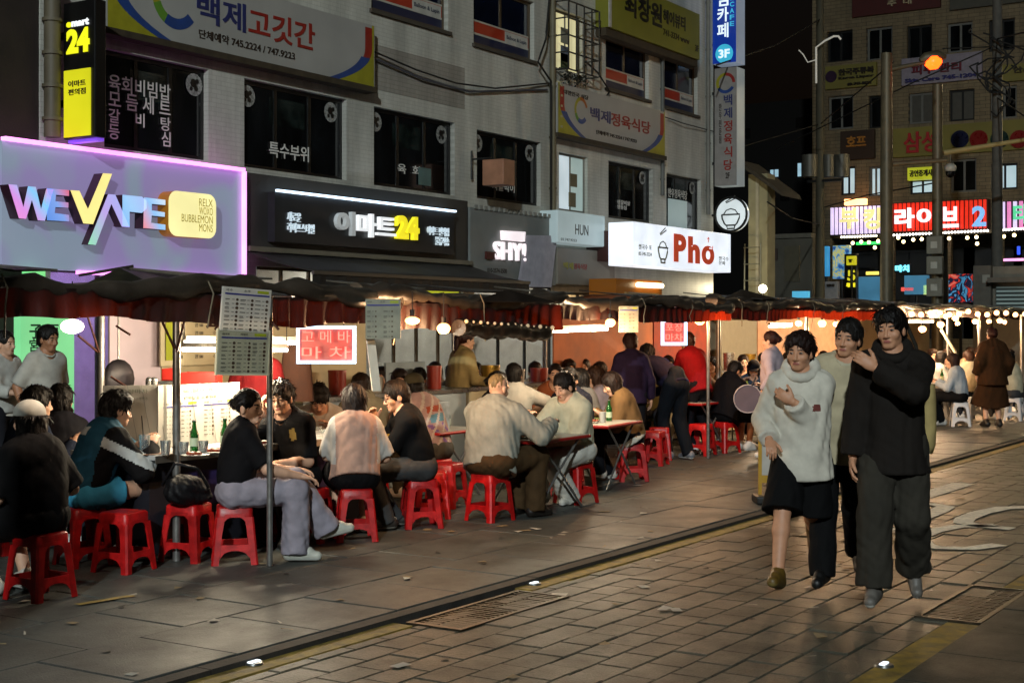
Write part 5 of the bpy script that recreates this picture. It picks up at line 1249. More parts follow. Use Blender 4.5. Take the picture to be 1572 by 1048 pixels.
lit('number_sign', 'black vertical sign with a yellow panel and a yellow 5', 1296, 1315, 390, 462, mat('black_sign', '#0d0d0a', rough=.4), X=XC - 1, texts=(('5', 1302, 1313, 415, 431, glow('sign5', '#e6dc2e', .8)), ('시간영업', 1300, 1313, 434, 441, glow('sign5', '#e6dc2e', .8))))
lit('yellow_sign', 'yellow panel with a small drawing above the number 5', 1299, 1313, 393, 407, glow('yellow_board', '#cfc824', .7), X=XC - 1.3, th=.2, texts=(('ㅠ', 1303, 1309, 398, 403, BR2),))
lit('lit_board', 'pale blue lit panel beside the number sign', 1316, 1352, 425, 462, glow('blue_board', '#4f8fb8', .36))
lit('lit_board', 'wide pale blue panel behind the meter boxes', 1388, 1424, 423, 452, glow('blue_board', '#4f8fb8', .36))
lit('neon_sign', 'cyan neon word on a dark shop front', 1373, 1397, 405, 419, mat('neon_back', '#10202a', rough=.4), texts=(('마치', 1375, 1396, 407, 418, glow('neon_cyan', '#7fe6f8', 1.6)),), post=False)
lit('neon_tube', 'green neon tube over the dark shop entrance', 1314, 1351, 372, 376, glow('neon_green', '#38e860', 1.8), X=XC + 2, post=False, th=.05)
lit('neon_sign', 'small yellow neon squiggle above the blue panel', 1329, 1349, 417, 422, glow('neon_yellow', '#f0d860', 1.4), post=False, th=.05)
lit('red_box_sign', 'small red lit box below the cyan neon word', 1383, 1403, 441, 447, glow('neon_red', '#f05a50', 1.0), post=False)
lit('mural', 'blue and red lit picture wall near the kiosk', 1456, 1491, 421, 464, poster_mat('poster_mural', ('#12204a', '#4fa0d8', '#16183a', '#d83a30', '#f08070'), 2.4, .42))
lit('green_light', 'yellow green lit figure beside the mural', 1417, 1428, 437, 452, glow('figure_green', '#d8e890', .8), post=False)
lit('notice_board', 'white notice board at the foot of the transformer pole', 1266, 1286, 432, 462, mat('notice_white', '#8d8f95', rough=.6), X=XC - 3, texts=(('안내', 1270, 1281, 436, 440, BR2),))
lit('pink_neon', 'pink neon strip on the roof of the kiosk', 1540, 1572, 397, 401, glow('neon_pink', '#f8a0d8', 1.6), X=XC, post=False, th=.05)
lit('blue_neon', 'small blue neon vertical sign at the right', 1561, 1566, 378, 391, glow('neon_blue', '#2f50e8', 1.4), post=False, th=.05)
t = thing('string_lights', 'warm string lights under the red tube sign', 'string lights', (XC, Bp(1400, 500, XC).y, 5))
for i, (px, py) in enumerate(((1309, 373), (1322, 371), (1334, 372), (1348, 370), (1379, 365), (1387, 371), (1402, 368), (1415, 367), (1457, 366), (1485, 365), (1499, 364), (1500, 374), (1541, 363), (1557, 361), (1343, 380))):
    MB().ball(Bp(px, py, XC), .07, seg=8, rings=5).build('bulb', glow('string_bulb', '#ffe0a0', 9), t)
cable([Bp(1277, 368, XC), Bp(1345, 364, XC), Bp(1420, 362, XC), Bp(1500, 359, XC), Bp(1572, 356, XC)], .02, 'wire', t)
# neighbours: black building with two lit windows, cream house, low grey building, kiosk
XD = 80.0
dk = thing('dark_block', 'unlit block of flats far behind with two lit windows', 'building', (XD, Bp(1200, 500, XD).y, 0))
y0, y1, z0, z1 = BR(1060, 1262, 168, 500, XD); MB().box((XD, y0, 0), (XD + 12, y1, z1)).build('wall', mat('night_wall', '#16120e', rough=.8, var=.3), dk)
for a, b, c, d in ((1183, 1195, 261, 272), (1225, 1238, 251, 271)):
    y0, y1, z0, z1 = BR(a, b, c, d, XD); MB().box((XD - .05, y0, z0), (XD - .003, y1, z1)).build('window', glow('night_window', '#a8cfe0', .75), dk)
    MB().box((XD - .08, (y0 + y1) / 2 - .03, z0), (XD - .052, (y0 + y1) / 2 + .03, z1)).build('mullion', M_BLK, dk)
for px, py in ((1145, 205), (1229, 188), (1205, 300)):
    y0, y1, z0, z1 = BR(px - 7, px + 7, py - 7, py + 9, XD); MB().box((XD - .05, y0, z0), (XD - .003, y1, z1)).build('window', mat('unlit_window', '#1c1a18', rough=.2), dk)
XH = 33.5
ho = thing('cream_house', 'narrow cream rendered house end lit from below beside the round sign', 'house', (XH, onX(1160, 500, XH).y, 0))
y0, y1, z0, z1 = BR(1149, 1178, 268, 500, XH); MB().box((XH, y0, 0), (XH + .5, y1, z1)).build('wall', mat('cream_render', '#a59a76', rough=.8, var=.2, vscale=2, bump=.2), ho)
MB().prism([(XH - .4, y0 - .55, z1 - .62), (XH - .4, y0 - .5, z1 - .5), (XH - .4, y1 + .1, z1 + .34), (XH - .4, y1 + .1, z1 + .22)], (1.3, 0, 0)).build('roof', mat('roof_brown', '#3a3327', rough=.8, var=.2), ho)
MB().box((XH - .05, (y0+y1)/2 - .04, 0), (XH - .003, (y0+y1)/2 + .04, z1 - .1)).build('downpipe', mat('pipe_pale', '#b8ad90', rough=.6), ho)
la = thing('ladder', 'pale metal ladder standing against the house end', 'ladder', (XH - .5, onX(1152, 500, XH - .5).y, 0))
ya, yb, zb_, zt_ = BR(1141, 1165, 374, 500, XH - .5)
for yy in (ya, yb): MB().cyl((XH - .5, yy, 0), (XH - .4, yy, zt_), .022, n=6).build('rail', mat('ladder_metal', '#8a8672', rough=.5, metal=.4), la)
for i in range(9): MB().cyl((XH - .48, ya, .3 + i * (zt_ - .4) / 8), (XH - .48, yb, .3 + i * (zt_ - .4) / 8), .015, n=6).build('rung', mat('ladder_metal', '#8a8672'), la)
p = at(1171, 443, 34); fl = thing('flood_light', 'small bright lamp at the foot of the cream house wall', 'lamp', tuple(p)); MB().ball(p, .10).build('bulb', glow('flood', '#fff0c8', 14), fl); plight(p - Vector((.3, 0, -.02)), 60, '#ffeec4', .08, fl); MB().cyl((p.x, p.y, 0), (p.x, p.y, p.z - .1), .03).build('post', M_BLK, fl)
XL = 46.0
lo_ = thing('low_grey_building', 'low grey flat roofed building with a door behind the cream house', 'building', (XL, onX(1210, 500, XL).y, 0))
y0, y1, z0, z1 = BR(1176, 1247, 367, 500, XL); MB().box((XL, y0, 0), (XL + .6, y1, z1)).build('wall', mat('low_grey', '#5f5b50', rough=.8, var=.25, vscale=1), lo_)
for a, b, c, d, m in ((1182, 1194, 382, 400, '#4a3a34'), (1205, 1228, 378, 432, '#5c5644')):
    q0, q1, r0, r1 = BR(a, b, c, d, XL); MB().box((XL - .06, q0, r0), (XL - .003, q1, r1)).build('door' if b - a > 15 else 'vent', mat('low_door' + m[1:], m), lo_)
MB().box((XL - .1, y0, z1), (XL + .7, y1, z1 + .15)).build('coping', mat('coping', '#6a665a'), lo_)
y0, y1, z0, z1 = BR(1216, 1240, 447, 466, XL - 3); ls = thing('lit_shopfront', 'small cyan lit shopfront under the low grey building', 'sign', (XL - 3, (y0+y1)/2, 0)); MB().box((XL - 3, y0, z0), (XL - 2.8, y1, z1)).build('lit_face', glow('cyan_shop', '#58b8e0', .7), ls); MB().box((XL - 2.95, y0, 0), (XL - 2.85, y1, z0 - .003)).build('base', M_BLK, ls)
XK = 36.0
ki = thing('kiosk', 'grey street kiosk with a pale shutter and slatted window at the right edge', 'kiosk', (XK, onX(1540, 500, XK).y, 0))
y0, y1, z0, z1 = BR(1494, 1620, 408, 500, XK); ym = onX(1521, 500, XK).y; M_K = mat('kiosk_grey', '#57534a', rough=.6, var=.15)
MB().box((XK, ym + .003, 0), (XK + 3, y1, z1)).build('pillar', M_K, ki); MB().box((XK + .2, y0, 0), (XK + 3, ym, z1 - .02)).build('body', mat('kiosk_body', '#6e6a5e', rough=.6, var=.15), ki)
zc = onX(1521, 434, XK).z; MB().box((XK - .35, y0, zc), (XK + .198, ym - .003, zc + .12)).build('canopy', M_K, ki)
zz1, zz0 = onX(1527, 440, XK).z, onX(1527, 480, XK).z
MB().box((XK + .14, y0, zz0), (XK + .198, ym - .1, zz1)).build('shutter', glow('kiosk_glass', '#8fa3a0', .18), ki)
for i in range(6): MB().box((XK + .1, y0, zz0 + .06 + i * .1), (XK + .138, ym - .1, zz0 + .11 + i * .1)).build('slat', mat('slat_dark', '#2e3a38', rough=.5), ki)
p = onX(1514, 428, XK - .01); MB().box((XK - .03, p.y - .09, p.z - .1), (XK - .003, p.y + .09, p.z + .1)).build('meter_plate', mat('plate_pale', '#8a8a80'), ki)
# ---- poles and wires
M_CONC = mat('pole_concrete', '#4e4939', rough=.8, var=.2, vscale=2, bump=.2); M_POLE = mat('pole_steel', '#5c5440', rough=.5, metal=.3, var=.2)
def foot(px, d): return at(px, 500, d) * 1 if False else Vector((*at(px, 500, d).xy, 0))
d = 47; f = foot(1259, d); up_ = thing('utility_pole', 'slim utility pole carrying two transformers in front of the far building edge', 'utility pole', tuple(f))
hz = at(1259, -40, d).z; MB().cyl(f, (f.x, f.y, hz), .16, .12, 14).build('pole', M_CONC, up_)
for px in (1243, 1272, 1292):
    a, b = at(px, 272, d), at(px, 238, d); MB().cyl(a, b, .26 if px != 1272 else .2, n=16).build('transformer', mat('transformer_grey', '#58554c', rough=.5, metal=.2, var=.15), up_)
MB().box((f.x - .1, at(1300, 500, d).y, at(1259, 275, d).z - .1), (f.x + .1, at(1236, 500, d).y, at(1259, 275, d).z - .02)).build('cross_beam', M_BLK, up_)
ar = [at(1253, 128, d - .5), at(1253, 73, d - .5), at(1266, 63, d - .5), at(1280, 56, d - .5), at(1287, 56, d - .5), at(1291, 61, d - .5)]
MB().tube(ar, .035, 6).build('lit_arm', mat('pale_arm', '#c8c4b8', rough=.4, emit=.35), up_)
MB().tube([at(1226, 77, d - .5), at(1233, 84, d - .5), at(1240, 96, d - .5), at(1253, 92, d - .5)], .02, 5).build('lit_arm', mat('pale_arm', '#c8c4b8'), up_)
d = 32; f = foot(1361, d); zt_ = at(1361, 82, d).z
sl = thing('street_lamp', 'tall street lamp glowing orange on a thick square pole', 'street lamp', tuple(f))
MB().cyl(f, (f.x, f.y, zt_), .16, .125, 12).build('pole', M_POLE, sl)
MB().tube([at(1364, 108, d), at(1385, 103, d), at(1405, 99, d), at(1420, 97, d)], [.06, .05, .045, .04], 8).build('arm', M_POLE, sl)
a, b = at(1412, 97, d), at(1452, 91, d); dr = (b - a).normalized(); hd = MB().tube([a + EZ * .06, a.lerp(b, .2) + EZ * .1, a.lerp(b, .7) + EZ * .1, b + EZ * .05], [.05, .12, .13, .05], 10); hd.build('head', M_POLE, sl)
MB().tube([a.lerp(b, .22), a.lerp(b, .4) - EZ * .02, a.lerp(b, .62) - EZ * .02, a.lerp(b, .8)], [.08, .17, .17, .08], 10).build('lamp', glow('sodium', '#ff3c0a', 10), sl)
MB().box((f.x - .1, f.y - 2.1 * ST, at(1361, 247, d).z - .05), (f.x + 1.2, f.y + .1, at(1361, 247, d).z + .05)) 
MB().cyl(at(1370, 252, d), at(1452, 246, d), .05).build('sign_arm', M_POLE, sl)
d = 35; f = foot(1439, d); mp_ = thing('meter_pole', 'steel pole with three grey meter boxes in front of the red sign', 'utility pole', tuple(f)); zt_ = at(1439, 130, d).z
MB().cyl(f, (f.x, f.y, zt_), .15, .12, 12).build('pole', M_POLE, mp_)
for py in (375, 406, 440):
    c = at(1436, py, d - .22); MB().box((c.x - .12, c.y - .19, c.z - .24), (c.x + .04, c.y + .19, c.z + .2)).build('meter_box', mat('meter_grey', '#6c6c62', rough=.5, var=.1), mp_, bevel=.02)
    MB().box((c.x - .13, c.y - .08, c.z - .1), (c.x - .122, c.y + .08, c.z + .06)).build('meter_window', mat('meter_glass', '#a4a69e', rough=.3), mp_)
MB().cyl(at(1448, 235, d), at(1590, 212, d), .07, .05).build('traffic_arm', mat('arm_yellowish', '#9a8c5c', rough=.5), mp_)
c = at(1459, 262, d); ct = thing('cctv_camera', 'white dome security camera hanging beside the meter pole', 'security camera', tuple(c)); MB().ball(c + EZ * .06, .15, sq=(1, 1, .8)).build('housing', mat('cctv_white', '#a8a89e', rough=.4), ct); MB().ball(c - EZ * .06, .12).build('dome', mat('cctv_dome', '#0c0c0c', rough=.1), ct); MB().cyl(c + EZ * .15, at(1459, 236, d), .025).build('stem', M_POLE, ct); MB().cyl(at(1459, 238, d), at(1446, 240, d), .025).build('bracket', M_POLE, ct)
d = 40; f = foot(1531, d); u2 = thing('utility_pole', 'utility pole tangled with cables at the right of the far building', 'utility pole', tuple(f)); MB().cyl(f, (f.x, f.y, at(1531, -40, d).z), .17, .13, 12).build('pole', mat('pole_grey', '#55534d', rough=.8, var=.2), u2)
for i in range(9):
    r = random.Random(i); y0_ = 75 + i * 9; a_ = r.uniform(14, 42); pts = [at(1531 + a_ * math.sin(q_ * 2.2 + i) * (1 - .3 * q_), y0_ + 28 * q_ * r.uniform(.7, 1.2) + 10 * math.sin(3 * q_), d - .3) for q_ in np.linspace(-1, 1, 7)]
    cable(pts, .025, 'cable', u2, '#0f0e0c')
WL_ = ['long wire sagging from the corner pole past the big lamp pole to the right pole', 'thin wire between the dark block and the lamp pole', 'wire leaving the right pole at the very top', 'pale wire running down to the upper right edge', 'wire sloping down to the right edge above the traffic arm', 'faint wire crossing the black sky beside the blue sign', 'wire from the cream house eave to the transformer pole', 'wire from the transformer pole across the far facade']
for c0, c1, c2 in (((1190, 230, 47), (1400, 128, 40), (1530, 70, 40)), ((1140, 225, 44), (1260, 190, 47), (1372, 95, 33)), ((1447, 75, 40), (1531, 72, 40), (1640, 70, 40)), ((1531, 60, 40), (1572, 50, 30), (1620, 30, 24)), ((1531, 150, 40), (1572, 178, 34), (1620, 205, 30)), ((1100, 100, 31), (1190, 70, 40), (1259, 30, 47)), ((1178, 310, 34), (1215, 335, 40), (1259, 345, 47)), ((1259, 320, 47), (1330, 300, 46), (1440, 280, 35))):
    t = thing('overhead_wire', WL_.pop(0), 'wire', tuple(at(*c0)), 0, 'overhead wires'); cable([at(*c0), at(*c1), at(*c2)], .02, 'wire', t, '#1a1712')
# ---- unseen street lamps: two assumed, two added to brighten facade and far building
def added_lamp(x, y, hgt, col, s, label, ang):
    t = thing('street_lamp', label, 'street lamp', (x, y, 0)); MB().cyl((x, y, 0), (x, y, hgt), .15, .09, 12).build('pole', M_POLE, t)  # unseen lamps named like the visible one
    dx, dy = math.cos(ang), math.sin(ang); MB().tube([(x, y, hgt - .2), (x + dx * .8, y + dy * .8, hgt + .1), (x + dx * 1.6, y + dy * 1.6, hgt + .12)], .05, 8).build('arm', M_POLE, t)
    MB().box((x + dx * 1.7 - .2, y + dy * 1.7 - .2, hgt + .1), (x + dx * 1.7 + .2, y + dy * 1.7 + .2, hgt + .2)).build('head', M_POLE, t)
    MB().box((x + dx * 1.7 - .16, y + dy * 1.7 - .16, hgt + .04), (x + dx * 1.7 + .16, y + dy * 1.7 + .16, hgt + .098)).build('lamp', glow('lamp_' + col[1:], col, s), t)
added_lamp(1.0, 4.3, 6.5, '#d8e6ec', LAMP1, 'unseen street lamp assumed on the stall side kerb left of the view', 1.2)  # assumed lamp, added to light ground and people from the left
added_lamp(15.0, -.6, 7.0, '#ffd69a', LAMP2, 'unseen street lamp assumed on the far pavement right of the view', 1.9)  # assumed lamp, added to even out the facade light
added_lamp(26.0, 1.0, 9.0, '#ffe6bc', LAMP4, 'unseen street lamp added beyond the walkers to brighten the facade', 1.6)
added_lamp(45.0, 7.0, 9.0, '#ffe2a8', LAMP5, 'unseen street lamp added to brighten the far building', 1.0)
mx_, my_, mh_ = -30.0, -14.0, 20.0  # unseen floodlight, added to light the facade evenly
t = thing('added_floodlight', 'unseen floodlight mast added behind the viewer to brighten the facade', 'floodlight', (mx_, my_, 0)); MB().cyl((mx_, my_, 0), (mx_, my_, mh_), .2, .12, 12).build('pole', M_POLE, t)
fd_ = (Vector((16, 12, 3)) - Vector((mx_, my_, mh_))).normalized(); fr_ = fd_.cross(EZ).normalized(); fu_ = fr_.cross(fd_); c = Vector((mx_, my_, mh_)) + fd_ * .3
MB().prism([c + fr_ * a + fu_ * b for a, b in ((-.6, -.5), (.6, -.5), (.6, .5), (-.6, .5))], -fd_ * .3).build('head', M_POLE, t)
MB().quad([c + fd_ * .01 + fr_ * a + fu_ * b for a, b in ((-.5, -.4), (.5, -.4), (.5, .4), (-.5, .4))]).build('lamp', glow('flood_face', '#dde9ea', LAMP3), t)
# ------------------------------------------------------------------ the row of food stalls
M_TARP = mat('stall_tarp', '#3a322a', rough=.42, var=.35, vscale=4, bump=.5, bscale=14)
def valance_mat(nm, k):
    m = mat(nm, '#1d0c09', rough=.55, var=.35, vscale=7, bump=.3, bscale=30); t = m.node_tree; b = t.nodes['Principled BSDF']
    tr = t.nodes.new('ShaderNodeBsdfTranslucent'); tr.inputs[0].default_value = (*rgb('#c43a16'), 1); mx = t.nodes.new('ShaderNodeMixShader'); mx.inputs[0].default_value = k
    o = t.nodes['Material Output']; t.links.new(b.outputs[0], mx.inputs[1]); t.links.new(tr.outputs[0], mx.inputs[2]); t.links.new(mx.outputs[0], o.inputs[0]); return m
M_VAL = valance_mat('maroon_valance', .025); M_VALR = valance_mat('red_valance', .12)
M_STEEL = mat('galvanised_pole', '#8c8a86', rough=.35, metal=.7, var=.15, vscale=20); M_WHT = mat('white_board', '#b9b6ad', rough=.6, var=.08, vscale=3); M_STAIN = mat('stainless', '#a3a3a0', rough=.28, metal=.85, var=.12)
M_CREAM = mat('cream_sheet', '#c6ba98', rough=.8, var=.12, vscale=2); M_PKSH = mat('pinkish_sheet', '#cfbec8', rough=.8, var=.1, vscale=2); M_ORSH = mat('orange_sheet', '#a86440', rough=.8, var=.25, vscale=3)
def tarp(name, x0, x1, y0, y1, ze, rise, seed, par, nx=40, ny=10, m=M_TARP, drop=.0):
    r = random.Random(seed); ph = [r.uniform(0, 6) for _ in range(6)]; mb = MB()
    for i in range(nx + 1):
        for j in range(ny + 1):
            u, t = i / nx, j / ny; x, y = x0 + (x1 - x0) * u, y0 + (y1 - y0) * t
            z = ze + rise * math.sin(math.pi * min(t * 1.0, 1)) ** .8 - .035 * abs(math.sin(u * (x1 - x0) * 1.6 + ph[0])) * math.sin(math.pi * t) + .02 * math.sin(9 * u + 5 * t + ph[1]) + .012 * math.sin(23 * u + 11 * t + ph[2]) + .008 * math.sin(47 * u - 17 * t + ph[3])
            mb.v.append((x, y, z + (.025 * math.sin(x * 2.2 + ph[4]) if j == 0 else 0)))
    for i in range(nx):
        for j in range(ny): mb.f.append((i*(ny+1)+j, (i+1)*(ny+1)+j, (i+1)*(ny+1)+j+1, i*(ny+1)+j+1)); mb.m.append(0); mb.smooth.append(True)
    o = mb.build(name, m, par); s = o.modifiers.new('thick', 'SOLIDIFY'); s.thickness = .006; return o
def valance(x0, x1, y, zt, h, seed, par, n=160, m=M_VAL):
    r = random.Random(seed); mb = MB(); ph = r.uniform(0, 6)
    for i in range(n + 1):
        x = x0 + (x1 - x0) * i / n; top = zt + .025 * math.sin(x * 2.2 + ph) * .4; hh = h * (1 + .12 * math.sin(x * 1.7 + ph) + .05 * math.sin(x * 9 + ph))
        for j in range(5):
            t = j / 4; w_ = (.008 + .016 * t) * math.sin(x * 38 + 2 * math.sin(x * 5 + ph)) + .02 * t * math.sin(x * 4 + ph); mb.v.append((x, y - .012 + w_, top - hh * t))
    for i in range(n):
        for j in range(4): mb.f.append((i*5+j, i*5+j+1, (i+1)*5+j+1, (i+1)*5+j)); mb.m.append(0); mb.smooth.append(True)
    return mb.build('valance', m, par)
def pole(p, z0, z1, r, par, nm='pole', m=M_STEEL, top=None):
    q = top if top is not None else (p[0], p[1]); return MB().cyl((p[0], p[1], z0), (q[0], q[1], z1), r, n=10).build(nm, m, par)
TENT = {}
def tent(key, label, x0, x1, yf, yb, ze, rise, vh, seed, sheets=(), poles=()):
    t = thing('food_stall_tent', label, 'stall tent', ((x0+x1)/2, (yf+yb)/2, 0), 0, 'tents of the street food stalls'); TENT[key] = t
    tarp('roof_tarp', x0, x1, yf, yb, ze, rise, seed, t); valance(x0, x1, yf, ze, vh, seed, t, m=M_VAL if key == 'a' else M_VALR)
    MB().cyl((x0, yf + .03, ze - .03), (x1, yf + .03, ze - .03), .018, n=8).build('rail', M_STEEL, t); MB().cyl((x0, yb - .03, ze - .03), (x1, yb - .03, ze - .03), .018, n=8).build('rail', M_STEEL, t)
    rr = random.Random(seed * 3); q = np.linspace(0, 1, int((x1 - x0) * 9) + 8); ph = rr.uniform(0, 6)
    mb = MB().tube([(x0 - .05 + (x1 - x0 + .1) * u, yf + .02 + .03 * math.sin(u * 23 + ph), ze + .035 + .035 * math.sin(u * (x1 - x0) * 2.3 + ph) + .012 * math.sin(u * 90)) for u in q], [.045 + .03 * abs(math.sin(u * (x1 - x0) * 1.9 + ph)) + .012 * math.sin(u * 71 + ph) + rr.uniform(-.008, .008) for u in q], 10); mb.build('bunched_tarp', M_TARP, t)
    for k in range(int((x1 - x0) / 1.3)):
        x = x0 + .4 + k * 1.3 + rr.uniform(-.3, .3); MB().tube([(x, yf - .05, ze + .08), (x + .02, yf - .075, ze), (x + .05 * rr.uniform(-1, 1), yf - .06, ze - .1), (x + .1 * rr.uniform(-1, 1), yf - .05, ze - vh - rr.uniform(-.02, .12))], .006, 5).build('rope', mat('rope_pale', '#6f6450', rough=.8), t)
        MB().prism([(x + .2, yf + .1, ze + .10), (x + .2 + rr.uniform(.3, .6), yf + .12, ze + .115), (x + .35 + rr.uniform(.2, .5), yf + .9, ze + .17), (x + .1, yf + .8, ze + .18)], (0, 0, .012)).build('painted_fold', mat('painted_fold_%d' % (k % 3), ('#5a5348', '#2a241e', '#6f6a62')[k % 3], rough=.4, var=.4, vscale=5, bump=.5, bscale=18), t)  # added sheets whose pale tones paint lit folds onto the roof
    n = max(2, int((x1 - x0) / 2.2))
    for i in range(n + 1):
        x = x0 + .06 + (x1 - x0 - .12) * i / n; pole((x, yb - .05), 0, ze - .03, .02, t)
        MB().cyl((x, yf + .03, ze - .02), (x, yb - .05, ze - .02), .015, n=6).build('rafter', M_STEEL, t)
    for (a, b, z0, z1, m) in sheets: MB().box((a, yb - .12, z0), (b, yb - .1, z1)).build('back_sheet', m, t)
    for p in poles: pole(p, 0, ze - .02, .021, t)
    return t
gp0 = G(414, 868); gp1 = G(1087, 703)
A = tent('a', 'brown tarpaulin roof of the nearest food stall with its maroon fringe', 2.2, 8.5, 6.72, 9.5, 1.86, .10, .19, 3,
     sheets=((F(166, 500, 9.4).x, F(244, 500, 9.4).x, .2, 1.75, M_PKSH), (F(246, 500, 9.4).x, F(400, 500, 9.4).x, .2, 1.75, M_CREAM), (F(402, 500, 9.4).x, F(560, 500, 9.4).x, .9, 1.75, M_CREAM)), poles=((gp0.x, gp0.y),))
Bt = tent('b', 'brown tarpaulin roof of the second food stall with a rolled-up sheet', 8.62, 11.55, 6.9, 9.6, 1.84, .10, .24, 7, sheets=((F(590, 500, 9.5).x, F(650, 500, 9.5).x, .2, 1.25, mat('blue_sheet', '#8f9ea6', rough=.7)),))
C = tent('c', 'brown tarpaulin roof of the third food stall with an orange back sheet', 11.68, 16.05, 7.15, 9.8, 1.86, .12, .16, 12, sheets=((F(848, 500, 9.7).x, F(1000, 500, 9.7).x, .3, 1.8, M_ORSH), (F(1002, 500, 9.7).x, F(1088, 500, 9.7).x, .3, 1.8, mat('rust_sheet', '#8a2f1c', rough=.8, var=.3))), poles=((gp1.x, gp1.y),))
D = tent('d', 'dark tarpaulin roof of the fourth food stall behind the walkers', 16.2, 22.4, 7.4, 10, 1.90, .15, .16, 17, sheets=((F(1106, 500, 9.9).x, F(1160, 500, 9.9).x, .3, 1.75, mat('green_grey_sheet', '#84877a', rough=.7, var=.1)), (F(1162, 500, 9.9).x, F(1290, 500, 9.9).x, .3, 1.8, mat('peach_sheet', '#cba488', rough=.8, var=.15))))
E_ = tent('e', 'long brown tarpaulin roof of the farthest food stalls', 22.6, 37, 7.8, 11, 1.93, .22, .12, 21, sheets=((23, 37, .2, 1.85, mat('far_sheet', '#c9b08c', rough=.8, var=.2, vscale=1)),))
# folds and peaks where the roofs are propped up
def peak(par, a, b, c, d, m=M_TARP, nm='roof_peak'):
    mb = MB(); mb.add([a, b, c, d], [(0, 1, 2), (1, 3, 2)]); o = mb.build(nm, m, par); s = o.modifiers.new('thick', 'SOLIDIFY'); s.thickness = .01
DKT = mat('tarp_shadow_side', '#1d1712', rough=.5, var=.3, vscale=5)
ap, ap2 = at(184, 411, 10.7), at(306, 419, 12.4); bl_, br_ = at(118, 441, 10.2), at(250, 444, 10.0); bk = at(330, 441, 12.2)
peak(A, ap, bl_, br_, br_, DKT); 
mb = MB(); mb.add([ap, br_, bk, ap2], [(0, 1, 2, 3)]); o = mb.build('roof_peak', M_TARP, A); s = o.modifiers.new('thick', 'SOLIDIFY'); s.thickness = .01
mb = MB(); mb.add([at(120, 421, 10.9), at(203, 407, 11.2), at(204, 411, 11.2), at(121, 425, 10.9)], [(0, 1, 2, 3)]); o = mb.build('roof_peak', M_TARP, A); s = o.modifiers.new('thick', 'SOLIDIFY'); s.thickness = .02
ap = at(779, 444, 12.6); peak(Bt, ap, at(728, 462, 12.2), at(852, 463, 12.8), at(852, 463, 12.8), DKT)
ap = at(1140, 444, 19); peak(D, ap, at(1100, 463, 18.4), at(1215, 464, 20), at(1215, 464, 20), M_TARP)
# rolled sheet of the second stall, tied with cord
a, b = at(704, 503, 11.9), at(842, 512, 13.2); mb = MB()
P = [a.lerp(b, t) + Vector((0, .02 * math.sin(9 * t), .012 * math.sin(14 * t))) for t in np.linspace(0, 1, 24)]; mb.tube(P, [.07 + .012 * math.sin(i * 2.1) for i in range(24)], 12); mb.build('rolled_sheet', mat('rolled_tarp', '#2b2119', rough=.35, var=.4, vscale=9, bump=.4, bscale=20), Bt)
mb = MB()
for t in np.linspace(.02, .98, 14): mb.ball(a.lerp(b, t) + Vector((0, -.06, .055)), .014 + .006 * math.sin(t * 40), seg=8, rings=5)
o = mb.build('glass_floats', glow('float_glint', '#d8b890', .35), Bt); o['kind'] = 'stuff'  # glints along the roll are put in as a faint glow
mb = MB().prism([at(563, 523, 10.7), at(576, 523, 10.7), at(585, 600, 10.8), at(572, 600, 10.8)], (.03, .03, 0)); mb.build('white_plank', mat('plank_white', '#c9c3b4', rough=.6), Bt)
for px, d, r in ((271, 10.0, .028), (155, 11.2, .03)):
    q = at(px, 500, d); pole((q.x, q.y), 0, 1.84, r, A)
for p_, q_ in (((283, 493, 9.9), (271, 540, 9.95)), ((242, 478, 9.9), (268, 535, 9.95)), ((335, 500, 9.6), (318, 500, 9.6)), ((345, 480, 9.6), (317, 502, 9.6)), ((345, 485, 9.6), (330, 506, 9.6)), ((412, 488, 9.55), (428, 506, 9.55)), ((408, 484, 9.5), (417, 503, 9.5)), ((132, 478, 10.9), (152, 540, 11.1)), ((120, 515, 10.9), (150, 540, 11.1)), ((178, 500, 10.6), (200, 514, 10.6)), ((170, 578, 10.5), (197, 595, 10.5))):
    MB().cyl(at(*p_), at(*q_), .009, n=6).build('brace', mat('brace_rust', '#4a2418', rough=.6, metal=.3, var=.2), A)
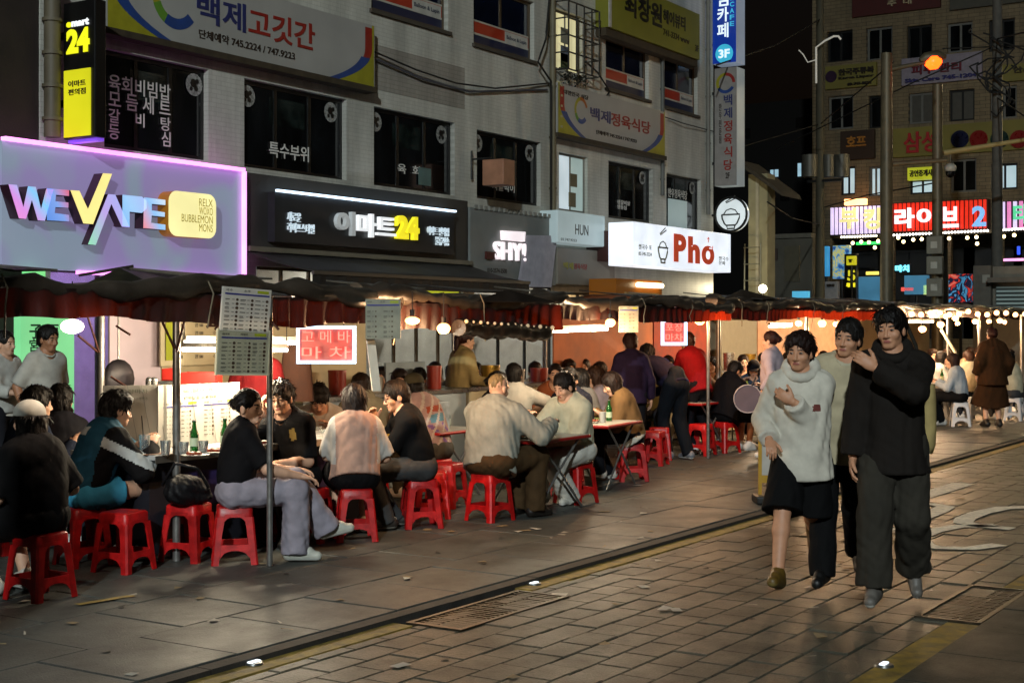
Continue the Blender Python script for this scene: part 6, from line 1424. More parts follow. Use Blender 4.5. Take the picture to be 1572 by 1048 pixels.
# ---- printed menus
PR_ = [mat('menu_paper', '#f0eadf', rough=.7, var=.05), mat('menu_ink', '#4a4640', rough=.7, var=0), mat('menu_blue', '#2c2f78', rough=.6, var=0), mat('menu_lime', '#98a01c', rough=.6, var=0), mat('menu_dish', '#4a3524', rough=.7, var=0), mat('menu_brown', '#3a1f14', rough=.6, var=0)]
t_ = PR_[0].node_tree; tr_ = t_.nodes.new('ShaderNodeBsdfTranslucent'); tr_.inputs[0].default_value = (.85, .82, .76, 1); mxp = t_.nodes.new('ShaderNodeMixShader'); mxp.inputs[0].default_value = .55
t_.links.new(t_.nodes['Principled BSDF'].outputs[0], mxp.inputs[1]); t_.links.new(tr_.outputs[0], mxp.inputs[2]); t_.links.new(mxp.outputs[0], t_.nodes['Material Output'].inputs[0])
def menu(par, o, ex, ey, W, H, cols=3, rows=8, seed=1, frame=True, nm='menu_print', words=('메뉴', '안주', '소주', '국수', '순대', '떡볶이', '오뎅', '김밥')):
    o, ex, ey = Vector(o), Vector(ex).normalized(), Vector(ey).normalized(); n = ex.cross(ey); r = random.Random(seed); mb = MB()
    def q(x, y, w_, h, mi, e=.003):
        p = o + ex * x + ey * y + n * e; mb.quad([p, p + ex * w_, p + ex * w_ + ey * h, p + ey * h], mi)
    q(W*.04, H*.83, W*.92, H*.035, 2); q(W*.70, H*.90, W*.24, H*.06, 3)
    for x in (.05, .42): letter(mb, r.choice(words), o + ex * W * x + ey * H * .905 + n * .002, ex, ey, W * .14, H * .05, 1, bold=0, depth=.001)
    for c in range(cols):
        for k in range(rows):
            x0, y0 = W * (.05 + c * .93 / cols), H * (.79 - (k + 1) * .76 / rows)
            q(x0, y0 + H*.02, W*.12*r.uniform(.6, 1), H*.018, 1); q(x0 + W*.14, y0 + H*.022, W*.05, H*.012, 1)
            if r.random() < .5: q(x0, y0 - H*.008, W*.09, H*.010, 1)
            if cols > 1 or True:
                cx, cy = x0 + W * .245, y0 + H * .028; s = W * r.uniform(.02, .036); p = [o + ex * (cx + s * math.cos(a)) + ey * (cy + s * .8 * math.sin(a)) + n * .003 for a in np.linspace(0, 2 * math.pi, 7)[:-1]]; mb.add(p, [tuple(range(6))], 4)
    return mb.build(nm, PR_, par)
def board3(par, nm, o, ex, ey, W, H, m, th=.015):
    o, ex, ey = Vector(o), Vector(ex).normalized(), Vector(ey).normalized(); n = ex.cross(ey)
    return MB().prism([o, o + ex * W, o + ex * W + ey * H, o + ey * H], -n * th).build(nm, m, par)
VR = Vector((ST, -CT, 0)); VF = Vector((CT, ST, 0))    # along the picture to the right, and away from the viewer
o = at(338, 507, 9.15); ex = (at(411, 505, 9.45) - at(335, 507, 9.15)).normalized()
mt = thing('menu_sign', 'upper printed menu sheet hung in front of the maroon fringe', 'menu', tuple(o)); ey = (at(343, 440, 9.15) - o).normalized(); ex2 = (ex - ey * ex.dot(ey)).normalized()
W_, H_ = (at(411, 505, 9.45) - o).length, .285
board3(mt, 'sheet', o, ex2, ey, W_, H_, PR_[0]); menu(mt, o, ex2, ey, W_, H_, 3, 8, 3)
o = at(334, 573, 9.15); mt = thing('menu_sign', 'lower printed menu sheet with a cream rim, under the other one', 'menu', tuple(o)); ex = (at(410, 568, 9.45) - o).normalized(); ey = (at(337, 509, 9.15) - o).normalized(); ex2 = (ex - ey * ex.dot(ey)).normalized(); W_, H_ = (at(410, 568, 9.45) - o).length, .275
board3(mt, 'sheet', o, ex2, ey, W_, H_, PR_[0]); menu(mt, o, ex2, ey, W_, H_, 3, 8, 5); board3(mt, 'rim', o - ex2 * .012 - ey * .012 , ex2, ey, W_ + .024, H_ + .024, mat('rim_cream', '#d0c9a8', rough=.5), .02)
mt.children[-1].location = (0, .0, 0)
for (pl, pr, pt, pb, d, lab) in ((561, 615, 459, 520, 10.6, 'price list sheet hung at the corner between the first two stalls'), (950, 980, 470, 510, 14.6, 'price list sheet beside the bare bulb of the third stall')):
    o = at(pl, pb, d); t = thing('menu_sign', lab, 'menu', tuple(o)); W_ = (at(pr, pb, d) - o).length; H_ = at(pl, pt, d).z - o.z; board3(t, 'sheet', o, VR, EZ, W_, H_, mat('sheet_green_grey', '#8e8c7a', rough=.7, var=.2, vscale=8)); menu(t, o, VR, EZ, W_, H_, 2, 6, int(pl))
# ---- lamps
M_BULB = glow('stall_bulb', '#ffb06a', 6); M_TUBE = glow('stall_tube', '#ffeccb', 12); M_CORD = mat('lamp_cord', '#141210', rough=.7, var=0)
def lamp(px, py, d, r, label, ze=1.86, cat='lamp', m=None, sq=(1, 1, .8), col='#ffc690', k=1.0):
    c = at(px, py, d); t = thing('hanging_bulb', label, cat, tuple(c), 0, 'bare bulbs under the stall roofs'); plight(c - EZ * (r + .035), BULB * k * (r / .052) ** 2, col, .03, t); MB().ball(c, r, sq=sq, seg=12, rings=8).build('bulb', m or M_BULB, t)
    MB().cyl(c + EZ * r * .75, c + EZ * (r * .75 + .05), .02, n=8).build('socket', M_CORD, t); MB().cyl(c + EZ * (r * .75 + .05), (c.x, c.y, max(ze + .06, c.z + r + .06)), .004, n=5).build('cord', M_CORD, t)
lamp(111, 501, 8.6, .058, 'large bright bulb under the near stall, in front of the green panel', col='#ffe8d0', k=.45, m=glow('cool_bulb', '#ffe8d0', 14), sq=(1.2, 1.2, .75)); lamp(633, 492, 11.2, .05, 'bright bulb left of two under the fringe of the second stall', sq=(1.2, 1.2, .6)); lamp(681, 504, 11.4, .055, 'bright bulb right of two under the fringe of the second stall')
lamp(937, 495, 14.4, .052, 'bare bulb at the right end of the long tube light'); lamp(1074, 491, 17.3, .07, 'bright bulb beside the square red neon sign'); lamp(1060, 487, 17.8, .035, 'small bulb right above the square red neon sign')
for px, py, d, r, lab in ((1197, 478, 20.5, .065, 'round bulb highest over the woman in white walking'), (1226, 496, 21.5, .055, 'bulb just above the head of the walking woman in white'), (1262, 496, 22, .065, 'bulb left of the man in the cream jacket'), (1283, 497, 23, .05, 'yellowish bulb at the temple of the man in the cream jacket'), (1318, 482, 23, .05, 'small bulb between the heads of the two men'), (1380, 504, 24, .05, 'yellowish bulb at the cheek of the man in black'), (1416, 505, 25, .07, 'bulb right of the man in black, lowest of its string'), (1444, 498, 26, .07, 'bulb left of the leaning plank in the far stall'), (1453, 485, 27, .07, 'highest bulb in the far stall'), (1467, 488, 27, .06, 'second highest bulb in the far stall'), (1470, 496, 28, .05, 'small warm bulb below the two highest in the far stall'), (1497, 493, 28, .06, 'bulb above the curly haired guest in the far stall'), (1518, 493, 28.5, .05, 'warm bulb above the head of the guest in the brown coat'), (1535, 492, 28.5, .06, 'bulb right of the brown coat in the far stall'), (1542, 494, 29, .05, 'bluish bulb at the right end of the far stall')):
    lamp(px, py, d, r, lab, 1.9, col='#ffca94', k=1.6, m=glow('far_bulb', '#ffb878', 6))
fs = thing('string_lights', 'sagging string of warm bulbs along the front of the farthest stalls', 'string lights', tuple(at(1470, 485, 24)))
P_ = [at(1385 + 14.5 * i, 478 + 5 * abs(math.sin(i * .9)), 24 + .35 * i) for i in range(14)]
for p in P_: MB().ball(p, .05, seg=10, rings=6).build('bulb', glow('far_bulb', '#ffb878', 6), fs)
MB().tube([p + EZ * .06 for p in P_], .008, 5).build('wire', M_CORD, fs)
def tube(px0, py0, px1, py1, d0, d1, label):
    a, b = at(px0, py0, d0), at(px1, py1, d1); t = thing('tube_light', label, 'tube light', tuple((a + b) / 2), 0, 'tube lights of the stalls'); MB().cyl(a, b, .017, n=10).build('tube', M_TUBE, t)
    for q in (.2, .8): plight(a.lerp(b, q) - EZ * .06, TUBE * (b - a).length, '#ffeccb', .04, t)
    n = (b - a).normalized(); MB().prism([a + EZ * .02 - Vector((0, .02, 0)), a + EZ * .02 + Vector((0, .02, 0)), a + EZ * .05 + Vector((0, .02, 0)), a + EZ * .05 - Vector((0, .02, 0))], b - a).build('fitting', mat('fitting_white', '#bdb9ac', rough=.5), t)
    for p in (a, b): MB().cyl(p + EZ * .05, (p.x, p.y, 1.9), .004, n=5).build('wire', M_CORD, t)
tube(283, 526, 470, 526, 10.5, 11.6, 'upper tube light behind the hanging menus'); tube(281, 536, 440, 537, 10.3, 11.2, 'lower tube light behind the hanging menus'); tube(850, 508, 932, 505, 13.8, 14.8, 'thick tube light glowing over the third stall')
tube(1181, 501, 1214, 500, 20.5, 21.5, 'tube light left behind the walking woman in white'); tube(1396, 494, 1432, 494, 25, 26, 'tube light in the far stall right of the man in black')
# ---- red neon signs in a white light frame
def neon(label, pl, pr, pt, pb, d, rows, n_):
    o = at(pl, pb, d); W = (at(pr, pb, d) - o).length; H = at(pl, pt, d).z - o.z; t = thing('neon_sign', label, 'neon sign', tuple(o)); f = .022 * d / 10.8; Fm = glow('frame_led', '#b8dcff', 3.4)
    mb = MB()
    for (x0, x1, y0, y1) in ((0, W, 0, f), (0, W, H - f, H), (0, f, f, H - f), (W - f, W, f, H - f)): mb.prism([o + VR * x0 + EZ * y0, o + VR * x1 + EZ * y0, o + VR * x1 + EZ * y1, o + VR * x0 + EZ * y1], VF * .03)
    mb.build('light_frame', Fm, t); board3(t, 'backing', o + VR * f + EZ * f + VF * .012, VR, EZ, W - 2 * f, H - 2 * f, glow('painted_neon_bloom', '#c07068', .38), .006)  # backing glows pink to imitate the bloom of the letters
    for i, s in enumerate(rows):
        k = len(rows); h = (H - 2 * f) / k; mb = MB(); letter(mb, s, o + VR * (f + .02) + EZ * (f + h * (k - 1 - i) + h * .12), VR, EZ, W - 2 * f - .04, h * .76, bold=-.005, depth=.012); mb.build('lettering', glow('neon_red_tube', '#ff6a5c', 3.0), t)
    for x in (W * .2, W * .8): MB().cyl(o + VR * x + EZ * H + VF * .01, (o + VR * x + VF * .01).to_2d().to_3d() + EZ * 1.9, .004, n=5).build('wire', M_CORD, t)
neon('red neon sign in a wide white light frame over the first stall', 455, 546, 500, 558, 10.9, ('고 메 바', '마 차'), 2)
neon('red neon sign in a square white light frame over the third stall', 1015, 1055, 490, 530, 17.2, ('포장', '마차'), 2)
# ---- counter of the first stall with its white menu panels
ct_ = thing('stall_counter', 'long food stall counter with a pale top and dark skirt', 'counter', (8, 7.75, 0))
MB().box((6.92, 7.38, .72), (9.6, 8.25, .755)).build('counter_top', mat('counter_white', '#a9aaa8', rough=.25, var=.08), ct_, bevel=.004); MB().box((6.98, 7.5, .05), (9.5, 8.2, .72)).build('skirt', mat('skirt_navy', '#16161f', rough=.6, var=.3, vscale=3), ct_)
MB().box((6.92, 7.372, .70), (9.6, 7.379, .75)).build('edge', mat('edge_steel', '#8a8880', rough=.3, metal=.8), ct_)
for i in range(3): MB().box((7.2 + i * .75, 7.494, .35), (7.8 + i * .75, 7.499, .6)).build('skirt_print', mat('skirt_purple', '#2c2050', rough=.6, var=.3), ct_)
# white menu screens standing on the counter
for i, (pl, pr, pt, pb, d0, d1, k_) in enumerate(((158, 256, 592, 690, 10.3, 10.45, 0), (243, 368, 592, 690, 10.4, 11.1, 1))):
    a, b = at(pl, pb, d0), at(pr, pb, d1); a.z = b.z = .757; t = thing('menu_screen', ('plain white folded screen standing on the counter', 'white screen with printed menus standing on the counter')[i], 'menu screen', tuple(a)); ex = (b - a).normalized(); W_ = (b - a).length; H_ = at(pl, pt, d0).z - .757
    board3(t, 'panel', a, ex, EZ, W_, H_, M_WHT); n = ex.cross(EZ)
    mb = MB()
    for j in range(4):
        p = a + ex * W_ * (.16 + .22 * j) + n * .004; mb.tube([p + EZ * H_, p + ex * .03 + EZ * H_ * .6, p + ex * .08 + EZ * .01], .002, 4)
    mb.build('crease', mat('crease_grey', '#7d8280', rough=.8), t)
    mb = MB(); letter(mb, '포장마차', a + ex * W_ * .28 + EZ * H_ * .87 + n * .002, ex, EZ, W_ * .42, H_ * .07, bold=.0, depth=.002); letter(mb, '안주일절 소주맥주', a + ex * W_ * .3 + EZ * H_ * .76 + n * .002, ex, EZ, W_ * .4, H_ * .05, bold=0, depth=.002); mb.build('lettering', mat('pale_green_ink', '#7c8472', rough=.7), t)
    if k_:
        menu(t, a + ex * W_ * .04 + EZ * H_ * .12, ex, EZ, W_ * .44, H_ * .62, 2, 7, 11); menu(t, a + ex * W_ * .52 + EZ * H_ * .12, ex, EZ, W_ * .45, H_ * .62, 2, 7, 12)
o = Vector((F(247, 560, 9.25).x, 9.25, F(247, 562, 9.25).z)); t = thing('price_board', 'cream price board with rows of dark words at the back of the first stall', 'price board', tuple(o)); W_ = F(345, 500, 9.25).x - o.x; board3(t, 'board', o, EXF, EZ, W_, .42, M_CREAM)
mb = MB().box((o.x + .04, 9.228, o.z + .05), (o.x + .16, 9.232, o.z + .41)); mb.build('lime_strip', PR_[3], t)
for r_ in range(5):
    mb = MB()
    for c, w_ in ((.2, '소주 4000'), (.52, '닭발 15000'), (.8, '국수')): letter(mb, w_, o + EXF * W_ * c + EZ * (.34 - r_ * .07) - Vector((0, .002, 0)), EXF, EZ, .1 if c < .8 else .06, .034, bold=0, depth=.002)
    mb.build('lettering', PR_[1], t)
# ---- tables
M_RIM = mat('red_rim', '#9c1512', rough=.4, var=.1)
def table(label, px, d, L, Wd, hgt, rot, rim=M_RIM, top=None):
    p = place(px, d); t = thing('folding_table', label, 'table', (p[0], p[1], 0), rot, 'folding tables of the stalls')
    MB().box((-L/2, -Wd/2, hgt - .03), (L/2, Wd/2, hgt)).build('rim', rim, t, bevel=.012, world=False); MB().box((-L/2 + .02, -Wd/2 + .02, hgt - .001), (L/2 - .02, Wd/2 - .02, hgt + .003)).build('table_top', top or mat('laminate_white', '#a8a69c', rough=.35, var=.06), t, world=False)
    for s in (-1, 1):
        for q in (-1, 1): MB().tube([(q * L * .42, s * Wd * .4, .01), (q * L * .05, s * Wd * .4, hgt * .5), (-q * L * .36, s * Wd * .4, hgt - .03)], .012, 6).build('leg', M_STEEL, t, world=False)
    return t
tb = [table('white table with dark edge between the man in black and the long-haired woman', 503, 12.1, .9, .6, .68, 0, M_BLK), table('small red-rimmed table between the man in grey and the man in cream', 822, 12.75, .95, .62, .66, 0), table('red-rimmed table in front of the woman in the tan cardigan', 920, 14.6, .9, .6, .66, .1), table('red-rimmed table behind the bending guest in navy', 1068, 18.6, .9, .6, .66, 0), table('table of the far stall by the woman in pale blue', 1438, 24.5, 1.0, .7, .68, 0, mat('grey_rim', '#77746c'))]
# ---- dishes, bottles and cooking gear
M_GREEN = mat('green_bottle', '#1f6b2a', rough=.08, var=0, trans=.6, spec=.6); M_LABEL = mat('bottle_label', '#b8c8a8', rough=.6, var=0); M_CUP = mat('clear_cup', '#c8d0d0', rough=.1, var=0, trans=.8); M_PLATE = mat('plate_white', '#b8b4aa', rough=.4); M_FOOD = mat('food_red', '#8a3a1c', rough=.5, var=.4, vscale=40); M_FOODG = mat('food_green', '#5c6a2c', rough=.6, var=.4, vscale=40)
def bottle(p, label):
    t = thing('soju_bottle', label, 'bottle', tuple(p), 0, 'green bottles on the tables'); mb = MB(); prof = [(0, .033), (.12, .033), (.16, .018), (.2, .013), (.205, .015), (.215, .015)]
    for (a, r0), (b, r1) in zip(prof, prof[1:]): mb.cyl(p + EZ * a, p + EZ * b, r0, r1, 12, cap=False)
    mb.cyl(p, p + EZ * .002, .033, n=12); mb.build('glass', M_GREEN, t); MB().cyl(p + EZ * .035, p + EZ * .095, .0336, n=12, cap=False).build('label', M_LABEL, t); MB().cyl(p + EZ * .212, p + EZ * .222, .0155, n=10).build('cap', M_STEEL, t)
def cup(p, label, m=None, h=.11, r=.036):
    t = thing('cup', label, 'cup', tuple(p), 0, 'cups on the tables'); MB().cyl(p, p + EZ * h, r * .8, r, 14, cap=False).cyl(p, p + EZ * .003, r * .8, n=14).build('wall', m or M_CUP, t); return t
def plate(p, label, food=M_FOOD, r=.11):
    t = thing('plate', label, 'plate', tuple(p), 0, 'plates on the tables'); MB().cyl(p, p + EZ * .012, r * .6, r, 20).build('dish', M_PLATE, t); mb = MB(); rr = random.Random(int(p.x * 99))
    for i in range(9): mb.ball(p + Vector((rr.uniform(-.5, .5) * r, rr.uniform(-.5, .5) * r, .02)), r * .22, seg=7, rings=5, sq=(1, 1, .6))
    o = mb.build('food', food, t); o['kind'] = 'stuff'
def on(px, d, z): p = at(px, 500, d); return Vector((p.x, p.y, z))
bottle(on(298, 10.15, .757), 'green bottle on the counter in front of the printed screen'); bottle(on(345, 10.35, .757), 'green bottle behind the shoulder of the woman in black')
cu = cup(on(222, 9.95, .760), 'tall clear cup with dark drink on the counter', None, .13, .04); p = on(222, 9.95, .762); MB().cyl(p, p + EZ * .05, .031, .034, 14).build('drink', mat('cola', '#1c0d06', rough=.1), cu); MB().cyl(p, p + EZ * .26 - VR * .02, .004, n=6).build('straw', M_BLK, cu)
for px, d, lab in ((282, 9.85, 'clear cup next to the pole on the counter'), (312, 9.95, 'clear cup right of the green bottle on the counter')): cup(on(px, d, .757), lab, None, .09)
plate(on(330, 10.0, .757), 'plate on the counter by the woman in black'); tp_ = thing('tray', 'thin brown tray under the dark drink on the counter', 'tray', tuple(on(222, 9.95, .756))); MB().cyl(on(222, 9.95, .7565), on(222, 9.95, .7592), .13, n=20).build('disc', mat('tray_brown', '#5a3418', rough=.5), tp_)
z = .684; plate(on(470, 11.95, z), 'plate of food on the white table left of the long-haired woman'); cup(on(497, 11.9, z), 'clear cup on the white table', None, .1); cup(on(508, 12.1, z), 'second clear cup on the white table further back', None, .1); plate(on(520, 12.3, z), 'plate behind the long-haired woman', M_FOODG)
z = .664; g1 = mat('cup_green', '#9fb89a', rough=.4)
for px, d, lab in ((785, 12.6, 'pale green paper cup left on the red-rimmed table'), (795, 12.65, 'pale green paper cup right of its twin on the red-rimmed table')): cup(on(px, d, z), lab, g1, .1, .034)
plate(on(812, 12.6, z), 'plate of greens in the middle of the red-rimmed table', M_FOODG); plate(on(842, 12.9, z), 'white plate by the hand of the man in cream', M_PLATE, .08); plate(on(905, 14.5, z), 'plate on the table of the woman in tan'); cup(on(925, 14.5, z), 'white cup on the table of the woman in tan', M_PLATE); plate(on(1068, 18.5, z), 'plate on the table behind the bending guest'); plate(on(1438, 24.4, .684), 'plate of red food in the far stall'); cup(on(1430, 24.4, .684), 'white cup in the far stall', M_PLATE)
for k_, (px, d, z_, kind, lab) in enumerate(((478, 12.2, .684, 'b', 'green bottle on the white table of the young man in white'), (488, 12.25, .684, 'c', 'clear cup by the green bottle of the young man in white'), (515, 11.95, .684, 'p', 'red dish at the elbow of the woman in pink'), (803, 12.95, .664, 'b', 'green bottle at the far side of the red-rimmed table'), (832, 12.6, .664, 'g', 'plate of greens at the right front of the red-rimmed table'), (800, 12.5, .664, 'p', 'red dish in front of the green paper cups'), (935, 14.75, .664, 'b', 'green bottle on the table of the woman in tan'), (912, 14.8, .664, 'g', 'plate of greens on the table of the woman in tan'), (1060, 18.7, .664, 'b', 'green bottle on the table behind the bending guest'), (1446, 24.6, .684, 'b', 'green bottle in the far stall'), (300, 9.75, .757, 'p', 'red dish on the counter edge beside the pole'), (254, 9.85, .757, 'c', 'clear cup left of the pole on the counter'), (686, 13.8, .657, 'b', 'green bottle beside the pale blue paper bag'))):
    q_ = on(px, d, z_)
    if kind == 'b': bottle(q_, lab)
    elif kind == 'c': cup(q_, lab, None, .1)
    else: plate(q_, lab, M_FOOD if kind == 'p' else M_FOODG, .1)
p = on(675, 13.6, .0); bp_ = thing('paper_bag', 'pale blue printed paper bag standing behind the patterned shirt', 'bag', (p.x, p.y, .66)); MB().box((p.x - .09, p.y - .06, .66), (p.x + .09, p.y + .06, .93)).build('bag', mat('bag_blue', '#9fb0bc', rough=.6, var=.3, vscale=14), bp_, bevel=.01); t5 = table('side table carrying the pale blue paper bag', 680, 13.7, .8, .5, .655, 0)
# cooking gear at the back of the first stall
def pot(p, r, h, m, label, nm='pot'):
    t = thing(nm, label, nm.replace('_', ' '), tuple(p)); MB().cyl(p, p + EZ * h, r * .92, r, 20).build('body', m, t); MB().cyl(p + EZ * h, p + EZ * (h + .02), r * 1.03, n=20).build('rim', m, t); return t
p = on(182, 11.4, 1.22); wk = thing('wok', 'blackened wok hanging at the back of the first stall', 'wok', tuple(p)); MB().ball(p, .165, sq=(1, .35, 1)).build('bowl', mat('wok_black', '#2a262c', rough=.5, metal=.4, var=.5, vscale=9), wk); MB().cyl(p + EZ * .155, p + EZ * .68, .008, n=6).build('hook', M_STEEL, wk)
for i, (px, lab) in enumerate(((229, 'steel cylinder left of two behind the counter'), (237, 'steel cylinder right of two behind the counter'))): 
    p = on(px, 11.0, .757); t = thing('steel_cylinder', lab, 'cylinder', tuple(p)); MB().cyl(p, p + EZ * .47, .028, n=12).build('body', M_STAIN, t); MB().ball(p + EZ * .47, .028).build('cap', M_STAIN, t)
M_BASK = mat('basket_red', '#a01c10', rough=.4, var=.15)
for px0, px1, py0, py1, d, lab in ((276, 332, 572, 594, 11.2, 'long red plastic basket behind the counter'), (248, 267, 566, 584, 11.3, 'small red plastic basket left of the pole')):
    a, b = at(px0, py1, d), at(px1, py1, d); t = thing('plastic_basket', lab, 'basket', tuple(a)); hh = at(px0, py0, d).z - a.z; mb = MB(); w_ = VF * .22
    mb.prism([a, b, b + w_, a + w_], EZ * .01); mb.prism([a, b, b + VF * .01, a + VF * .01], EZ * hh); mb.prism([a + w_, b + w_, b + w_ + VF * .01, a + w_ + VF * .01], EZ * hh); mb.prism([a, a + VR * .01, a + VR * .01 + w_, a + w_], EZ * hh); mb.prism([b, b - VR * .01, b - VR * .01 + w_, b + w_], EZ * hh); mb.build('basket', M_BASK, t)
    q0 = (a + b) / 2 + w_ * .5; sh = thing('shelf', 'shelf under the ' + lab, 'shelf', (q0.x, q0.y, a.z - .03)); MB().prism([a - EZ * .03 - VR * .03, b - EZ * .03 + VR * .03, b - EZ * .03 + w_ * 1.2 + VR * .03, a - EZ * .03 + w_ * 1.2 - VR * .03], EZ * .026).build('board', M_STAIN, sh)
    for e in (a, b): MB().cyl((e.x, e.y, 0), (e.x, e.y, a.z - .03), .012, n=6).build('leg', M_STEEL, sh)
p = on(455, 11.9, 1.02); ap_ = thing('hanging_coat', 'dark brown coat hanging from the rail behind the black-shirted man', 'coat', tuple(p)); mb = MB(); prof = [(.50, .03), (.47, .08), (.40, .115), (.25, .13), (.1, .14), (0, .15)]
for (a, r0), (b, r1) in zip(prof, prof[1:]): 
    n_ = 14; V = [p + VR * r * math.cos(q) + VF * r * .35 * math.sin(q) + EZ * z_ for z_, r in ((a, r0), (b, r1)) for q in np.linspace(0, 2 * math.pi, n_ + 1)[:-1]]; mb.add(V, [(i, i + n_, (i + 1) % n_ + n_, (i + 1) % n_) for i in range(n_)], 0, True)
mb.build('coat', cloth('#2a1810'), ap_); MB().cyl(p + EZ * .5, (p.x, p.y, 1.85), .004, n=5).build('hanger', M_STEEL, ap_)
# second and third stalls: worktops with boards behind
for (lab, x0, x1, y0, y1, m) in (('worktop of the second stall with a pale blue front board', 10.2, 12.9, 8.9, 9.4, mat('front_pale_blue', '#9fadb4', rough=.5, var=.06)), ('cream worktop of the third stall', 13.1, 15.8, 9.0, 9.5, M_CREAM), ('worktop of the fourth stall with a lime notice', 18.2, 22, 9.1, 9.6, M_CREAM)):
    t = thing('stall_counter', lab, 'counter', ((x0+x1)/2, (y0+y1)/2, 0)); MB().box((x0, y0, .03), (x1, y1, .92)).build('front', m, t); MB().box((x0 - .03, y0 - .03, .923), (x1 + .03, y1, .96)).build('counter_top', M_STAIN, t)
    r = random.Random(int(x0)); 
    for i in range(5):
        q = Vector((x0 + .25 + i * (x1 - x0 - .5) / 4, y0 + .25, .962)); pot(q, r.uniform(.08, .14), r.uniform(.12, .25), r.choice((M_STAIN, mat('pot_gold', '#a8883a', rough=.3, metal=.7), mat('pot_red', '#8a2a1c', rough=.4), M_PLATE)), ['first', 'second', 'third', 'fourth', 'fifth'][i] + ' pot from the left on the ' + lab.split(' with')[0])
a = at(1120, 606, 20.4); t = thing('notice_board', 'lime green notice behind the seated guests of the fourth stall', 'notice', tuple(a)); W_ = (at(1152, 606, 20.4) - a).length; H_ = at(1120, 584, 20.4).z - a.z; board3(t, 'board', a, VR, EZ, W_, H_, mat('notice_lime', '#98a024', rough=.5)); mb = MB(); letter(mb, '안주 일절', a + VR * .04 + EZ * H_ * .5 - VF * .002, VR, EZ, W_ * .7, H_ * .25, bold=0, depth=.002); mb.build('lettering', PR_[1], t); MB().cyl((a.x + .1, a.y, 0), (a.x + .1, a.y, a.z), .012, n=6).build('post', M_STEEL, t)
a, b = at(1445, 506, 26), at(1466, 540, 25.6); t = thing('leaning_plank', 'thin pale plank leaning at the far stall', 'plank', tuple(b)); MB().tube([a, b, Vector((b.x + .1, b.y - .3, .0))], .03, 6).build('plank', M_CREAM, t)
for px, d, lab in ((1455, 26, 'left slim pole of the far stall'), (1503, 28, 'slim pole in the middle of the far stall'), (1568, 29, 'pole at the right end of the far stall'), (1238, 21, 'pale pole behind the walking woman in white'), (1103, 19, 'pale pole beside the bright bulb of the third stall')): q = at(px, 500, d); pole((q.x, q.y), 0, 1.88, .03, E_ if d > 22 else D)
for px0, px1, m in ((1504, 1516, '#b87fae'), (1537, 1546, '#6a5fb8')):
    a = F(px0, 500, 10.7).x; b = F(px1, 500, 10.7).x; MB().box((a, 10.68, .95), (b, 10.7, 1.85)).build('banner', mat('banner' + m[1:], m, rough=.7), E_)
# ---- A-frame sign on a weighted base
p = G(1184, 772, .0); sg = thing('standing_sign', 'white standing sign in a yellow frame on a black base beside the kerb', 'sign', (p.x, p.y, 0), math.radians(-57))
MB().box((-.16, -.15, 0), (.26, .15, .08)).build('base', mat('base_black', '#12100e', rough=.5, var=.2), sg, bevel=.02, world=False); fy = mat('frame_yellow', '#a8831c', rough=.5, var=.1)
for a, b in (((-.12, -.015, .081), (-.09, .015, .95)), ((.20, -.015, .081), (.23, .015, .95)), ((-.09, -.014, .19), (.20, .014, .26)), ((-.09, -.014, .92), (.20, .014, .949))): MB().box(a, b).build('frame', fy, sg, world=False)
MB().box((-.089, -.01, .262), (.199, .01, .918)).build('board', mat('board_white', '#a9a79f', rough=.5), sg, world=False)
mb = MB(); letter(mb, '주차금지', (-.06, -.011, .7), (1, 0, 0), (0, 0, 1), .23, .08, bold=.02, depth=.002); letter(mb, '영업중', (-.03, -.011, .5), (1, 0, 0), (0, 0, 1), .17, .08, bold=.02, depth=.002); mb.build('lettering', mat('board_grey_ink', '#6a6a80'), sg, world=False)
mb = MB()
for dx in (-.06, .0): mb.box((dx, -.157, .03), (dx + .03, -.151, .055))
mb.build('reflector', mat('reflector_yellow', '#c8a020', rough=.3, emit=.1), sg, world=False)
